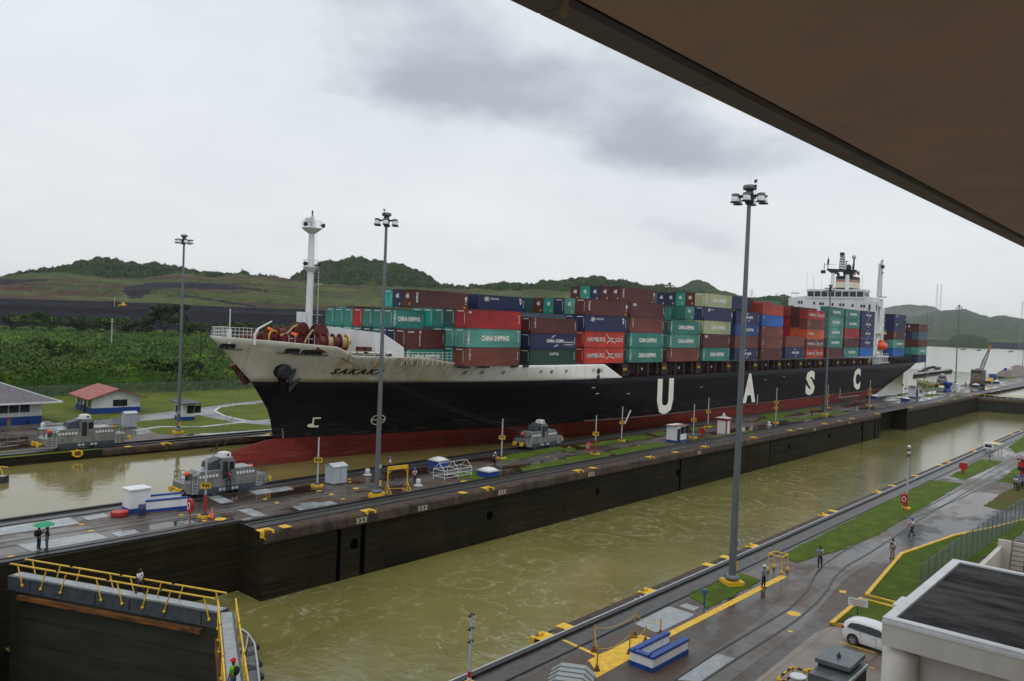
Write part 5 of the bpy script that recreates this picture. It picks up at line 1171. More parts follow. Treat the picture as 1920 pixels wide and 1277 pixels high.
def letters(kind, L, Hh, mb, col):
    S = lambda s, a, c, z0, z1, m=wtx, **k: text_on(mb, s, L*a, L*c, Hh*z0, Hh*z1, lambda u, v: (u, -.03, v), m, **k)
    def vert(s, a, w=.05, z0=.1, z1=.9):
        n_ = len(s); h = (z1-z0)/n_
        for i, c in enumerate(s):
            if c != ' ': S(c, a, a+w, z1-(i+.86)*h, z1-i*h, bold=.03)
    if kind == 'cs': S('CHINA SHIPPING', .27, .78, .34, .64, bold=.05); vert('CHIN', .035, .03, .1, .86); S('45', .92, .97, .84, .92)
    elif kind == 'csr': vert('CHINS', .03, .06, .08, .9); S('CHINA SHIPPNG', .15, .88, .36, .62, bold=.05)
    elif kind == 'cma':
        S('CMA CGM', .33, .7, .42, .64, bold=.06)
        for (a0, a1, cx, cz) in ((2.0, 3.0, .52, .52), (-1.2, -.2, .5, .52)):
            pts = [(cx+.1*math.cos(t), cz+.36*math.sin(t)) for t in np.linspace(a0*1.0, a1, 7)] if 0 else [(cx+(-.09+.09*i/5 if a0 > 0 else .0+.09*i/5), cz+(.2+.17*math.sin(i/5*1.4) if a0 > 0 else -.36+.17*(i/5)**1.5)) for i in range(6)]
            for i in range(5):
                w_ = .02+.012*min(i, 4-i); (xa, za), (xb, zb) = pts[i], pts[i+1]
                mb.add([(L*xa, -.03, Hh*(za-w_)), (L*xb, -.03, Hh*(zb-w_)), (L*xb, -.03, Hh*(zb+w_)), (L*xa, -.03, Hh*(za+w_))], [(0, 1, 2, 3)], wtx)
        if col == 'b':
            for (x0, x1, z0, z1) in ((.7, .94, .52, .53), (.7, .94, .2, .21), (.7, .703, .2, .53), (.937, .94, .2, .53), (.72, .92, .42, .46), (.74, .9, .28, .32)): mb.box(L*x0, L*x1, -.035, -.03, Hh*z0, Hh*z1, wtx)
    elif kind == 'ham':
        S('HAMBURG', .07, .5, .36, .64, bold=.01); S('SÜD', .76, .93, .36, .68, bold=.01)
        for (xa, za, xb, zb, w_) in ((.52, .88, .6, .6, .03), (.6, .6, .66, .42, .07), (.66, .42, .76, .28, .03), (.54, .26, .61, .44, .03), (.61, .44, .66, .56, .07), (.66, .56, .72, .58, .03)):
            mb.add([(L*xa, -.032, Hh*(za-w_)), (L*xb, -.032, Hh*(zb-w_)), (L*xb, -.032, Hh*(zb+w_)), (L*xa, -.032, Hh*(za+w_))], [(0, 1, 2, 3)], wtx)
    elif kind == 'cap': S('CAPITAL', .4, .61, .6, .78, bold=.02)
    elif kind == 'cro':
        S('CRONOS', .24, .42, .72, .84, bold=.02)
        mb.tube((L*.17, -.03, Hh*.74), (L*.17, -.01, Hh*.74), .3, wtx, n=9)
        for i in range(7): a = i*.9; mb.bar((L*.17, -.025, Hh*.74), (L*.17+.75*math.cos(a), -.025, Hh*.74+.5*math.sin(a)), .03, .16, wtx)
        mb.add([(L*.86, -.03, Hh*.92), (L*.91, -.03, Hh*.85), (L*.91, -.03, Hh*.6), (L*.885, -.03, Hh*.48), (L*.87, -.03, Hh*.7)], [(0, 4, 3, 2, 1)], wtx); mb.add([(L*.87, -.034, Hh*.8), (L*.9, -.034, Hh*.8), (L*.9, -.034, Hh*.7), (L*.875, -.034, Hh*.7)], [(0, 1, 2, 3)], red)
    elif kind == 'crv': S('[]', .33, .38, .8, .92, bold=.06); vert('CRONOS', .335, .03, .12, .78); S('CRONS', .05, .2, .8, .9)
    elif kind == 'ues': vert('UES', .06, .035, .25, .85); S('45', .93, .985, .55, .78, bold=.03); mb.box(L*.92, L*.95, -.03, -.02, Hh*.1, Hh*.18, yellow)
    elif kind == 'tex': vert('TEX', .07, .025, .3, .9)
    elif kind == 'ool': S('OOCL', .12, .4, .42, .66, bold=.04)
    elif kind == 'ret': S('CGTK', .4, .78, .38, .62, bold=.04); mb.box(L*.38, L*.42, -.028, -.02, Hh*.36, Hh*.64, red)
    elif kind == 'ffi': mb.box(L*.06, L*.16, -.028, -.02, Hh*.72, Hh*.9, lgrey)
    elif kind == 'd': S('d', .12, .18, .65, .9, bold=.06); S('CRONOS', .2, .32, .76, .84); S('45', .93, .97, .4, .6)
    elif kind == 'sml': S('45', .03, .09, .78, .88)
    if kind not in ('', None):   # small data lines at the aft end, shared by most boxes
        for i in range(5): mb.box(L*.945, L*.965, -.028, -.02, Hh*(.72-i*.1), Hh*(.76-i*.1), wtx)
def container(X, row, z, col, L=13.2, Hh=2.9, text='', end=None, Y0=85.45, bay=0, tier=0, pitch=2.5, lab=None):
    y = Y0+row*pitch; ncont[0] += 1
    if lab is None:
        rw = 'near side' if row == 0 else ORD[row]+' row inboard'
        place = 'aftmost stack' if bay == 15 else ('stack behind bridge' if bay == 14 else ORD[bay]+' stack from bow')
        wr = {'cs': ' with big white lettering', 'csr': ' with big white lettering', 'cma': ' with lettering and arcs', 'ham': ' with lettering and bird', 'cap': ' with small white lettering', 'cro': ' with white emblem', 'crv': ' with vertical lettering', 'ues': ' with slanted letters', 'ool': ' with white letters', 'ret': ' with boxed letters'}.get(text, '')
        lab = f'{CN[col]} container{wr}, {WORD[tier]} tier, {place}, {rw}'
    t = empty('shipping_container', (X, y, z), label=lab, cat='container', group='containers stacked on the ship')
    bd, fr = cont_meshes(col, L, Hh)
    for nm, me in (('body', bd), ('frame', fr)): o = bpy.data.objects.new(nm, me); COL.objects.link(o); o.parent = t
    if text:
        b = MB(); letters(text, L, Hh, b, 'b' if bay < 5 else ''); build_split(b, 'lettering', t, 1.0)
    if end:
        b = MB()
        if end == '45': text_on(b, '45', .8, 1.65, Hh*.5, Hh*.76, lambda u, v: (-.03, CW-u, v), wtx, bold=.04); b.box(-.03, -.02, .5, .75, Hh*.12, Hh*.25, yellow)
        elif end == 's': b.box(-.03, -.02, .5, 1.9, Hh*.86, Hh*.9, wtx); b.box(-.03, -.02, .3, .36, Hh*.2, Hh*.8, wtx)
        b.build('end_lettering', t)
    return t
TW = ['teal', 'maroon', 'navy', 'brown', 'teal', 'bteal', 'lteal', 'maroon', 'teal', 'dteal', 'red', 'blue']
def rnd(b, r, t): return TW[int((b*7+r*5+t*3+(b*r*t) % 4) % len(TW))]
# bay, X, length, base z, tier height, near-side stack (colour, text), heights per row, overrides {(row,tier):(colour,text,end)}
R13 = lambda *a: list(a)+[a[-1]]*(13-len(a))
BAYS = [
 (2, 87.0, 13.0, 13.4, 2.98, [('brown', 'tex'), ('lteal', 'cs'), ('red', 'sml')], R13(3, 3, 3, 3, 3, 4, 4, 4, 3), {(0, 2): 'red', (5, 3): ('maroon', 'ues', '45'), (6, 3): ('navy', '', '45'), (7, 3): ('bteal', '', 's'), (1, 2): ('dteal', '', 's'), (2, 2): ('teal', '', 's'), (3, 2): ('bteal', '', 's'), (4, 2): ('lteal', '', 's'), (5, 2): ('navy', '', 's'), (6, 2): ('navy', '', 's'), (7, 2): ('lteal', '', '45'), (8, 2): ('lteal', '', 's'), (9, 2): ('teal', '', ''), (10, 2): ('teal', '', 's'), (11, 2): ('maroon', '', '45'), (12, 2): ('lteal', '', 's'), (1, 1): ('lteal', '', 's'), (2, 1): ('teal', '', 's'), (3, 1): ('bteal', '', ''), (4, 1): ('maroon', '', ''), (1, 0): ('teal', '', 's'), (0, 0): ''}),
 (3, 102.6, 13.0, 13.45, 2.71, [('green', 'cap'), ('navy', 'cma'), ('maroon', 'tex')], R13(3, 3, 3, 3, 3, 4, 4, 3), {(5, 3): ('navy', 'cro', ''), (6, 3): ('maroon', '', '45'), (1, 2): ('slate', '', ''), (1, 1): ('maroon', '', '')}),
 (4, 118.0, 13.2, 13.5, 3.0, [('hred', 'ham'), ('hred', 'ham'), ('navy', 'cro'), ('maroon', 'ues')], R13(4, 4), {(1, 3): ('lteal', '', '45'), (2, 3): ('navy', '', 's'), (3, 3): ('bteal', '', '45'), (4, 3): ('maroon', '', '45'), (5, 3): ('dteal', '', ''), (1, 2): ('navy', '', 's'), (2, 2): ('bteal', '', ''), (1, 1): ('red', '', ''), (1, 0): ('red', '', '')}),
 (5, 133.0, 13.2, 13.5, 3.03, [('teal', 'cs'), ('teal', 'cs'), ('brown', 'tex'), ('maroon', 'ffi')], [4]+[5]*5+[4]*7, {(1, 4): ('maroon', 'ues', '45'), (2, 4): ('maroon', '', '45'), (3, 4): ('navy', '', '45'), (4, 4): ('bteal', '', '45'), (5, 4): ('maroon', '', '45')}),
 (6, 148.5, 13.6, 13.55, 2.98, [('brown', 'tex'), ('lteal', 'cs'), ('teal', 'cs')], R13(3, 3, 3, 4), {(1, 2): ('red', '', ''), (2, 2): ('red', '', ''), (3, 3): ('teal', 'cs', ''), (1, 1): ('dteal', '', ''), (1, 0): ('brown', '', '')}),
 (7, 163.5, 13.6, 13.55, 3.1, [('teal', 'cs'), ('maroon', 'ffi'), ('yell', 'cs'), ('navy', 'd'), ('yell', 'cs')], R13(5, 5, 5, 5, 5, 4), {(0, 4): '', (1, 4): ('maroon', '', '45'), (2, 4): ('bteal', '', '45'), (3, 4): ('navy', '', '45'), (4, 4): ('navy', '', '45'), (1, 3): ('lteal', '', '45'), (2, 3): ('teal', '', ''), (1, 2): ('yell', '', ''), (1, 1): ('teal', '', ''), (1, 0): ('dteal', '', '')}),
 (8, 179.7, 13.3, 13.6, 3.0, [('navy', 'cma'), ('brown', ''), ('blue', 'ret'), ('navy', 'cma')], R13(4, 5), {(1, 4): ('navy', '', ''), (2, 4): ('maroon', '', ''), (3, 4): ('dteal', '', ''), (4, 4): ('teal', '', '')}),
 (9, 194.8, 13.4, 13.6, 2.9, [('maroon', 'sml'), ('brown', 'tex'), ('brown', 'sml'), ('bblue', 'sml'), ('ored', '')], R13(5), {(1, 4): ('ored', '', ''), (2, 4): ('dteal', '', '')}),
 (10, 210.6, 13.6, 13.8, 3.05, [('navy', 'cma'), ('brown', '')], R13(2, 2, 2, 5), {(3, 4): ('teal', '', ''), (3, 3): ('navy', '', ''), (3, 2): ('brown', '', '')}),
 (11, 225.4, 13.6, 13.8, 2.78, [('hred', 'ham'), ('brown', 'ham'), ('orange', 'ool'), ('brown', 'tex'), ('red', 'ham')], R13(5), {(1, 4): ('maroon', '', ''), (2, 4): ('ored', '', ''), (1, 3): ('maroon', '', ''), (2, 3): ('red', '', ''), (1, 2): ('orange', '', ''), (2, 2): ('red', '', '')}),
 (12, 241.6, 13.6, 13.85, 3.1, [('maroon', ''), ('teal', 'cs'), ('lteal', 'cs'), ('lteal', 'cs'), ('teal', 'cs')], R13(5), {(1, 4): ('dteal', '', ''), (2, 4): ('teal', '', ''), (3, 4): ('bblue', '', ''), (4, 4): ('blue', '', ''), (5, 4): ('teal', '', '')}),
 (13, 257.0, 13.6, 14.0, 3.04, [('teal', 'cs'), ('maroon', 'sml'), ('red', 'sml'), ('teal', 'cs'), ('teal', 'cs')], R13(5), {}),
 (14, 272.3, 14.0, 14.05, 3.05, [('bblue', 'sml'), ('navy', 'cma'), ('navy', 'cma'), ('navy', 'cma'), ('navy', 'cma')], R13(5), {}),
 (15, 309.2, 14.0, 13.9, 3.1, [('bblue', ''), ('lteal', 'cs'), ('maroon', 'ues'), ('navy', 'd'), ('navy', 'd')], R13(5), {(1, 4): ('navy', '', '45'), (1, 3): ('navy', '', '45'), (1, 2): ('maroon', '', '45'), (1, 1): ('dteal', '', ''), (1, 0): ('blue', '', ''), (2, 4): ('navy', '', '45'), (3, 4): ('navy', '', '')}),
 (16, 342.5, 13.0, 11.3, 3.08, [('navy', ''), ('lteal', 'cs'), ('maroon', ''), ('slate', ''), ('maroon', 'ues')], R13(5), {(1, 4): ('maroon', '', '45'), (2, 4): ('bteal', '', '45'), (1, 3): ('navy', '', ''), (2, 3): ('navy', '', '45'), (1, 2): ('maroon', '', ''), (2, 2): ('teal', '', ''), (1, 1): ('teal', '', ''), (2, 1): ('dteal', '', '')}),
]
prevH = [1, 2, 2, 3, 3, 3, 3, 3, 3, 3, 3, 1, 1]
for bi, (bn, X, L, z0, th, stack, Hs, ov) in enumerate(BAYS):
    gap = bn in (15, 16)
    for r in range(13):
        for t in range(Hs[r]):
            prev = min(prevH[max(0, r-2):r+1]) if not gap else (0 if r < 4 else 9)
            vis = r == 0 or t >= max(Hs[:r]) or t >= prev or (r == 1 and t < 5 and bn < 8)
            if gap and r > 3 and t < 4: vis = False
            if not vis: continue
            if r > 8 and not (bn == 2 or (t == Hs[r]-1 and bn in (4, 16))): continue
            o_ = ov.get((r, t))
            if r == 0: col, txt = stack[t]; end = 's' if bn < 8 else None
            elif isinstance(o_, tuple): col, txt, end = o_
            else: col, txt, end = rnd(bn, r, t), '', ''
            Lc = L-(.0 if r else 0); Xc = X
            dz = .15 if (bn in (8, 9, 10, 11, 12) and r > 0) else (.27 if bn == 3 and r > 0 else 0)
            if txt in ('cro', 'ues', 'd') and r == 0: Lc = L+.9
            container(Xc, r, z0+t*(th+dz), col, Lc, th+dz-.04, txt, end or None, bay=bn-1, tier=t)
    prevH = list(Hs)
# foremost stack, stepped with the narrowing bow
ROW1 = [('teal', 's'), ('blue', 's')]
z0 = 12.95
F0 = dict(bay=0, Y0=87.3)
container(78.9, 1, z0+.7, 'teal', 7.9, 2.25, 'csr', 's', tier=0, **F0); container(78.7, 1, z0+2.98, 'maroon', 8.1, 2.95, 'crv', 's', tier=1, **F0)
container(79.0, 2, z0+2.98, 'navy', 7.6, 2.95, '', 's', tier=1, **F0); container(79.0, 2, z0, 'maroon', 7.6, 2.95, '', '', tier=0, **F0)
for r, c1, c2 in ((3, 'blue', 'teal'), (4, 'teal', 'teal'), (5, 'navy', 'teal'), (6, 'teal', 'red'), (7, 'lteal', 'teal'), (8, 'teal', 'teal'), (9, 'teal', 'teal')):
    container(80.3, r, z0+5.96, c2, 6.5, 2.95, 'csr' if r == 3 else '', 's', tier=2, **F0); container(80.3, r, z0+2.98, c1, 6.5, 2.95, '', 's', tier=1, **F0)
print('containers', ncont[0])

# ================================================================== lock gates
def gate(a, c, z1, depth, label, steel, timber=True, t_=.95):
    "one mitre leaf from a to c (xy at the downstream face), walkway and tilted handrails on top"
    a, c = Vector((*a, 0)), Vector((*c, 0)); d = (c-a).normalized(); n = Vector((d.y, -d.x, 0))
    if n.x < 0: n = -n                      # n points upstream
    L = (c-a).length; ang = math.atan2(d.y, d.x)
    root = empty('lock_gate', a, ang, label=label, cat='lock gate')
    s = 1 if Vector((-d.y, d.x, 0)).dot(n) > 0 else -1     # local +y side is upstream?
    y0, y1 = (0, t_*s) if s > 0 else (t_*s, 0)
    face = mat('gate_plate', (.012, .014, .009), .6, col2=(.03, .03, .018), vscale=.4, stretch=(.4, 1, 3), bump=.02)
    b = MB(); b.box(0, L, y0+.05, y1-.05, z1-depth, z1-1.1, face)
    for i in range(1, 9): zz_ = z1-1.1-i*(depth-1.1)/9; b.box(0, L, y0+.0 if s > 0 else y0, y1 if s < 0 else y1, zz_-.03, zz_+.03, face)
    b.build('leaf', root)
    b = MB(); b.box(-.2, L+.1, y0-.06, y1+.06, z1-1.1, z1-.06, steel); b.box(-.2, L+.1, y0-.1, y1+.1, z1-.14, z1-.02, steel); 
    for x in np.arange(2, L-1, 3.1): b.box(x-.04, x+.04, -.09*s-.02, -.09*s+.02, z1-1.0, z1-.15, dkgrey)
    b.build('top_girder', root)
    b = MB(); b.box(0, L, min(.08*s, (t_-.08)*s), max(.08*s, (t_-.08)*s), z1-.02, z1+.02, plate_c); b.build('walkway', root)
    if timber: b = MB(); b.box(1, L-1.2, min(-.32*s, 0), max(-.32*s, 0), z1-1.62, z1-1.32, mat('ochre_timber', (.2, .075, .01), .85, col2=(.04, .015, .005), vscale=1.2, stretch=(.6, 1, 3))); b.build('timber_fender', root)
    for q in (-.15*s, t_*s+.15*s):
        out = -1 if q == -.15*s else 1
        b = MB(); sec = max(1, round(L/4.9)); 
        for i in range(sec):
            x0, x1 = i*L/sec+.15, (i+1)*L/sec-.15
            tops = []
            for x, dx in ((x0+.7, -.55), (x1-.9, .55)):
                b.tube((x+dx*(1 if i % 2 else -1)*.9, q, z1-.55), (x, q+.0, z1+.95), .05, yellow, n=6); b.sphere((x+dx*(1 if i % 2 else -1)*.9, q, z1-.55), .12, yellow, 8, 5)
            b.tube((x0, q, z1+.97), (x1, q, z1+.97), .055, yellow, n=6)
        b.tube((0, q, z1+.9), (L, q, z1+.9), .015, lgrey, n=4)
        b.build('handrail', root)
    return root
gsteel = mat('gate_steel', (.085, .105, .125), .35, .2, col2=(.05, .06, .07), vscale=1.2, stretch=(1, 1, 2))
gate(G(20, 1079, -.35)[:2], G(408, 1148, -.35)[:2], -.35, 18, 'near lock gate leaf with yellow rails, walked on by the man in a white shirt', gsteel)
gate(G(412, 1150, -.35)[:2], (G(412, 1150, -.35)+(G(423.5, 1277, -.35)-G(412, 1150, -.35))*1.35)[:2], -.35, 18, 'nearer lock gate leaf seen end on, with the green clad worker on its walkway', gsteel, t_=.85)
gate((352.5, 69), (357, 50.2), -.9, 9, 'distant closed lock gate leaf across the end of the near chamber', mat('algae_steel', (.09, .1, .07), .5))
gate((357, 49.8), (351.5, 30.5), -.9, 9, 'distant closed lock gate leaf meeting the near side wall at right', mat('algae_steel', (.09, .1, .07), .5))
gate((23.5, 116.5), (31.5, 107.3), -.4, 6, 'tip of the far lane gate leaf at the left edge', dkgrey, True)
# round-nosed work pontoon moored against the near leaf
pon = empty('work_pontoon', (33, 55, ZN), label='grey steel work pontoon with rounded corner and black fenders beside the gate', cat='pontoon')
g1 = mat('pontoon_deck', (.11, .125, .13), .35, .2, col2=(.06, .065, .07), vscale=.5, bump=.01)
b = MB(); out = [tuple(G(x, y, -5.5)[:2]) for x, y in ((438, 1176), (452, 1180), (466, 1189), (479, 1207), (485, 1243), (491, 1300), (425, 1300), (425, 1200))]
b.prism([(x-33, y-55) for x, y in out], -.6, 1.1, g1, dkgrey); b.build('deck', pon)
Pp = lambda x, y, z=1.15: tuple(G(x, y, -5.5)-Vector((33, 55, -z-5.5+0)))[:2]+(z,)
b = MB(); b.path([Pp(x, y, 1.18) for x, y in ((438, 1177), (452, 1181), (465, 1190), (477, 1208), (482, 1243), (488, 1299))], .09, lgrey, 6); b.build('edge_pipe', pon)
for (x, y) in ((450, 1180), (466, 1190), (479, 1207), (484, 1238), (487, 1262), (489, 1285)): p = Pp(x, y); b = MB(); b.tube((p[0]-.2, p[1], .75), (p[0]+.25, p[1]+.1, .75), .26, black, n=8); b.build('fender', pon)
b = MB(); b.path([Pp(465, 1195, 1.25), Pp(462, 1215, 1.3), Pp(455, 1235, 1.25), Pp(450, 1252, 1.2)], .08, rope, 5); b.build('rope', pon)
b = MB(); b.prism([Pp(x, y)[:2] for x, y in ((450, 1243), (480, 1250), (484, 1254), (465, 1258), (455, 1262))], 1.105, 1.14, black); b.build('rubber_mat', pon)
for x, y in ((446, 1210), (468, 1208), (452, 1222), (470, 1226)): p = Pp(x, y); b = MB(); b.box(p[0]-.4, p[0]+.4, p[1]-.3, p[1]+.3, 1.1, 1.15, dkgrey); b.build('hatch', pon)

# ================================================================== lamp masts
POLES = [((334, 812), 31.8, 'tall lamp mast on the far bank left of the ship bow, before the white booth'), ((706, 930), 31.3, 'tall lamp mast on the centre wall in front of the ship name'), ((1372, 1095), 31.1, 'tallest looking lamp mast, in the foreground on the near wall turf'),
         ((1546, 778), 32.5, 'lamp mast on the centre wall between the big letters S and C'), ((1791, 725), 35.5, 'distant lamp mast standing just left of the crawler crane'), ((1917, 692), 36, 'distant lamp mast at the right edge on the rocky mound')]
def bell(b, c, r=.33):
    b.lathe(c, [(r*.35, .48), (r*.75, .38), (r*.95, .15), (r, -.02)], white, 12); b.lathe((c[0], c[1], c[2]-.08), [(r*1.15, 0), (r*1.15, .07)], dkgrey, 14); b.box(c[0]-.26, c[0]+.26, c[1]-.2, c[1]+.2, c[2]+.44, c[2]+.62, grey)
proto = empty('lamp_mast', (0, 0, 0), group='tall lamp masts')
b = MB(); b.tube((0, 0, .6), (0, 0, 31.6), .30, grey, .15, n=12); b.lathe((0, 0, .5), [(.62, 0), (.62, .18), (.46, .3)], grey, 12); b.build('pole', proto)
b = MB(); b.box(-.72, .72, -.72, .72, 0, .35, yellow); b.build('base', proto)
b = MB(); b.lathe((0, 0, 31.9), [(.48, 0), (.55, .06), (.52, .34), (.3, .4)], grey, 14); b.tube((0, 0, 32.2), (0, 0, 33.2), .008, lgrey, n=4)
b.lathe((0, 0, 30.7), [(.25, 0), (.36, .2), (.36, .8), (.25, 1.25)], dkgrey, 10); b.build('cap', proto)
for i in range(6):
    t = i*math.pi/3+.3; p = (1.15*math.cos(t), 1.15*math.sin(t), 30.9); b = MB(); b.tube((.3*math.cos(t), .3*math.sin(t), 31.4), (p[0], p[1], 31.4), .07, dkgrey, n=5); bell(b, p); b.build('floodlight', proto)
b = MB(); b.box(-.22, .22, -.41, -.3, 3.2, 3.6, lgrey); b.box(-.1, .2, -.43, -.3, 1.2, 1.8, yellow); b.build('notice_plate', proto)
for i, ((px, py), h, lb) in enumerate(POLES):
    p = G(px, py); o = proto if i == 0 else copy_tree(proto); o.location = p; o['label'] = lb; o['category'] = 'lamp mast'; o.scale = (1, 1, h/31.3)
    o.rotation_euler = (0, 0, .5*i)
    if i in (1, 2):
        b = MB(); b.tube((-.8, 0, 31.4), (-.8, 0, 32.5), .02, dkgrey, n=4); b.sphere((-.8, 0, 32.1), .1, black); b.box(-.95, -.88, -.05, .05, 32.35, 32.6, red); b.box(-.72, -.65, -.05, .05, 32.35, 32.6, black); b.build('wind_sensor', o)
for px, py, lb in ((1255, 533, 'lamp mast head showing above the middle of the container stacks'), (1738.5, 588, 'lamp mast head showing just behind the aftmost containers')):
    best = min(range(150, 640), key=lambda X: abs((lambda q: q)(px-(960+FPX*((Vector((X, 127.3, 31))-Vector((0, 0, CAM_H))).dot(_r2)/(Vector((X, 127.3, 31))-Vector((0, 0, CAM_H))).dot(_f))))))
    o = copy_tree(proto); o.location = (best, 127.3, 0); o['label'] = lb; o['category'] = 'lamp mast'
    d = ray(px, py); zt = CAM_H+d.z*(best/d.x); o.scale = (1, 1, zt/31.8)

# ================================================================== sign poles
sp = empty('sign_pole', (0, 0, 0))
def sign_pole(px, py, top, signs, label, text='', redbase=False, base=True):
    p = G(px, py); d = ray(px, top); 
    # height from the picture row
    hh = 0
    for _ in range(3): pass
    lo, hi = 0, 20
    for _ in range(30):
        m = (lo+hi)/2; v = Vector((p.x, p.y, m))-Vector((0, 0, CAM_H)); y = 638.5-FPX*v.dot(_u2)/v.dot(_f)
        if y > top: lo = m
        else: hi = m
    h = lo; sc = (py-top)
    r = empty('sign_pole', p, label=label, cat='marker pole', group='white marker poles with yellow signs')
    b = MB(); b.tube((0, 0, .1), (0, 0, h), .11, lgrey, .09, n=8)
    if redbase: b.tube((0, 0, .35), (0, 0, 2.3), .125, red, n=8)
    b.build('pole', r)
    if base: b = MB(); b.box(-.55, .55, -.55, .55, 0, .25, yellow); b.lathe((0, 0, .25), [(.45, 0), (.3, .18)], dkgrey, 8); b.build('base', r)
    a = math.atan2(p.y, p.x)
    for k, s in enumerate(signs):
        z = h*(py-s)/sc; b = MB(); T = Matrix.Rotation(a, 4, 'Z')
        b.box(-.16, -.1, -.48, .48, z-.33, z+.33, yellow, T); t_ = text if k == 0 else '600'
        for z_ in (z-.33, z+.29): b.box(-.18, -.16, -.48, .48, z_, z_+.04, dkgrey, T)
        text_on(b, t_, -.38, .38, z-.19, z+.19, lambda u, v: tuple(T @ Vector((-.175, -u, v))), black, bold=.04)
        b.build('sign', r)
    return r
W = lambda n: f'{n}'
sign_pole(595, 912, 820, [862], 'marker pole reading 850, left of the grey metal shed', '850')
r_ = sign_pole(384, 970, 858, [910], 'marker pole reading 950 with red lower part, beside the orange cone', '950', True)
b = MB(); b.path([(0, 0, 6.7), (.5, -.1, 6.5), (.5, -.1, 6.8)], .06, dkgrey); b.tube((.9, -.1, 6.6), (.9, -.1, 6.95), .09, black); b.tube((.0, -.1, 6.6), (.9, -.1, 6.6), .04, dkgrey); b.build('loudspeaker', r_)
sign_pole(940, 860, 785, [820], 'marker pole reading 790, left of the second towing locomotive', '790')
sign_pole(1115.5, 852, 779, [813], 'marker pole reading 740 beside the red lifebuoy post', '740', True)
r_ = sign_pole(1165, 827, 762, [792], 'marker pole reading 720 with a slanted white tube beside it', '720')
b = MB(); b.tube((.3, -.4, 3.2), (1.1, -1.0, 5.6), .12, white, n=6); b.build('tube', r_)
sign_pole(1299.5, 821, 758, [787], 'marker pole reading 640 just right of the red roofed booth', '640')
sign_pole(1327, 801, 746, [772], 'marker pole reading 700, left of the red and white kiosk', '700')
sign_pole(1454, 793, 727, [754, 765], 'marker pole with two yellow signs, right of the foreground lamp mast', '600')
sign_pole(1551, 765, 722, [741], 'marker pole with one sign close right of the lamp mast before letter S', '540')
sign_pole(1630, 761, 713, [730, 739], 'marker pole with two signs below the big letter C', '500')
sign_pole(1691.5, 740, 707, [722], 'left one of the two marker poles before the distant white booth', '460')
sign_pole(1697.5, 745, 709, [729], 'right one of the two marker poles before the distant white booth', '440')
sign_pole(1738, 734, 700, [716], 'marker pole left of the distant red and grey locomotive', '400')
sign_pole(1748.5, 740, 706, [722], 'marker pole in front of the distant locomotive', '380')
sign_pole(1789.5, 735, 704, [717], 'short marker pole at the foot of the lamp mast left of the crane', '340')
# bare pole with cameras on the near wall, foreground striped pole
def cam_pole(px, py, h, label, extra=True):
    r = empty('camera_pole', G(px, py), label=label, cat='pole')
    b = MB(); q = 1 if extra else .5; b.tube((0, 0, .1), (0, 0, h), .13 if extra else .1, lgrey, .08, n=8); b.tube((0, 0, .3), (0, 0, 1.9*q), .145*(.75+.25*extra), red, n=8); b.tube((0, 0, .9*q), (0, 0, 1.2*q), .15*(.76+.24*extra), white, n=8); b.build('pole', r)
    b = MB(); b.box(-.45, .45, -.4, .4, 0, .25, yellow); b.build('base', r)
    if extra: b = MB(); b.tube((.5, 0, h*.45), (.5, 0, h+2.2), .025, dkgrey, n=4); b.tube((0, 0, h*.55), (.5, 0, h*.55), .05, dkgrey, n=4); b.build('aerial', r)
    for z in ((h-.1, h-.8) if extra else (h-.05, 2.7, 3.4)): b = MB(); b.sphere((0, 0, z), .2 if extra else .09, white if extra else dkgrey); (b.box(-.4, .4, -.12, .12, z-.45, z-.25, dkgrey) if extra else b.box(-.2, .2, -.05, .05, z-.15, z-.05, dkgrey)); b.build('camera', r)
    return r
cam_pole(1699, 955, 7.6, 'grey camera pole with whip aerial and red foot on the near turf')
cp = cam_pole(879, 1290, 4.2, 'weathered grey pole with fittings rising at the bottom of the near wall', False)

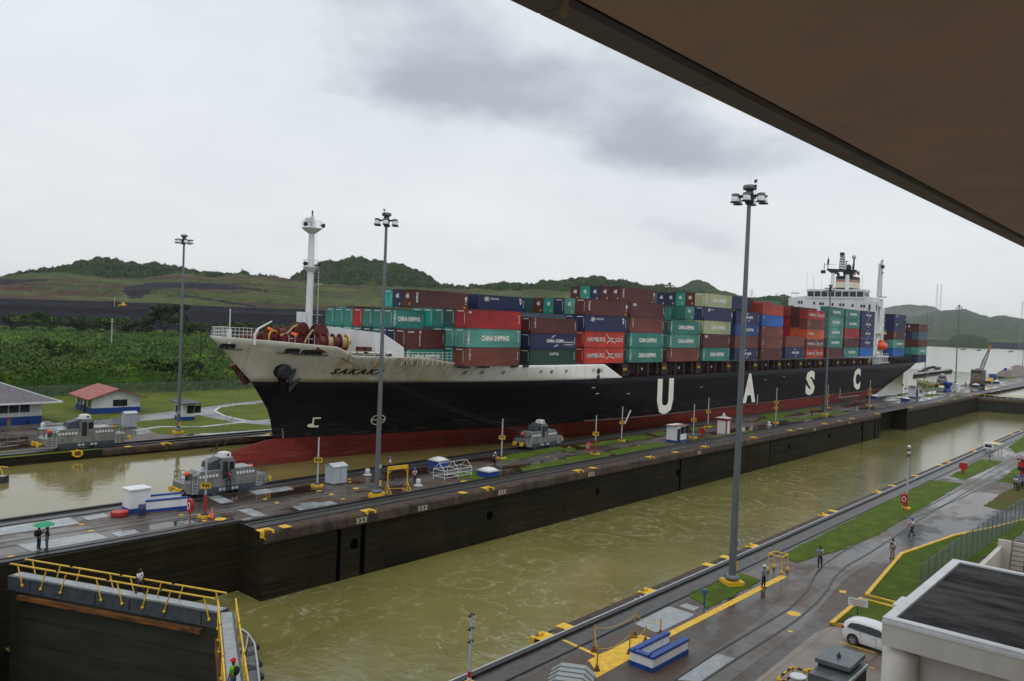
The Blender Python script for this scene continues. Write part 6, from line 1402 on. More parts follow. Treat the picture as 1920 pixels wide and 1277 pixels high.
# ================================================================== towing locomotives
lg_ = mat('locomotive_grey', (.19, .19, .185), .4, .2, var=.25, vscale=1.2); lgd = mat('locomotive_bluegrey', (.05, .065, .08), .5, .2); lgt = mat('locomotive_top', (.3, .32, .34), .35, .2)
def loco():
    r = empty('towing_locomotive', (0, 0, 0), cat='locomotive', group='towing locomotives on the lock walls')
    b = MB(); b.extr([(-5.6, 1.1), (-5.2, .55), (-3.9, .45), (3.9, .45), (5.2, .55), (5.6, 1.1), (5.6, 1.75), (-5.6, 1.75)], -1.45, 1.45, lg_)
    b.box(-3.8, 3.8, -1.48, 1.48, .35, .95, lgd); b.build('chassis', r)
    b = MB()
    for s in (-1, 1):
        x0, x1 = (1.0, 4.0) if s > 0 else (-4.0, -1.0)
        e0, e1 = (x0, x1-.5) if s > 0 else (x0+.5, x1)
        b.extr([(x0, 1.75), (x1, 1.75), (x1, 2.45), (e1, 2.85), (e0, 2.85), (x0, 2.45)], -1.35, 1.35, lg_); b.box(e0, e1, -1.2, 1.2, 2.84, 2.9, lgt)
    build_split(b, 'hood', r)
    b = MB()
    for y in (-1.38, 1.38):
        for i in range(6):
            for x in (-3.7+i*.43, 1.2+i*.43): b.box(x, x+.28, y-.02, y+.02, 2.15, 2.45, white)
    build_split(b, 'louvre', r, .2)
    b = MB(); b.extr([(-.95, 1.75), (1.0, 1.75), (1.0, 3.85), (.6, 4.15), (-.5, 4.15), (-.95, 3.7)], -1.3, 1.3, lg_)
    b.extr([(-.9, 3.9), (-.6, 4.2), (-2.2, 3.75), (-2.35, 3.1), (-1.9, 2.95), (-.9, 3.0)], -.9, .9, lgd); b.box(-.7, .8, -1.1, 1.1, 4.15, 4.2, lgt); c_ = b.build('cab', r)
    b = MB()
    for y in (-1.32, 1.32): b.box(.25, .85, y-.01, y+.01, 2.8, 3.7, glass); b.box(-.6, .05, y-.012, y+.012, 1.8, 3.8, black)
    b.box(1.0, 1.02, -1, 1, 2.95, 3.8, glass); b.box(-.98, -.95, -1.1, 1.1, 3.0, 3.5, glass); b.build('window', c_)
    b = MB(); b.box(-.45, .75, -.7, .5, 4.2, 4.65, white); b.box(-.3, .6, -.6, .4, 4.65, 4.75, white); b.box(.2, .5, -.72, -.7, 4.3, 4.55, dkgrey); b.build('air_conditioner', r)
    for s in (-1, 1):
        for y in (-.8, .8):
            b = MB(); b.tube((s*5.6, y, 1.0), (s*6.15, y, 1.0), .17, yellow, n=8); b.box(min(s*6.05, s*6.3), max(s*6.05, s*6.3), y-.3, y+.3, .7, 1.3, yellow); b.build('buffer', r)
        b = MB()
        for y in (-1.35, 1.35):
            for x in (5.45, 4.7, 4.1): b.tube((s*x, y, 1.75), (s*x, y, 2.8), .03, dkgrey, n=4)
            for z in (2.25, 2.8): b.tube((s*4.1, y, z), (s*5.45, y, z), .03, dkgrey, n=4)
        for z in (2.25, 2.8): b.tube((s*5.45, -1.35, z), (s*5.45, 1.35, z), .03, dkgrey, n=4)
        b.build('railing', r)
        b = MB()
        for y in (-1.5, 1.5):
            for z in (.5, .85, 1.2, 1.55): b.box(s*4.3-.3, s*4.3+.3, y-.05, y+.05, z, z+.05, alu)
            for x in (-.3, .3): b.box(s*4.3+x-.03, s*4.3+x+.03, y-.04, y+.04, .4, 2.0, alu)
        build_split(b, 'step', r, .35)
        b = MB(); b.sphere((s*4.3, .55, 2.5), .3, orange); b.box(s*4.3-.12, s*4.3+.12, .4, .7, 1.75, 2.3, dkgrey); b.build('cable_head', r)
    for x in (-2.9, -1.8, 1.8, 2.9):
        b = MB()
        for y in (-1.3, 1.3): b.tube((x, y-.16, .42), (x, y+.16, .42), .4, lgd, n=14); b.tube((x, y-.2, .42), (x, y+.2, .42), .14, dkgrey, n=10)
        build_split(b, 'wheel', r, .3)
    b = MB()
    for y in (-1.5, 1.5):
        for x in (-.5, 1.2, -1.0, .7): b.lathe((x, y, .62), [(.2, -.02), (.2, .02)], lgrey, 10, 'y')
    b.build('lamp', r)
    return r
L0 = loco()
L0.scale = (.9, .9, .95); L0.location = (46.0, 82.75, .05); L0['label'] = 'grey towing locomotive nearest the bow with a man in a red vest on its side'
clone(L0, (102.2, 82.5, .05), 'grey towing locomotive beside the red hull, right of the marker pole reading 790').scale = (.86, .9, .95)
clone(L0, (45.5, 121.0, .05), 'pale grey towing locomotive on the far wall in front of the red roofed hut').scale = (1, 1, 1)
l4 = clone(L0, (397, 88.5, .05), 'distant grey and red towing locomotive left of the distant lamp mast', rz=.15, scale=1.15)
b = MB(); b.box(-1.4, 1.0, -1.46, 1.46, 2.0, 2.9, red); b.build('red_panel', l4)

# ================================================================== people
skin = mat('skin', (.13, .065, .04), .6); hair = mat('dark_hair', (.012, .01, .01), .6)
def cloth(n, c): return mat('cloth_'+n, c, .85, var=.15, vscale=4)
def skinned(name, pts, edges, m, sub=1):
    me = bpy.data.meshes.new(name); me.from_pydata([p[:3] for p in pts], edges, []); o = bpy.data.objects.new(name, me); COL.objects.link(o)
    md = o.modifiers.new('k', 'SKIN'); md.use_smooth_shade = True; sv = me.skin_vertices[0].data
    for i, p in enumerate(pts):
        r = p[3]; sv[i].radius = (r, p[4] if len(p) > 4 else r)
    sv[0].use_root = True
    o.modifiers.new('s', 'SUBSURF').levels = sub
    dg = bpy.context.evaluated_depsgraph_get(); m2 = bpy.data.meshes.new_from_object(o.evaluated_get(dg)); bpy.data.objects.remove(o)
    for p in m2.polygons: p.material_index = 0
    m2.materials.clear(); m2.materials.append(m); return m2
POSE = {}
def skeleton(pose):
    "x forward, y left; returns joints"
    J = dict(pel=(0, 0, .95), chest=(0, 0, 1.28), neck=(0, 0, 1.47), head=(.02, 0, 1.62))
    for s, n in ((1, 'l'), (-1, 'r')):
        J['sh'+n] = (0, s*.19, 1.41); J['el'+n] = (-.03, s*.25, 1.13); J['wr'+n] = (.05, s*.24, .88)
        J['hp'+n] = (0, s*.1, .9); J['kn'+n] = (.03, s*.11, .48); J['an'+n] = (-.02, s*.12, .09); J['to'+n] = (.16, s*.14, .03)
    if pose == 'walk':
        J['knl'] = (.16, .1, .5); J['anl'] = (.26, .1, .1); J['tol'] = (.43, .11, .05); J['knr'] = (-.06, -.1, .48); J['anr'] = (-.3, -.1, .16); J['tor'] = (-.16, -.11, .03)
        J['ell'] = (-.12, .25, 1.15); J['wrl'] = (-.06, .24, .92); J['elr'] = (.06, -.25, 1.14); J['wrr'] = (.24, -.2, 1.0)
    if pose == 'sit':
        for k in J: J[k] = (J[k][0], J[k][1], J[k][2]-.45)
        for s, n in ((1, 'l'), (-1, 'r')):
            J['kn'+n] = (.42, s*.14, .48); J['an'+n] = (.42, s*.14, .08); J['to'+n] = (.58, s*.15, .03); J['el'+n] = (.08, s*.27, .72); J['wr'+n] = (.3, s*.16, .56)
    if pose in ('hold', 'phone'):
        J['elr'] = (.06, -.24, 1.15); J['wrr'] = (.27, -.16, 1.28 if pose == 'hold' else 1.5)
        if pose == 'phone': J['ell'] = (.05, .24, 1.14); J['wrl'] = (.25, .1, 1.15)
    if pose == 'climb':
        J['elr'] = (.2, -.27, 1.3); J['wrr'] = (.36, -.25, 1.52); J['ell'] = (.2, .26, 1.25); J['wrl'] = (.36, .25, 1.4); J['knl'] = (.25, .11, .62); J['anl'] = (.12, .11, .3); J['tol'] = (.28, .11, .26)
    return J
def body_parts(pose):
    if pose in POSE: return POSE[pose]
    J = skeleton(pose); names = ['pel', 'chest', 'neck', 'head']
    pts = [(*J['pel'], .15, .11), (*J['chest'], .17, .11), (*J['neck'], .055), (*J['head'], .085, .1), (J['head'][0], 0, J['head'][2]+.09, .075, .085), (J['head'][0]+.1, 0, J['head'][2]-.015, .02)]
    ed = [(0, 1), (1, 2), (2, 3), (3, 4), (3, 5)]
    for n in 'lr':
        k = len(pts); pts += [(*J['sh'+n], .06), (*J['el'+n], .042), (*J['wr'+n], .03)]; ed += [(1, k), (k, k+1), (k+1, k+2)]
        w = Vector(J['wr'+n]); d = (w-Vector(J['el'+n])).normalized(); side = Vector((0, 1, 0)).cross(d).normalized(); pm = w+d*.07; pts.append((*pm, .033, .018)); ed.append((k+2, k+3))
        for q, (o, L_) in enumerate(((-.03, .06), (-.01, .075), (.01, .07), (.03, .055))):
            a = len(pts); f0 = pm+side*o+d*.02; pts += [(*f0, .01), (*(f0+d*L_+Vector((.012, 0, 0))), .007)]; ed += [(k+3, a), (a, a+1)]
        a = len(pts); pts += [(*(w+d*.03-side*.035), .011), (*(w+d*.07-side*.065), .009)]; ed += [(k+2, a), (a, a+1)]
        k = len(pts); pts += [(*J['hp'+n], .085), (*J['kn'+n], .058), (*J['an'+n], .04), (*J['to'+n], .035, .03)]; ed += [(0, k), (k, k+1), (k+1, k+2), (k+2, k+3)]
    B = skinned('body', pts, ed, skin)
    sl = .55
    pts = [(*J['pel'], .165, .125), (*J['chest'], .195, .135), (J['neck'][0], 0, J['neck'][2]-.03, .08)]; ed = [(0, 1), (1, 2)]
    for n in 'lr':
        s_, e_ = Vector(J['sh'+n]), Vector(J['el'+n]); k = len(pts); pts += [(*s_, .085), (*s_.lerp(e_, .9), .065)]; ed += [(1, k), (k, k+1)]
    S = skinned('shirt', pts, ed, skin)
    pts = [(J['pel'][0], 0, J['pel'][2]+.05, .165, .125), (J['pel'][0], 0, J['pel'][2]-.03, .16, .12)]; ed = [(0, 1)]
    for n in 'lr':
        k = len(pts); pts += [(*J['hp'+n], .105), (*J['kn'+n], .078), (*Vector(J['kn'+n]).lerp(Vector(J['an'+n]), .92), .062)]; ed += [(1, k), (k, k+1), (k+1, k+2)]
    Pn = skinned('trousers', pts, ed, skin)
    b = MB()
    for n in 'lr': a, t_ = Vector(J['an'+n]), Vector(J['to'+n]); b.sphere((a.lerp(t_, .45)), .075, hair, 10, 6, (2.0, .8, .75))
    Sh = b.mesh('shoes')
    b = MB(); h = Vector(J['head']); b.sphere(h+Vector((-.02, 0, .05)), .115, hair, 12, 7, (1.0, .92, 1.0)); Hr = b.mesh('hair')
    b = MB(); b.lathe(h+Vector((0, 0, .07)), [(.155, 0), (.13, .02), (.125, .06), (.09, .12), (.02, .145)], white, 14); b.box(h.x+.1, h.x+.2, -.06, .06, h.z+.07, h.z+.085, white); Hm = b.mesh('helmet')
    pts = [(J['pel'][0], 0, J['pel'][2]+.1, .17, .14), (*J['chest'], .21, .155), (J['neck'][0], 0, J['neck'][2]-.05, .12)]
    V_ = skinned('vest', pts, [(0, 1), (1, 2)], skin)
    POSE[pose] = (B, S, Pn, Sh, Hr, Hm, V_, J); return POSE[pose]
def person(loc, rz, pose, shirt, trousers, label, helmet=None, vest=None, pack=None, facing=None, cap=None, sc=1.0, group=None):
    B, S, Pn, Sh, Hr, Hm, V_, J = body_parts(pose)
    r = B.copy(); body = bpy.data.objects.new('person', r); COL.objects.link(body); body.location = loc; body.rotation_euler = (0, 0, rz); body.scale = (sc,)*3
    tag(body, label, 'person', group)
    def ch(name, me, m):
        o = bpy.data.objects.new(name, me); COL.objects.link(o); o.parent = body
        if m: o.material_slots[0].link = 'OBJECT'; o.material_slots[0].material = m
    ch('shirt', S, cloth(shirt[0], shirt[1])); ch('trousers', Pn, cloth(trousers[0], trousers[1])); ch('shoes', Sh, None); ch('hair', Hr, None)
    if helmet: ch('helmet', Hm, cloth(helmet[0], helmet[1]))
    if vest: ch('vest', V_, cloth(vest[0], vest[1]))
    if pack:
        b = MB(); c = Vector(J['chest']); b.sphere(c+Vector((-.22, 0, -.03)), .2, cloth(pack[0], pack[1]), 12, 8, (.6, .85, 1.15)); b.box(c.x+.1, c.x+.14, .07, .11, c.z-.1, c.z+.14, cloth(pack[0], pack[1])); b.box(c.x+.1, c.x+.14, -.11, -.07, c.z-.1, c.z+.14, cloth(pack[0], pack[1]))
        o = b.build('backpack', None); o.location = loc; o.rotation_euler = (0, 0, rz); o.scale = (sc,)*3; tag(o, pack[2], 'backpack')
    return body
navy_ = ('navy', (.012, .015, .035)); blk = ('black', (.01, .01, .012)); wht = ('white', (.62, .63, .65)); lbl = ('light_blue', (.25, .33, .5)); rdv = ('red', (.5, .02, .02)); bluh = ('blue', (.02, .14, .45)); tan = ('tan', (.28, .17, .09))
person(G(72, 1031), 0.2, 'hold', blk, blk, 'person in black jacket standing beside the green umbrella', sc=1.12, pack=('black', (.01, .01, .012), 'black backpack worn by the dark clad person beside the umbrella'))
person(G(88, 1031), 2.6, 'hold', blk, ('denim', (.05, .09, .2)), 'person in blue jeans holding the green umbrella overhead', sc=1.12)
um = empty('umbrella', G(87, 1031), label='open green umbrella held over the two people at left', cat='umbrella')
b = MB(); c = Vector((-.2, .1, 2.3)); n_ = 8
rim = [c+Vector((.85*math.cos(i*math.pi/4), .85*math.sin(i*math.pi/4), -.22)) for i in range(8)]; mid = [c+Vector((.5*math.cos(i*math.pi/4), .5*math.sin(i*math.pi/4), .0)) for i in range(8)]; top = c+Vector((0, 0, .12))
gm = mat('green_umbrella_cloth', (.01, .28, .13), .5); b.add(rim+mid+[top], [(i, (i+1) % 8, 8+(i+1) % 8, 8+i) for i in range(8)]+[(8+i, 8+(i+1) % 8, 16) for i in range(8)], gm); b.build('canopy', um)
b = MB(); b.tube(c+Vector((.0, 0, -1.1)), c+Vector((0, 0, .2)), .012, dkgrey, n=5); b.build('shaft', um)
gp = G(266, 1130, -.35); person(G(262, 1114, -.33), -1.2, 'walk', wht, navy_, 'person in white shirt walking along the near lock gate', pack=None, sc=1.05)
b = MB(); b.box(-.25, .25, -.1, .1, -.18, .18, hair); o = b.build('shoulder_bag', loc=G(262, 1114, -.33)+Vector((.1, .3, .98))); tag(o, 'dark bag carried by the man walking on the lock gate', 'bag')
person(G(436, 1303, -.33), 1.8, 'stand', ('lime_green', (.15, .5, .03)), ('denim', (.05, .1, .25)), 'person in lime green shirt and red cap on the nearer gate leaf', helmet=('red_cap', (.5, .01, .02)), sc=1.1, pack=('black', (.01, .01, .012), 'black harness bag on the back of the lime green shirt'))
person(G(777, 907), -2, 'stand', wht, navy_, 'worker with blue helmet and red vest beside the yellow portal frame', bluh, rdv, sc=1.1)
person(G(731, 884), 2.2, 'stand', wht, navy_, 'worker with blue helmet standing behind the yellow portal frame', bluh, rdv, sc=1.1)
person(G(927.5, 874), .5, 'walk', wht, blk, 'person with black backpack beside the marker pole reading 790', sc=1.1, pack=('black', (.01, .01, .012), 'black backpack beside the marker pole reading 790'), helmet=wht)
person(G(1431, 1102), -2.0, 'phone', lbl, navy_, 'worker in light blue shirt and white helmet on the yellow line', wht, sc=1.03)
person(G(1537, 1064), -2.6, 'phone', lbl, navy_, 'worker in red vest raising a hand near the curved track', None, rdv, sc=1.08)
person(G(1673, 1047), 2.8, 'stand', wht, tan, 'person in tan trousers with a dark backpack on the wet paving', sc=1.05, pack=('black', (.01, .01, .012), 'dark backpack worn by the person in tan trousers'))
person(G(1709.5, 1006), 2.2, 'walk', wht, navy_, 'worker in red vest and blue helmet walking by the asphalt road', bluh, rdv, sc=1.08)
for i, (px, py, sh_, v, lb) in enumerate(((1904, 919, wht, rdv, 'leftmost of three workers by the small red kiosk at right edge'), (1910, 921, lbl, None, 'middle one of three workers by the small red kiosk at right edge'), (1916, 917, lbl, None, 'rightmost of three workers by the small red kiosk at right edge'))):
    person(G(px, py), i*2.0, 'stand', sh_, navy_, lb, bluh, v, sc=1.1)
person((45.9, 80.95, .7), 1.57, 'climb', ('navy', (.012, .015, .035)), navy_, 'man in red vest climbing into the cab of the nearest locomotive', None, ('bright_red', (.75, .02, .02)), sc=1.25)
for i, (px, lb, sh_) in enumerate(((-1, 'seated man in blue shirt at the left edge', lbl), (29.5, 'seated man in white shirt on the bench by the grey roofed building', wht), (42.5, 'seated man in blue shirt, middle of three on the bench', lbl), (54, 'seated man in blue shirt nearest the building corner', lbl))):
    person(G(px, 797, 0)+Vector((0, .9, .05)), -1.57, 'sit', sh_, navy_, lb, sc=1.15, group='men seated on the bench')
person(G(158, 774.5), -1.2, 'stand', navy_, navy_, 'dark clad person standing at the door of the red roofed hut', sc=1.1)
person((hX := 69.0, hy(69.0, 14.7)+1.2, 14.4), -1.5, 'stand', lbl, ('pale', (.3, .33, .38)), 'crewman in light blue by the mooring winches on the bow', helmet=wht, sc=1.1)
person((69.6, hy(69.6, 14.7)+1.4, 14.4), -1.2, 'stand', lbl, blk, 'crewman in light blue and white helmet leaning at the bow rail', helmet=wht, sc=1.05)
person((79.2, hy(79.2, 14.5)+.9, 13.9), -1.5, 'stand', ('dark_green', (.02, .05, .03)), blk, 'crewman in dark overalls and white helmet before the first containers', helmet=wht, sc=1.1)
for px, py, lb in ((1810, 724.5, 'distant dark person standing between the lamp mast and the crane'), (1795.5, 731, 'distant dark person at the foot of the distant lamp mast'), (1604, 761.5, 'distant worker in a red vest beside the pipe rack'), (1522, 779, 'distant crouching figure on the centre path')):
    person(G(px, py), 1, 'stand', blk if 'dark' in lb else rdv, blk, lb, sc=1.2)

# ================================================================== booths and small buildings
def quad_house(name, p, L, Wd, H_, rz, label, cat, roofm, wall=white, over=.5, basem=blue, bh=.7, win=(), door=(), slope=.3, thick=.14):
    "x along L (front face at y=0 looking to -y)"
    r = empty(name, p, rz, label=label, cat=cat)
    b = MB(); b.box(0, L, 0, Wd, bh, H_, wall); b.box(-.02, L+.02, -.02, Wd+.02, 0, bh, basem); w = b.build('wall', r)
    b = MB(); b.add([(-over, -over, H_), (L+over, -over, H_+slope*0), (L+over, Wd+over, H_+slope), (-over, Wd+over, H_+slope), (-over, -over, H_+thick), (L+over, -over, H_+thick), (L+over, Wd+over, H_+slope+thick), (-over, Wd+over, H_+slope+thick)],
                    [(3, 2, 1, 0), (4, 5, 6, 7), (0, 1, 5, 4), (1, 2, 6, 5), (2, 3, 7, 6), (3, 0, 4, 7)], roofm); b.build('roof', r)
    for (x0, x1, z0, z1, f) in win:
        b = MB()
        if f == 'f': b.box(x0, x1, -.04, .02, z0, z1, glass); b.box((x0+x1)/2-.03, (x0+x1)/2+.03, -.06, -.03, z0, z1, lgrey)
        else: b.box(-.04, .02, x0, x1, z0, z1, glass); b.box(-.06, -.03, (x0+x1)/2-.03, (x0+x1)/2+.03, z0, z1, lgrey)
        b.build('window', r)
    for (x0, x1, z1, f) in door:
        b = MB(); (b.box(x0, x1, -.04, .02, .05, z1, black) if f == 'f' else b.box(-.04, .02, x0, x1, .05, z1, black)); b.build('door', r)
    return r
rroof = mat('red_roof_sheet', (.25, .035, .025), .55, col2=(.33, .09, .06), vscale=1.2)
pr = lambda *a: None
# booth with red roof on the centre wall: corner nearest the camera at (1263,830)
def corner_house(name, c, e1, e2, H_, label, cat, roofm, **k):
    "c = near corner pixel; e1 = other end of the -x face (left), e2 = other end of the -y face (right)"
    C, A_, B_ = G(*c), G(*e1), G(*e2); L = abs(B_.x-C.x); Wd = abs(A_.y-C.y)
    return quad_house(name, C, L, Wd, H_, 0, label, cat, roofm, **k)
corner_house('guard_booth', (1268.5, 830.5), (1247, 828), (1291, 828), 3.1, 'white booth with dark red roof and blue base on the centre wall', 'booth', rroof, bh=.4, win=((1.3, 4.2, 1.5, 2.8, 'f'),), door=((.1, 1.2, 2.5, 'f'),), over=.3, slope=-.3, thick=.1)
corner_house('guard_booth', (1716, 746.5), (1703.5, 745), (1727.5, 745), 3.6, 'distant white booth with flat grey roof near the stern of the ship', 'booth', mat('grey_roof', (.15, .12, .12), .6), bh=.4, win=((5, 8, 1.5, 3.0, 'f'),), door=((.5, 3.5, 3, 'f'),), over=.4)
corner_house('guard_booth', (343, 789), (318, 786), (362, 787), 3.1, 'small white booth with dark flat roof behind the far bank lamp mast', 'booth', dkgrey, bh=.7, win=((.7, 3.4, 1.3, 2.7, 'f'), (1.5, 3, 1.3, 2.6, 's')), over=.9)
# red and white kiosk
k_ = G(1362, 814); r = empty('kiosk', k_, label='narrow white kiosk with red frame and roof on the centre wall turf', cat='kiosk')
b = MB(); b.box(0, 1.5, 0, 2.2, 0, 2.9, white); b.build('wall', r); b = MB()
for x in (0, 1.4):
    for y in (0, 2.1): b.box(x-.06, x+.16, y-.06, y+.16, 0, 2.9, red)
b.box(-.06, 1.56, -.06, 2.26, 2.6, 2.92, red); b.build('frame', r)
b = MB(); b.box(-.3, 1.8, -.3, 2.5, 2.92, 3.1, red); b.add([(-.3, -.3, 3.1), (1.8, -.3, 3.1), (1.8, 2.5, 3.1), (-.3, 2.5, 3.1), (.75, 1.1, 3.5)], [(0, 1, 4), (1, 2, 4), (2, 3, 4), (3, 0, 4)], lgrey); b.lathe((.75, 1.1, 3.4), [(.35, 0), (.35, .3), (.2, .5), (.2, .7)], lgrey, 10); b.build('roof', r)
# near edge kiosk at the right frame edge
r = empty('kiosk', G(1912, 906), label='small kiosk with dark red roof cut by the right edge', cat='kiosk'); b = MB(); b.box(0, 2.2, -2.4, 0, 0, 3.4, red); b.box(.05, 2.1, -2.41, -.2, .9, 2.6, white); b.build('wall', r); b = MB(); b.box(-.5, 2.8, -3, .5, 3.4, 3.6, mat('dull_red_roof', (.13, .03, .035), .5)); b.build('roof', r); b = MB(); b.box(-.35, -.02, -.6, .3, 2.4, 3.1, red); b.box(-.35, -.02, -.6, .3, 1.9, 2.4, black); b.build('box', r)
# pale pentagonal fire post etc.
def red_post(px, py, label, s=1.0):
    r = empty('lifebuoy_post', G(px, py), label=label, cat='lifebuoy post', group='red lifebuoy posts'); b = MB(); b.tube((0, 0, 0), (0, 0, .8*s), .06, red, n=6); b.build('post', r)
    b = MB(); b.extr([(-.33*s, .8*s), (.33*s, .8*s), (.38*s, 1.6*s), (.28*s, 1.95*s), (-.28*s, 1.95*s), (-.38*s, 1.6*s)], -.14, .14, red, 'x'); b.build('box', r)
    b = MB()
    for i in range(10): t0, t1 = i*.628, (i+1)*.628; b.tube((-.17, .2*math.cos(t0)*s, 1.35*s+.3*math.sin(t0)*s), (-.17, .2*math.cos(t1)*s, 1.35*s+.3*math.sin(t1)*s), .05, white, n=5)
    b.build('lifebuoy', r)
red_post(356, 977, 'red lifebuoy post at the end of the blue and white enclosure', 1.1); red_post(1102.5, 854, 'red lifebuoy post just left of the marker pole reading 740', 1.1); red_post(1694.5, 957, 'red box on a post beside the camera pole on the near turf')
def bird_box(px, py, label):
    r = empty('hose_box', G(px, py), label=label, cat='hose box', group='red five sided hose boxes'); b = MB(); b.tube((0, 0, 0), (0, 0, .9), .12, red, n=6); b.build('post', r)
    b = MB(); b.extr([(-.2, .6), (.2, .6), (.6, 1.2), (.5, 1.7), (-.5, 1.7), (-.6, 1.2)], -.35, .35, red, 'x'); b.box(-.38, .38, -.5, .5, 1.7, 1.78, mat('pale_red', (.4, .12, .1), .5)); b.build('box', r)
bird_box(1806, 889, 'red five sided hose box on the near turf at right'); bird_box(1317, 819, 'red five sided hose box right of the red roofed booth')
# domed covers
def dome(px, py, label, s=1.0, bm=blue):
    r = empty('hatch_cover', G(px, py), label=label, cat='hatch cover', group='white domed hatch covers'); b = MB(); b.box(-1*s, 1*s, -1*s, 1*s, 0, .75*s, bm); b.build('box', r)
    b = MB(); b.add([(-1.15*s, -1.15*s, .75*s), (1.15*s, -1.15*s, .75*s), (1.15*s, 1.15*s, .75*s), (-1.15*s, 1.15*s, .75*s), (-.5*s, -.5*s, 1.1*s), (.5*s, -.5*s, 1.1*s), (.5*s, .5*s, 1.1*s), (-.5*s, .5*s, 1.1*s), (0, 0, 1.25*s)],
                         [(0, 1, 5, 4), (1, 2, 6, 5), (2, 3, 7, 6), (3, 0, 4, 7), (4, 5, 8), (5, 6, 8), (6, 7, 8), (7, 4, 8), (3, 2, 1, 0)], white, True); b.build('lid', r)
dome(822, 873, 'white lidded blue hatch cover behind the white pipe rack', 1.05); dome(915, 893, 'white lidded blue hatch cover right of the white pipe rack', 1.05)
dome(1639, 747, 'white lidded hatch cover below the letter C', 1.1); dome(1697.5, 752, 'white lidded hatch cover in front of the distant white booth', 1.15); dome(1829.5, 726, 'white lidded hatch cover in front of the crane', 1.4, mat('green_box', (.01, .07, .04), .5)); dome(1868, 719, 'white lidded hatch cover right of the crane', 1.3)
def vent(px, py, label, s=1.0):
    s = s*.68
    r = empty('vent_cap', G(px, py), label=label, cat='vent', group='round white vent caps'); b = MB(); b.lathe((0, 0, 0), [(.75*s, 0), (.75*s, .28*s), (.5*s, .38*s)], lgrey, 14); b.build('collar', r)
    b = MB(); b.lathe((0, 0, .35*s), [(.42*s, 0), (.42*s, .8*s), (.3*s, .95*s)], alu, 12); b.build('cap', r); b = MB(); b.box(-.9*s, .9*s, -.9*s, .9*s, 0, .1, road_c); b.build('base', r)
vent(689, 892, 'white vent cap behind the foot of the centre lamp mast', 1.05); vent(784, 912, 'white vent cap beside the worker in the red vest', 1.05); vent(1441.5, 798, 'white vent cap left of the marker pole with two signs', 1.1); vent(80, 806, 'white vent cap behind the far bank locomotive', 1.3)
# grey shed, grey locker
def shed(px0, pc, px1, H_, label, m=None):
    C, A_, B_ = G(*pc), G(*px0), G(*px1); L = B_.x-C.x; Wd = A_.y-C.y; m = m or mat('pale_metal_sheet', (.38, .42, .47), .45, var=.05)
    r = empty('metal_shed', C, label=label, cat='shed'); b = MB(); b.box(0, L, 0, Wd, .08, H_, m); b.build('wall', r)
    b = MB(); b.extr([(-.1, H_), (Wd/2, H_+.32), (Wd+.1, H_), (Wd+.1, H_+.06), (Wd/2, H_+.4), (-.1, H_+.06)], -.12, L+.12, lgrey, 'x'); b.extr([(0, H_), (Wd, H_), (Wd/2, H_+.3)], .02, L-.02, m, 'x'); b.build('roof', r)
    b = MB(); b.box(L*.2, L*.8, -.03, 0, .15, H_-.15, m); b.box(L*.49, L*.51, -.04, -.03, .15, H_-.15, dkgrey); b.build('door', r); return r
shed((613.5, 904.5), (625, 909.5), (651, 906), 2.1, 'pale grey metal shed on the centre wall right of the marker pole reading 850')
shed((229.5, 801), (234, 803), (257, 801.5), 2.4, 'pale grey metal locker on the far bank between the two huts')
# pit enclosures
def pit(P, L, Wd, H_, rz, label, open_end=True):
    r = empty('pit_enclosure', P, rz, label=label, cat='enclosure'); b = MB(); t_ = .28
    walls = [(0, L, 0, t_), (0, L, Wd-t_, Wd), (0, t_, t_, Wd-t_)]
    for w in walls: b.box(*w, .28, H_-.1, white)
    b.build('wall', r); b = MB()
    for (a, c, d, e) in walls: b.box(a-.05, c+.05, d-.05, e+.05, H_-.1, H_+.05, blue)
    b.build('coping', r); b = MB()
    for (a, c, d, e) in walls: b.box(a-.04, c+.04, d-.04, e+.04, 0, .28, blue)
    b.build('plinth', r); b = MB(); b.box(t_, L, t_, Wd-t_, .02, .04, lgrey); b.build('floor', r); return r
c0, c1, c2, c3 = G(1223, 1262), G(1288, 1226), G(1179, 1246), G(1250, 1207)
dv_ = (c1-c0); pit(c0, dv_.length*1.02, (c2-c0).length, .9, math.atan2(dv_.y, dv_.x), 'white and blue open pit enclosure in the foreground on the near wall')
d0, d1 = G(274, 961), G(351, 953); pit(d0, (d1-d0).length, 2.6, 1.15, math.atan2((d1-d0).y, (d1-d0).x), 'long blue and white pit enclosure on the centre wall at left')
e0 = G(243, 964.5); r = empty('control_cabinet', e0, label='white cabinet with blue base left of the long enclosure', cat='cabinet'); L_ = (G(274, 962)-e0); b = MB(); b.box(0, 2.0, 0, 1.7, .5, 2.3, white); b.build('wall', r); b = MB(); b.box(-.02, 2.02, -.02, 1.72, 0, .5, blue); b.build('plinth', r); b = MB(); b.box(-.1, 2.1, -.12, 1.8, 2.3, 2.42, white); b.build('top', r)
b = MB(); b.lathe((0, 0, 0), [(.34, 0), (.36, .5), (.34, 1.05), (.28, 1.05)], mat('dark_blue_drum', (.012, .02, .08), .5), 14); o = b.build('oil_drum', loc=G(266, 966)); tag(o, 'dark blue drum between the white cabinet and the long enclosure', 'drum')
b = MB(); 
for k in range(3): b.lathe((0, 0, .12+k*.14), [(.75, -.07), (.85, 0), (.75, .07)], red, 16)
o = b.build('hose_coil', loc=G(224, 967)); tag(o, 'coil of red hose on the ground left of the white cabinet', 'hose')
r = empty('traffic_cone', G(397, 972), label='orange cone beside the pole reading 950', cat='cone'); b = MB(); b.tube((0, 0, .05), (0, 0, 1.1), .2, mat('cone_orange', (.85, .16, .06), .5), .04, n=12); b.build('cone', r); b = MB(); b.box(-.3, .3, -.3, .3, 0, .06, black); b.build('foot', r)
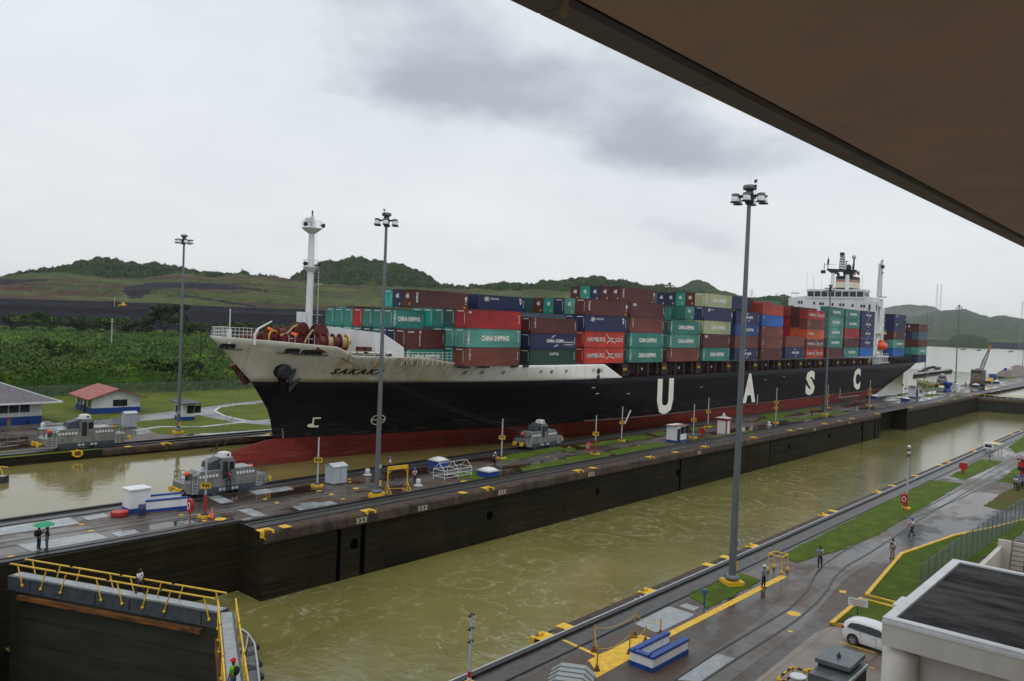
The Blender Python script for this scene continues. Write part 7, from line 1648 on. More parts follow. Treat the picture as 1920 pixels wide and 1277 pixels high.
# yellow portal frame on the centre wall
a, c = G(645, 928), G(765, 921); a = G(725, 928) if 0 else a
r = empty('portal_frame', G(726, 925), label='yellow steel portal frame on splayed feet right of the centre lamp mast', cat='frame')
P0, P1 = G(640, 0) if 0 else G(727, 926), G(764, 921)
dd = (P1-P0); dd.z = 0; Ln = dd.length; d_ = dd/Ln; n_ = Vector((-d_.y, d_.x, 0)); b = MB(); hgt = 2.9
for q in (Vector((0, 0, 0)), dd):
    b.tube(q, q+Vector((0, 0, hgt)), .07, yellow, n=6)
    for s in (-1, 1): b.tube(q+n_*s*.9, q+Vector((0, 0, 1.1)), .05, yellow, n=5)
    b.tube(q+n_*-.9, q+n_*.9, .05, yellow, n=5); b.tube(q+Vector((0, 0, hgt-.7)), q+d_*(.7 if q.length < .1 else -.7)+Vector((0, 0, hgt)), .05, yellow, n=5)
b.bar(Vector((0, 0, hgt)), dd+Vector((0, 0, hgt)), .2, .4, yellow); b.tube(n_*.5+Vector((0, 0, .5)), dd+n_*.5+Vector((0, 0, .15)), .03, yellow, n=4); b.build('frame', r)
# white pipe rack
A_ = G(833, 902); B_ = G(884, 893); r = empty('pipe_rack', A_, label='white pipe rack frame between the two domed hatch covers', cat='rack'); d = B_-A_; n_ = Vector((-d.y, d.x, 0)).normalized()*2.0; b = MB(); Z = Vector((0, 0, 1))
for q in (Vector(), d*.5, d):
    for s in (Vector(), n_): b.tube(q+s, q+s+Z*1.25, .035, white, n=5)
    b.tube(q+Z*1.25, q+n_*.5+Z*2.1, .035, white, n=5); b.tube(q+n_+Z*1.25, q+n_*.5+Z*2.1, .035, white, n=5); b.tube(q+Z*1.25, q+n_+Z*1.25, .03, white, n=5); b.tube(q+Z*.4, q+n_+Z*.4, .03, white, n=5)
for s, z in ((Vector(), 1.25), (Vector(), .75), (Vector(), .35), (n_, 1.25), (n_, .35), (n_*.5, 2.1)): b.tube(s+Z*z, s+d+Z*z, .035, white, n=5)
b.build('frame', r)
# distant racks by the hull
for px, py, Ld, lb in ((1580, 758, 16, 'long dark pipe rack against the ship side right of letter S'), (1672, 752, 6, 'pale pipe rack between the two distant hatch covers')):
    A_ = G(px, py); r = empty('pipe_rack', A_, label=lb, cat='rack'); b = MB()
    for i in range(6):
        for y in (0, 1.6): b.tube((i*Ld/5, y, 0), (i*Ld/5, y, 1.9), .06, lgrey if Ld < 10 else dkgrey, n=4)
        b.tube((i*Ld/5, 0, 1.9), (i*Ld/5, 1.6, 1.9), .07, lgrey, n=4)
    for y in (0, 1.6):
        for z in (.5, 1.2, 1.9): b.tube((0, y, z), (Ld, y, z), .05, lgrey if Ld < 10 else dkgrey, n=4)
    b.build('frame', r)
# yellow frame on the near wall, meter post, chain stanchions
r = empty('portal_frame', G(1460, 1070), label='yellow tubular box frame on the near wall by the yellow line', cat='frame'); A_, B_, C_, D_ = [G(*p)-G(1460, 1070) for p in ((1440, 1070), (1465, 1077), (1476.5, 1071), (1451, 1065))]; b = MB()
for q in (A_, B_, C_, D_): b.tube(q, q+Z*1.45, .05, yellow, n=6); b.sphere(q+Z*.15, .14, yellow, 8, 5, (1, 1, 1.6))
for q, w in ((A_, B_), (B_, C_), (C_, D_), (D_, A_)): b.tube(q+Z*1.45, w+Z*1.45, .05, yellow, n=6)
b.build('frame', r)
def meter(px, py, label, h=1.5): r = empty('meter_post', G(px, py), label=label, cat='post'); b = MB(); b.tube((0, 0, 0), (0, 0, h-.3), .05, blue, n=6); b.build('post', r); b = MB(); b.box(-.15, .15, -.15, .15, h-.35, h, mat('steel_blue', (.03, .11, .2), .4)); b.build('head', r)
meter(1320, 1143, 'small blue meter post on the turf below the foreground lamp mast'); meter(712, 913, 'small blue post beside the centre lamp mast foot'); meter(1855, 867, 'small blue post on the near turf at right', 1.3)
SP = [((1113, 1222), 1.7), ((1190, 1195), 1.7), ((1238, 1191), 1.1), ((1210, 1205), 1.1), ((1180, 1226), 1.4), ((1119, 1258), 1.5)]
for i, ((px, py), h) in enumerate(SP):
    p = G(px, py); r = empty('chain_post', p, label=['yellow rusty chain post nearest the rails on the left', 'yellow chain post at the left corner of the pale steel plate', 'yellow chain post at the right edge of the steel plate', 'short yellow chain post on the yellow painted patch', 'yellow chain post by the corner of the white pit enclosure', 'frontmost yellow chain post on the yellow line'][i], cat='post', group='yellow chain posts'); b = MB(); b.tube((0, 0, 0), (0, 0, h), .05, mat('rusty_yellow', (.4, .2, .03), .7), n=6); b.build('post', r); b = MB(); b.lathe((0, 0, 0), [(.2, 0), (.07, .35)], rust, 8); b.build('foot', r)
b = MB(); PP_ = [G(*p)+Z*h*.9 for p, h in SP]
for i, j in ((0, 1), (1, 2), (2, 3), (3, 4), (4, 5), (5, 0)): b.path(sag(PP_[i], PP_[j], .35, 8), .018, yellow, 4)
tag(b.build('barrier_chain'), 'yellow chain hung between the yellow chain posts', 'chain')

# dark drum-like roof at the bottom edge
r = empty('tarpaulin_cover', G(1060, 1290), math.atan2(1, 5)*0+.5, label='ribbed grey vaulted cover cut by the bottom edge', cat='cover'); b = MB(); b.extr([(-1.3, 0), (1.3, 0), (1.25, .75), (.7, 1.15), (-.7, 1.15), (-1.25, .75)], -3, 2.6, mat('grey_ribbed_cover', (.26, .28, .27), .4), 'x')
for x in np.arange(-2.8, 2.5, .6): b.extr([(-1.34, 0), (1.34, 0), (1.29, .77), (.72, 1.19), (-.72, 1.19), (-1.29, .77)], x, x+.05, grey, 'x')
b.build('shell', r); r.location = G(1062, 1322)
# bollard plates along the walls
ncl = [0]; seq = {}; OR2 = ORD+['seventeenth', 'eighteenth', 'nineteenth', 'twentieth', 'twenty-first']
def cleat(px, py, kind='c', side=-1, y=None, s=.74):
    p = G(px, py); p.y = y; ncl[0] += 1
    where = {-1: 'centre wall edge', 1: 'near wall edge', -2: 'far wall edge'}[side]
    r = empty('mooring_fitting', p, label=None, cat='mooring fitting', group=f'yellow mooring fittings along the {where}'); seq[side] = seq.get(side, 0)+1; r['label'] = f'yellow painted mooring fitting on the {where}, {OR2[seq[side]-1]} from left'; r.scale = (1, .8, .78); o_ = side if side > -2 else -1
    b = MB()
    if kind == 'c':
        b.box(-.9*s, .9*s, *sorted((0, -1.0*o_)), .01, .07, yellow); b.box(-.9*s, -.55*s, *sorted((o_*.05, o_*.45)), -.95, .05, yellow); b.box(.55*s, .9*s, *sorted((o_*.05, o_*.45)), -.95, .05, yellow); b.box(-.9*s, .9*s, *sorted((o_*.05, o_*.45)), -.95, -.7, yellow); b.box(-.55*s, .55*s, *sorted((o_*.02, o_*.39)), -.7, .0, mat('rust_pocket', (.13, .05, .01), .8)); b.sphere((0, 0, .15), .22, yellow, 8, 5)
    else: b.box(-.6*s, .6*s, *sorted((o_*.42, -.9*o_)), .01, .06, yellow); b.box(-.5*s, .5*s, *sorted((o_*.36, o_*.42)), -1.3, -.15, black)
    b.build('plate', r)
for px, py, k in ((490, 992, 'c'), (527, 985, 'p'), (691, 958, 'c'), (871, 925, 'p'), (914, 915, 'c'), (1091, 884, 'c'), (1114, 878, 'p'), (1224, 858, 'c'), (1265, 848, 'p'), (1324, 838, 'c'), (1412, 820, 'c'), (1482, 807, 'c'), (1497, 803, 'p'), (1541, 794, 'c'), (1570, 789, 'p'), (1590, 784, 'c'), (1637, 775, 'c'), (1695, 763, 'c'), (1747, 752, 'c'), (1775, 747, 'c'), (1799, 741, 'c')): cleat(px, py, k, -1, YC0)
for px, py, k in ((1019, 1194, 'c'), (1059, 1175, 'p'), (1217, 1110, 'c'), (1331, 1060, 'p'), (1365, 1046, 'p'), (1415, 1025, 'c'), (1550, 967, 'c'), (1565, 959, 'p'), (1647, 923, 'c'), (1674, 911, 'p'), (1715, 892, 'p'), (1762, 872, 'p'), (1775, 866, 'c'), (1822, 845, 'c'), (1860, 829, 'c'), (1892, 814, 'c'), (1907, 807, 'c')): cleat(px, py, k, 1, YN)
for px, py, k in ((134, 843, 'c'), (231, 835, 'p'), (298, 828, 'c'), (498, 812, 'c')): cleat(px, py, k, -2, YF)

# ================================================================== far bank buildings
# hut with red gabled roof
C, A_, B_ = G(173, 776.5), G(139, 767), G(250.5, 773); 
ex = (B_-C); Lx = ex.length; ang = math.atan2(ex.y, ex.x); Wy = (A_-C).length
r = empty('gabled_hut', C, ang, label='small white hut with blue base and red gabled roof on the far lawn', cat='hut'); Wy = 11.0; Lx = 8.6; H_ = 3.1
b = MB(); b.box(0, Lx, 0, Wy, 1.1, H_, white); b.extr([(0, H_), (Lx, H_), (Lx/2, H_+1.5)], .02, Wy-.02, white, 'y'); b.box(-.03, Lx+.03, -.03, Wy+.03, 0, 1.1, blue); b.build('wall', r)
b = MB()
for s in (0, 1):
    x0, x1 = (-1.1, Lx/2) if s == 0 else (Lx+1.1, Lx/2); z0_, z1_ = H_-.38, H_+1.55
    vs = [(x0, -1.2, z0_), (x1, -1.2, z1_), (x1, Wy+1.2, z1_), (x0, Wy+1.2, z0_)]; b.add(vs+[(x, y, z+.16) for x, y, z in vs], [(0, 1, 2, 3), (7, 6, 5, 4), (0, 4, 5, 1), (1, 5, 6, 2), (2, 6, 7, 3), (3, 7, 4, 0)], rroof)
b.build('roof', r)
for (x0, x1) in ((3.6, 6.2),): b = MB(); b.box(x0, x1, -.05, .02, 1.3, 2.6, glass); b.box((x0+x1)/2-.05, (x0+x1)/2+.05, -.07, -.04, 1.3, 2.6, dkgrey); b.build('window', r)
for (y0, y1, z0_, z1_, n_) in ((1.0, 3.0, 1.2, 2.6, 'window'), (3.8, 5.2, .1, 2.6, 'door'), (6.5, 7.6, .1, 2.6, 'door'), (8.2, 10.0, 1.2, 2.5, 'window')): b = MB(); b.box(-.05, .02, y0, y1, z0_, z1_, dkgrey if n_ == 'door' else glass); b.build(n_, r)
# long building with hipped grey roof
r = empty('hip_roofed_building', (49.4, 149.2, 0), label='low white building with blue base, window row and grey hipped roof at left edge', cat='building')
L_, Wd, H_ = 34, 20, 4.0; b = MB(); b.box(-L_, 0, 0, Wd, 1.4, H_, white); b.box(-L_-.03, .03, -.03, Wd+.03, 0, 1.4, blue); b.build('wall', r)
ov_ = 2.4; b = MB(); z0_ = H_-.15; zr = H_+5.2; hm_ = Wd/2+ov_
e = [(-L_-ov_, -ov_, z0_), (ov_, -ov_, z0_), (ov_, Wd+ov_, z0_), (-L_-ov_, Wd+ov_, z0_)]; rd = [(-L_+hm_-ov_-2, Wd/2, zr), (ov_-hm_-1.0, Wd/2, zr)]
gr = mat('grey_shingle', (.13, .12, .13), .8, var=.25, vscale=2.2, stretch=(1, 1, 1)); b.add(e+rd, [(0, 1, 5, 4), (1, 2, 5), (2, 3, 4, 5), (3, 0, 4)], gr); b.add(e, [(3, 2, 1, 0)], lgrey)
for (p, q) in ((0, 1), (1, 2)): b.bar(Vector(e[p]), Vector(e[q]), .12, .28, white)
b.bar(Vector(e[1]), Vector(rd[1]), .35, .12, lgrey); b.build('roof', r)
for i in range(11): x = -1.9-i*1.62*1.0; b = MB(); b.box(x-1.45, x, -.05, .02, 2.1, 3.75, glass); b.box(x-1.45, x, -.07, -.05, 2.9, 2.94, dkgrey); b.build('window', r)
b = MB(); b.box(-L_, -10.8, -ov_-2.2, -ov_+.6, H_+.4, H_+.62, white); b.build('canopy', r)
o = MB(); o.lathe((0, 0, 0), [(.35, 0), (.4, .9)], mat('tan_bin', (.25, .18, .1), .7), 12); o.lathe((0, 0, .9), [(.42, 0), (.3, .3)], red, 12); tag(o.build('litter_bin', loc=G(16, 798)), 'tan litter bin with red lid beside the seated men', 'bin')
for i, x in enumerate((30, 43, 54)): pass
b = MB(); p = G(-3, 798); q = G(60, 794.5); b.bar(p+Vector((0, .9, .45)), q+Vector((0, .9, .45)), .5, .08, road_c); b.build('bench'); tag(bpy.data.objects['bench'], 'low bench against the blue wall under the seated men', 'bench')
# chain link fence
def fence_mat(name, a, c=(.3, .32, .32), sc=7.0):
    m = bpy.data.materials.new(name); m.use_nodes = True; t = m.node_tree; t.nodes.clear(); g = N(t, 'ShaderNodeNewGeometry'); s = N(t, 'ShaderNodeSeparateXYZ'); t.links.new(g.outputs['Position'], s.inputs[0])
    h = math_(t, 'ADD', s.outputs[0], s.outputs[1]); outv = None
    for sg in (1, -1):
        v = math_(t, 'FRACT', math_(t, 'MULTIPLY', math_(t, 'ADD', h, math_(t, 'MULTIPLY', s.outputs[2], sg)), sc)); v = math_(t, 'LESS_THAN', v, a); outv = v if outv is None else math_(t, 'MAXIMUM', outv, v)
    p = N(t, 'ShaderNodeBsdfPrincipled'); p.inputs['Base Color'].default_value = (*c, 1); p.inputs['Roughness'].default_value = .5; tr = N(t, 'ShaderNodeBsdfTransparent'); mx = N(t, 'ShaderNodeMixShader'); o = N(t, 'ShaderNodeOutputMaterial')
    t.links.new(outv, mx.inputs[0]); t.links.new(tr.outputs[0], mx.inputs[1]); t.links.new(p.outputs[0], mx.inputs[2]); t.links.new(mx.outputs[0], o.inputs[0]); return m
def fence(pts, h, label, mm, step=3.2, name='chain_link_fence', arm=True):
    r = empty(name, pts[0], label=label, cat='fence'); o0 = Vector(pts[0]); P = [Vector(p)-o0 for p in pts]
    b = MB()
    for a, c in zip(P, P[1:]): b.add([a, c, c+Z*h, a+Z*h], [(0, 1, 2, 3)], mm)
    b.build('mesh', r); b = MB()
    for a, c in zip(P, P[1:]): b.tube(a+Z*h, c+Z*h, .03, grey, n=4)
    b.build('top_rail', r)
    for a, c in zip(P, P[1:]):
        n = max(1, int((c-a).length/step))
        for i in range(n): q = a.lerp(c, i/n); b = MB(); b.tube(q, q+Z*(h+.1), .045, grey, n=5); b.build('post', r)
    return r
fence([(20, 190, 0), (150, 191.5, 0)], 2.6, 'long chain link fence between the far lawn and the scrub', fence_mat('chain_link', .075, (.3, .33, .33)), 3.4)
gf = fence_mat('green_mesh_cloth', .3, (.14, .2, .18), 9.0)
fence([tuple(G(1725, 1120))[:2]+(0,), tuple(G(1800, 1060))[:2]+(0,), tuple(G(1868, 1010))[:2]+(0,), tuple(G(1925, 972))[:2]+(0,)], 2.6, 'green clothed wire fence behind the flat roofed building', gf, 2.0)
# utility poles, excavator and masts beyond
def upole(px, py0, py1, r_, label, m):
    a = az_of(px); z0, z1 = 0, zpx(px, py0, r_); r = empty('utility_pole', (r_*math.cos(a), r_*math.sin(a), 0), label=label, cat='utility pole'); b = MB(); b.tube((0, 0, 0), (0, 0, z1), .28, m, .2, n=6); b.build('pole', r); b = MB(); b.tube((-.9, .9, z1-1.5), (.9, -.9, z1-1.5), .1, m, n=4); b.sphere((0, 0, z1-.8), .35, lgrey if m == lgrey else black); b.build('crossarm', r)
upole(210, 595, 0, 420, 'pale utility pole standing in the scrub', lgrey); upole(378, 576, 0, 330, 'black wooden pole in the scrub left of the ship bow', black); upole(213.5, 560, 0, 770, 'thin lamp pole on top of the spoil terrace', lgrey)
a = az_of(230); rr0 = 762; r = empty('excavator', (rr0*math.cos(a), rr0*math.sin(a), zpx(230, I(230, terr)+8.5, 745)+.4), a+1.4, label='tiny yellow bulldozer working on the edge of the dark terrace', cat='bulldozer'); ym_ = mat('machine_yellow', (.7, .42, .02), .5)
b = MB(); b.box(-2.2, 2.2, -1.4, 1.4, 1.0, 2.4, ym_); b.build('body', r); b = MB(); b.box(-1, .8, -1.1, 1.1, 2.4, 4.2, ym_); b.build('cab', r); b = MB(); b.box(-2.5, 2.5, -1.8, -1.2, 0, 1.1, black); b.box(-2.5, 2.5, 1.2, 1.8, 0, 1.1, black); b.build('track', r); b = MB(); b.box(3.2, 3.5, -2.2, 2.2, .2, 1.9, ym_); b.bar((1, 1.5, .9), (3.3, 1.5, .9), .3, .3, ym_); b.bar((1, -1.5, .9), (3.3, -1.5, .9), .3, .3, ym_); b.build('blade', r)
def lattice(px, py0, r_, base, w, label, n=10):
    a = az_of(px); z1 = zpx(px, py0, r_); r = empty('lattice_mast', (r_*math.cos(a), r_*math.sin(a), base), label=label, cat='lattice mast'); b = MB(); H_ = z1-base; lm = mat('hazy_steel', (.25, .25, .26), .6)
    for i in range(4): t = i*math.pi/2+.4; b.tube((w*math.cos(t), w*math.sin(t), 0), (w*.25*math.cos(t), w*.25*math.sin(t), H_), w*.03, lm, n=4)
    for k in range(n):
        s0, s1 = 1-.75*k/n, 1-.75*(k+1)/n
        for i in range(4): t, t2 = i*math.pi/2+.4, (i+1)*math.pi/2+.4; b.tube((w*s0*math.cos(t), w*s0*math.sin(t), H_*k/n), (w*s1*math.cos(t2), w*s1*math.sin(t2), H_*(k+1)/n), w*.018, lm, n=3)
    b.build('mast', r); return b
lattice(1754, 545, 4600, 60, 9, 'left one of two faint tall masts on the hazy hill at right'); lattice(1761.5, 545, 4600, 60, 9, 'right one of two faint tall masts on the hazy hill at right'); lattice(1915, 577, 3000, 0, 6, 'faint tall mast at the right edge beyond the lake')
lattice(1407, 546, 2400, 40, 10, 'faint power pylon behind the containers right of the foreground lamp mast'); lattice(1454, 554, 2600, 40, 10, 'faint power pylon behind the containers left of the bridge')
for i, (px, py, lb) in enumerate(((1806, 656, 'leftmost small barge far out on the lake'), (1835, 657.5, 'middle small barge far out on the lake'), (1898, 652.5, 'rightmost small barge far out on the lake'))):
    a = az_of(px); rr0 = 1900; p = G(px, py, ZW); p = Vector((p.x, p.y, ZW)) if p.length < 4000 else Vector((2400*math.cos(a), 2400*math.sin(a), ZW)); s = p.length/2000
    r = empty('barge', p, a+1.5, label=lb, cat='barge', group='barges on the lake'); b = MB(); b.prism([(-5*s, -2*s), (5*s, -2*s), (6*s, 0), (5*s, 2*s), (-5*s, 2*s)], -.3, 1.5*s, dkgrey); b.build('hull', r); b = MB(); b.box(-2.5*s, .5*s, -1.2*s, 1.2*s, 1.5*s, 3.2*s, dkgrey); b.build('cabin', r)
# guide walls by the far approach, mound of rocks
b = MB(); b.prism([tuple(G(*p)[:2]) for p in ((1712, 701), (1750, 695.5), (1783, 692.3), (1786, 693.5), (1784, 695), (1752, 698.5), (1735, 701), (1712, 704))], -2, .4, asph_c, wall_m); b.prism([tuple(G(*p)[:2]) for p in ((1722, 695), (1735, 689), (1750, 685.8), (1764, 688.8), (1752, 691), (1757, 688.8), (1749, 687), (1736, 690.5), (1724, 697))], -2, .3, asph_c, wall_m); tag(b.build('guide_wall'), 'concrete guide wall ending in the lake behind the ship stern', 'guide wall')
b = MB(); b.prism([tuple(G(*p)[:2]) for p in ((1719, 714), (1752, 719), (1760, 723), (1745, 724.5), (1720, 718))], -2, .6, mat('mossy_wall', (.12, .12, .03), .8)); tag(b.build('guide_wall'), 'short mossy wall end in the water left of the distant locomotive', 'guide wall')
def mound():
    pts = []; n = 28; c = G(1917, 702)
    V = []; F = []; W_ = 60
    for i in range(n):
        for j in range(n):
            u, v = (i/(n-1)-.5)*2, (j/(n-1)-.5)*2; x, y = c.x+u*55, c.y+v*12; h = max(0, 1-(u*u+v*v))**.7*6+float(fbm(np.array([x]), np.array([y]), 9, 3)[0]-.5)*4*max(0, 1-(u*u+v*v)); V.append((x, y, h-.3))
    for i in range(n-1):
        for j in range(n-1): F.append((i*n+j, (i+1)*n+j, (i+1)*n+j+1, i*n+j+1))
    return tag(np_mesh('rock_mound', V, F, [mat('brown_rock', (.12, .09, .08), .9, col2=(.22, .19, .18), vscale=.3, bump=.3)], None, True), kind='structure')
mound()
r = empty('guard_booth', G(1888, 704), label='white booth with blue door before the rocky mound at right', cat='booth'); b = MB(); b.box(0, 6, -2, 2, 0, 5, white); b.build('wall', r); b = MB(); b.box(-.1, 0, 0.2, 1.8, 0, 4.6, blue); b.build('door', r)
b = MB(); b.lathe((0, 0, 0), [(1.7, 0), (1.8, 3), (1.7, 3.4)], blue, 14); tag(b.build('water_tank', loc=G(1861, 713)), 'blue cylindrical tank right of the crane', 'tank')
r = empty('control_kiosk', G(1776, 734), label='blue and white kiosk at the foot of the distant lamp mast', cat='kiosk'); b = MB(); b.lathe((0, 0, 0), [(1.6, 0), (1.6, .6), (1.1, .8), (1.1, 2.2), (1.9, 2.6), (1.9, 3.6), (1.5, 3.9)], blue, 14); b.build('wall', r); b = MB(); b.box(1.5, 6, -3.4, -1.8, 0, 3.2, white); b.build('cabinet', r)
b = MB(); b.box(-5, 3, -1.2, 1.2, .3, 1.5, ym_); b.tube((-5, -1.3, .7), (-5, 1.3, .7), .7, dkgrey, n=10); b.box(0, 2.5, -1, 1, 1.5, 2.6, ym_); tag(b.build('yellow_machine', loc=G(1856, 718.5)), 'long low yellow machine right of the crane foot', 'machine')
# crawler crane
cp_ = G(1833, 724.5); r = empty('crawler_crane', cp_, label='old grey and rusty crawler crane with raised lattice boom on the centre wall', cat='crane'); s = 1.0
k = (cp_.length)/FPX            # metres per pixel there
T = Matrix.Rotation(math.atan2(cp_.y, cp_.x)-math.pi/2, 4, 'Z')
def cpt(dx, dy, dep=0): return T @ Vector((dx*k, dep, dy*k))
gcr = mat('crane_grey', (.17, .16, .14), .6, col2=(.09, .07, .05), vscale=.5)
b = MB(); b.box(-10.5*k, 10.5*k, -2.5, 4, 4*k, 27*k, gcr, T); b.box(-10.5*k, 9*k, -2.6, -2.5, 5*k, 11*k, mat('crane_rust', (.16, .06, .03), .7, col2=(.1, .08, .06), vscale=.8), T); hb_ = b.build('house', r)
b = MB()
for i in range(4): b.box((-9+i*3.4)*k, (-6.6+i*3.4)*k, -2.62, -2.6, 22*k, 24.5*k, glass, T)
b.build('window', hb_)
b = MB(); b.box(-11*k, 10*k, -3, -1, 0, 4*k, black, T); b.box(-11*k, 10*k, 2.5, 4.5, 0, 4*k, black, T); b.build('track', r)
b = MB(); B0, B1 = cpt(2, 21), cpt(15.5, 68)
ax_ = (B1-B0).normalized(); sd_ = (T @ Vector((1, 0, 0))); up_ = T @ Vector((0, 1, 0)); nseg = 11
def cr_(t, i): w = (1.0+1.6*math.sin(min(t*1.15+.12, 1)*math.pi)**.6)*k; c = B0.lerp(B1, t); return c+sd_*(w*(1 if i in (0, 1) else -1))+up_*(w*(1 if i in (0, 3) else -1))
om = mat('boom_orange', (.55, .16, .06), .5)
for j in range(nseg):
    t0, t1 = j/nseg, (j+1)/nseg; m_ = om if j >= nseg-2 else black
    for i in range(4): b.tube(cr_(t0, i), cr_(t1, i), .5*k, m_, n=4); b.tube(cr_(t0, i), cr_(t1, (i+1) % 4), .36*k, m_, n=4); b.tube(cr_(t0, i), cr_(t0, (i+1) % 4), .25*k, m_, n=4)
b.build('boom', r); b = MB(); b.tube(cpt(-9, 22), cpt(-3, 28), .6*k, dkgrey, n=5); b.tube(cpt(3, 22), cpt(-3, 29), .6*k, dkgrey, n=5); b.tube(cpt(-3, 28.5), cpt(3, 28.5), .5*k, dkgrey, n=4); b.tube(cpt(-2, 28), B1, .12*k, dkgrey, n=3); b.tube(cpt(3.5, 42), cpt(7.5, 41), .4*k, dkgrey, n=4); b.build('gantry', r)

# ================================================================== right foreground: flat roofed building, car, cabinets
cw_ = mat('offwhite_render', (.66, .62, .55), .6, col2=(.56, .52, .45), vscale=.5, stretch=(1, 1, .3), detail=8); roofd = mat('weathered_roof_felt', (.007, .006, .007), .85, spec=.15, col2=(.075, .07, .072), vscale=.6, stretch=(1.5, .5, 1), bump=.03, detail=12)
r = empty('flat_roofed_building', (42.8, 11.7, 0), label='white walled building with dark weathered flat roof in the right foreground', cat='building')
b = MB(); b.box(0, 15, -30, 0, 4.75, 6.0, cw_); b.box(1.2, 14, -29, -1.0, 0, 4.75, cw_); b.build('wall', r)
b = MB(); b.box(.5, 14.6, -29.5, -.55, 6.0, 6.06, roofd); rf_ = b.build('roof', r)
b = MB(); b.box(0, .5, -30, 0, 6.0, 6.16, white); b.box(.5, 15, -.5, 0, 6.0, 6.16, white); b.box(14.5, 15, -29.5, -.5, 6, 6.16, white); b.box(-.04, 0, -30, .02, 5.85, 6.0, white); b.build('parapet', r)
b = MB(); b.lathe((.9, -.7, 0), [(.85, 0), (.85, 4.3), (.3, 4.74)], cw_, 22); b.build('column', r)
# stepped ledge on the left parapet and the low walls with ladder behind
b = MB(); b.box(3, 4.8, 0, .35, 5.8, 6.0, white); b.build('ledge', r)
r = empty('parapet_wall', (80, 12.8, 0), label='white wall segment with a rusty ladder above the flat roof at right', cat='wall'); b = MB(); b.box(0, .35, -9, 0, 0, 3.2, cw_); b.box(-13, 0, -.35, 0, 0, 2.6, cw_); b.box(-13, .3, -9, -.35, 0, .8, mat('pale_roof', (.4, .4, .38), .6)); b.build('wall', r)
ld_ = MB(); rs = mat('rusty_steel', (.13, .05, .03), .7)
for y in (-1.1, -2.1): ld_.tube((-1.2, y, .8), (-.1, y, 3.4), .045, rs, n=5)
for i in range(7): ld_.tube((-1.1+i*.16, -1.1, 1.05+i*.38), (-1.1+i*.16, -2.1, 1.05+i*.38), .035, rs, n=4)
o = ld_.build('ladder', loc=(80, 12.8, 0)); tag(o, 'rusty ladder leaning on the white wall at right', 'ladder')
# white car seen from the rear quarter
car = empty('parked_car', G(1611, 1196), label='white estate car with tinted windows parked beside the flat roofed building', cat='car')
# local: x = right-to-left width towards camera is -x side; length along -y
cpaint = mat('white_car_paint', (.72, .73, .75), .16, 0.0); cpaint.node_tree.nodes['Principled BSDF'].inputs['Coat Weight'].default_value = .6
LG = 4.5
secs = [  # y (rear 0 -> front -LG), half width low, z bottom, z belt, half width roof, z roof
 (0.0, .70, .45, .92, .55, .95), (-.07, .82, .33, .98, .62, 1.28), (-.3, .88, .26, 1.0, .64, 1.53), (-.8, .90, .24, 1.02, .66, 1.61), (-1.6, .91, .24, 1.0, .67, 1.63), (-2.4, .91, .24, .98, .65, 1.58), (-3.1, .91, .24, .95, .60, 1.36), (-3.6, .90, .24, .93, .62, .98), (-4.2, .86, .26, .84, .6, .87), (-4.45, .72, .34, .66, .5, .7)]
V = []; 
for (y, wl, zb, zbelt, wr, zr_) in secs:
    half = [(wl*.93, zb), (wl, zb+.16), (wl*1.0, (zb+zbelt)/2), (wl*.985, zbelt), (wr*1.1, zbelt+(zr_-zbelt)*.55), (wr, zr_-.06*(zr_ > 1)), (wr*.75, zr_), (0, zr_+.02)]
    V += [(x, y, z) for x, z in half]+[(-x, y, z) for x, z in half[:-1][::-1]]
m_ = 15; b = MB(); F = []
for i in range(len(secs)-1):
    for j in range(m_-1): F.append((i*m_+j, i*m_+j+1, (i+1)*m_+j+1, (i+1)*m_+j))
F.append(tuple(range(m_))[::-1]); F.append(tuple((len(secs)-1)*m_+j for j in range(m_)))
b.add(V, F, cpaint, True); bd = b.build('body', car, fix=True); sm_ = bd.modifiers.new('s', 'SUBSURF'); sm_.levels = 2; sm_.render_levels = 2
b = MB(); tint = mat('tinted_glass', (.008, .009, .012), .05)
for s in (-1, 1):
    pts = [(-.42, 1.08, 0), (-.62, 1.38, 1), (-1.1, 1.47, 1), (-1.9, 1.48, 1), (-2.5, 1.44, 1), (-3.25, 1.06, 0), (-2.4, 1.03, 0), (-1.2, 1.05, 0)]
    b.add([(s*(.925 if not k else .79), y, z) for y, z, k in pts], [tuple(range(8)) if s > 0 else tuple(range(7, -1, -1))], tint)
b.build('side_window', car)
b = MB(); b.add([(-.6, -.02, 1.02), (.6, -.02, 1.02), (.52, -.16, 1.42), (-.52, -.16, 1.42)], [(0, 1, 2, 3), (3, 2, 1, 0)], tint); b.build('rear_window', car)
for s in (-1, 1): b = MB(); b.sphere((s*.72, -.1, .98), .13, mat('tail_lamp_red', (.45, .01, .01), .15), 12, 8, (1.5, 1.1, .8)); b.build('tail_lamp', car)
for s in (-1, 1):
    for y in (-.85, -3.55):
        w = empty('wheel', (0, 0, 0)); w.parent = car; b = MB(); b.tube((s*.72, y, .33), (s*.935, y, .33), .335, black, n=24); b.build('tyre', w)
        b = MB(); b.tube((s*.93, y, .33), (s*.95, y, .33), .225, mat('alloy', (.45, .46, .48), .25, .8), n=24)
        for i in range(5): a = i*1.257; b.bar((s*.955, y, .33), (s*.955, y+.2*math.cos(a), .33+.2*math.sin(a)), .02, .06, mat('alloy', (0, 0, 0)), up=(1, 0, 0))
        for i in range(5): a = i*1.257+.63; b.tube((s*.95, y+.15*math.cos(a), .33+.15*math.sin(a)), (s*.953, y+.15*math.cos(a), .33+.15*math.sin(a)), .055, black, n=8)
        b.build('rim', w); 
        b = MB()
        b.tube((s*.80, y, .36), (s*.912, y, .36), .40, black, n=24); b.build('wheel_arch', car)
b = MB()
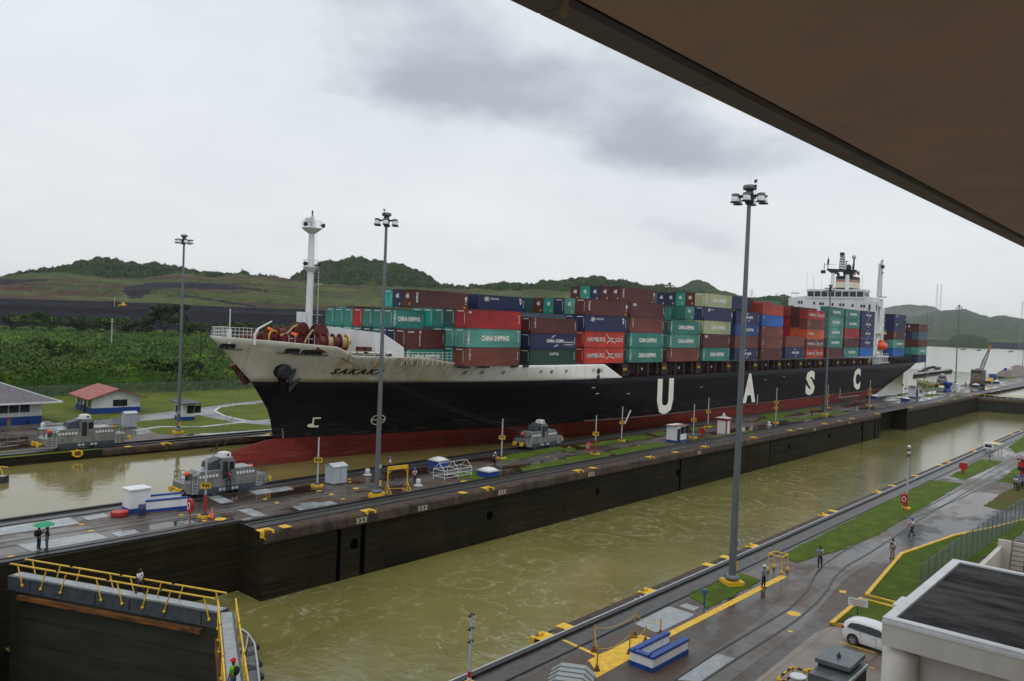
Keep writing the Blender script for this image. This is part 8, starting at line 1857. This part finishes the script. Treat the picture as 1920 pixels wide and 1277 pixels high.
for s in (-1, 1):
    for y in (-1.15, -2.2): b.box(min(s*.92, s*.945), max(s*.92, s*.945), y-.1, y+.1, .86, .9, cpaint)
b.build('door_handle', car); b = MB()
for s in (-1, 1):
    for y in (-1.35, -2.35): b.box(min(s*.905, s*.916), max(s*.905, s*.916), y-.006, y+.006, .3, 1.0, dkgrey)
b.build('door_seam', car)
car.location = (55.3, 17.35, 0.01); car.rotation_euler = (0, 0, -.12)
# notice board on the turf
r = empty('notice_board', G(1607, 1165), label='white notice board on a thin post behind the white car', cat='sign'); b = MB(); b.tube((0, 0, 0), (0, 0, 1.2), .03, dkgrey, n=5); b.build('post', r)
b = MB(); T2 = Matrix.Rotation(.28, 4, 'Z'); b.box(-.03, .0, -.65, .65, 1.1, 1.65, white, T2)
for i in range(3): b.box(-.036, -.03, -.55+.05*i, .55-.08*i, 1.5-i*.15-.04, 1.5-i*.15+.01, mat('dull_red_ink', (.45, .2, .2), .6), T2)
b.build('board', r)
# grey cabinet with raised lid
cg = mat('cabinet_grey', (.15, .17, .18), .35, .3, col2=(.09, .105, .115), vscale=1.5); cdk = mat('cabinet_louvre', (.02, .02, .028), .5)
r = empty('electrical_cabinet', (42.55, 15.2, 0), label='tall grey metal cabinet with raised lid in the right foreground', cat='cabinet')
b = MB(); b.box(0, 3.6, -1.9, 0, 0, 2.25, cg); b.box(.1, 3.5, -1.93, -1.9, .2, 2.15, cdk); b.build('body', r); b = MB(); b.box(1.2, 3.8, -1.75, .1, 2.45, 2.68, cg); b.lathe((2.3, -.8, 2.68), [(.12, 0), (.12, .12), (.05, .14), (.05, .25)], dkgrey, 8); b.build('lid', r)
b = MB(); b.box(1.4, 3.6, -1.5, 0, 2.25, 2.46, cdk); b.build('vent', r)
b = MB(); b.box(-.03, 0, -1.7, -.9, .2, 2.0, cg); b.box(-.03, 0, -.85, -.1, .2, 2.0, cg); b.box(-.05, -.03, -1.1, -.75, 1.7, 1.95, cream); b.build('door', r)
b = MB(); b.box(0, 3.6, -2.0, -1.9, 2.1, 2.26, alu); b.build('edge_trim', r)
# striped guard rail with standpipe
r = empty('guard_rail', (43.4, 17.2, 0), label='yellow and black striped guard rail round a white capped pipe', cat='guard rail')
def stripe(b, a, c, n=5):
    a, c = Vector(a), Vector(c)
    for i in range(n): b.tube(a.lerp(c, i/n), a.lerp(c, (i+1)/n), .07, yellow if i % 2 == 0 else black, n=8)
b = MB(); stripe(b, (0, 0, 1.0), (2.2, 0, 1.0)); stripe(b, (0, 0, 1.0), (0, -1.5, 1.0)); stripe(b, (2.2, 0, 1.0), (2.2, -1.5, 1.0)); stripe(b, (0, 0, .5), (2.2, 0, .5))
for q in ((0, 0), (2.2, 0), (0, -1.5), (2.2, -1.5)): b.tube((*q, 0), (*q, 1.0), .06, yellow, n=8)
b.build('rail', r)
b = MB(); b.lathe((0, 0, 0), [(.38, 0), (.38, 1.05)], lgrey, 20); b.lathe((0, 0, 1.05), [(.46, 0), (.46, .05), (.44, .08)], white, 20); o = b.build('standpipe', loc=(44.4, 16.4, 0)); tag(o, 'white capped round pipe inside the striped guard rail', 'pipe')
b = MB(); b.tube((0, 0, .9), (2.4, -1.4, .9), .09, yellow, n=8); b.tube((0, 0, 0), (0, 0, .9), .08, yellow, n=8); b.tube((2.4, -1.4, 0), (2.4, -1.4, .9), .08, yellow, n=8); o = b.build('handrail', loc=(45.9, 16.6, 0)); tag(o, 'plain yellow rail between the striped guard rail and the cabinet', 'rail')
# small white and orange things near the enclosure; grey bench trolley at right
r = empty('trolley', G(1856, 846), label='small white trolley with a pale yellow top on the near wall at right', cat='trolley'); b = MB(); b.box(0, 3.2, -1.6, .6, 1.3, 1.42, mat('pale_yellow', (.6, .5, .2), .6)); b.box(-.9, .3, -.6, .9, .5, 1.6, white); b.box(-.92, -.9, -.4, .7, .8, 1.3, dkgrey)
for q in ((0, -1.4), (3, -1.4), (3, .4)): b.tube((*q, 0), (*q, 1.3), .06, lgrey, n=5)
b.build('frame', r)
for px, py, lb in ((1382, 987 if 0 else 983, ''),): pass


# ================================================================== observation deck roof overhead
sof = mat('painted_soffit', (.68, .47, .36), .7, var=.07, vscale=.35, bump=.003, bscale=4); sedge = mat('soffit_edge_strip', (.24, .205, .18), .6)
ZR = 23.4
ea, eb = Vector(G(960, 2, ZR)), Vector(G(1920, 464, ZR)); dr = (eb-ea).normalized(); nr = Vector((dr.y, -dr.x, 0))   # nr points back over the building
r = empty('observation_roof', tuple(ea), math.atan2(dr.y, dr.x), label='brown underside of the observation deck roof filling the upper right corner', cat='roof')
b = MB(); b.box(-30, 90, -16, -.46, .05, .5, sof); b.build('soffit', r)
b = MB(); xs = [-30]+[i*3.0-2.6 for i in range(-6, 22)]+[90]
for x0, x1 in zip(xs, xs[1:]): b.box(x0+.012, x1-.012, -.36, .0, 0, .75, sedge)
b.build('edge_strip', r)
b = MB(); b.box(-30, 90, -.46, -.35, .09, .5, black); b.build('groove', r)
b = MB(); b.box(.33, .385, -.40, -.34, -.12, .06, mat('cream_bracket', (.4, .33, .2), .6)); b.build('bracket', r)
# the building that carries it, behind the viewpoint
b = MB(); b.box(-30, 60, -24, -6, -12, ZR+.05, cw_) ; o = b.build('observation_building'); tag(o, 'observation building wall behind the viewpoint', 'building')

# ================================================================== haze

hv = bpy.data.materials.new('haze'); hv.use_nodes = True; t = hv.node_tree; t.nodes.clear(); pv = N(t, 'ShaderNodeVolumePrincipled'); pv.inputs['Color'].default_value = (.86, .9, .95, 1); pv.inputs['Density'].default_value = .00004
oo = N(t, 'ShaderNodeOutputMaterial'); t.links.new(pv.outputs[0], oo.inputs['Volume'])
b = MB(); b.box(-15000, 16000, -15000, 15000, -23.5, 400, hv); tag(b.build('haze'), kind='stuff')
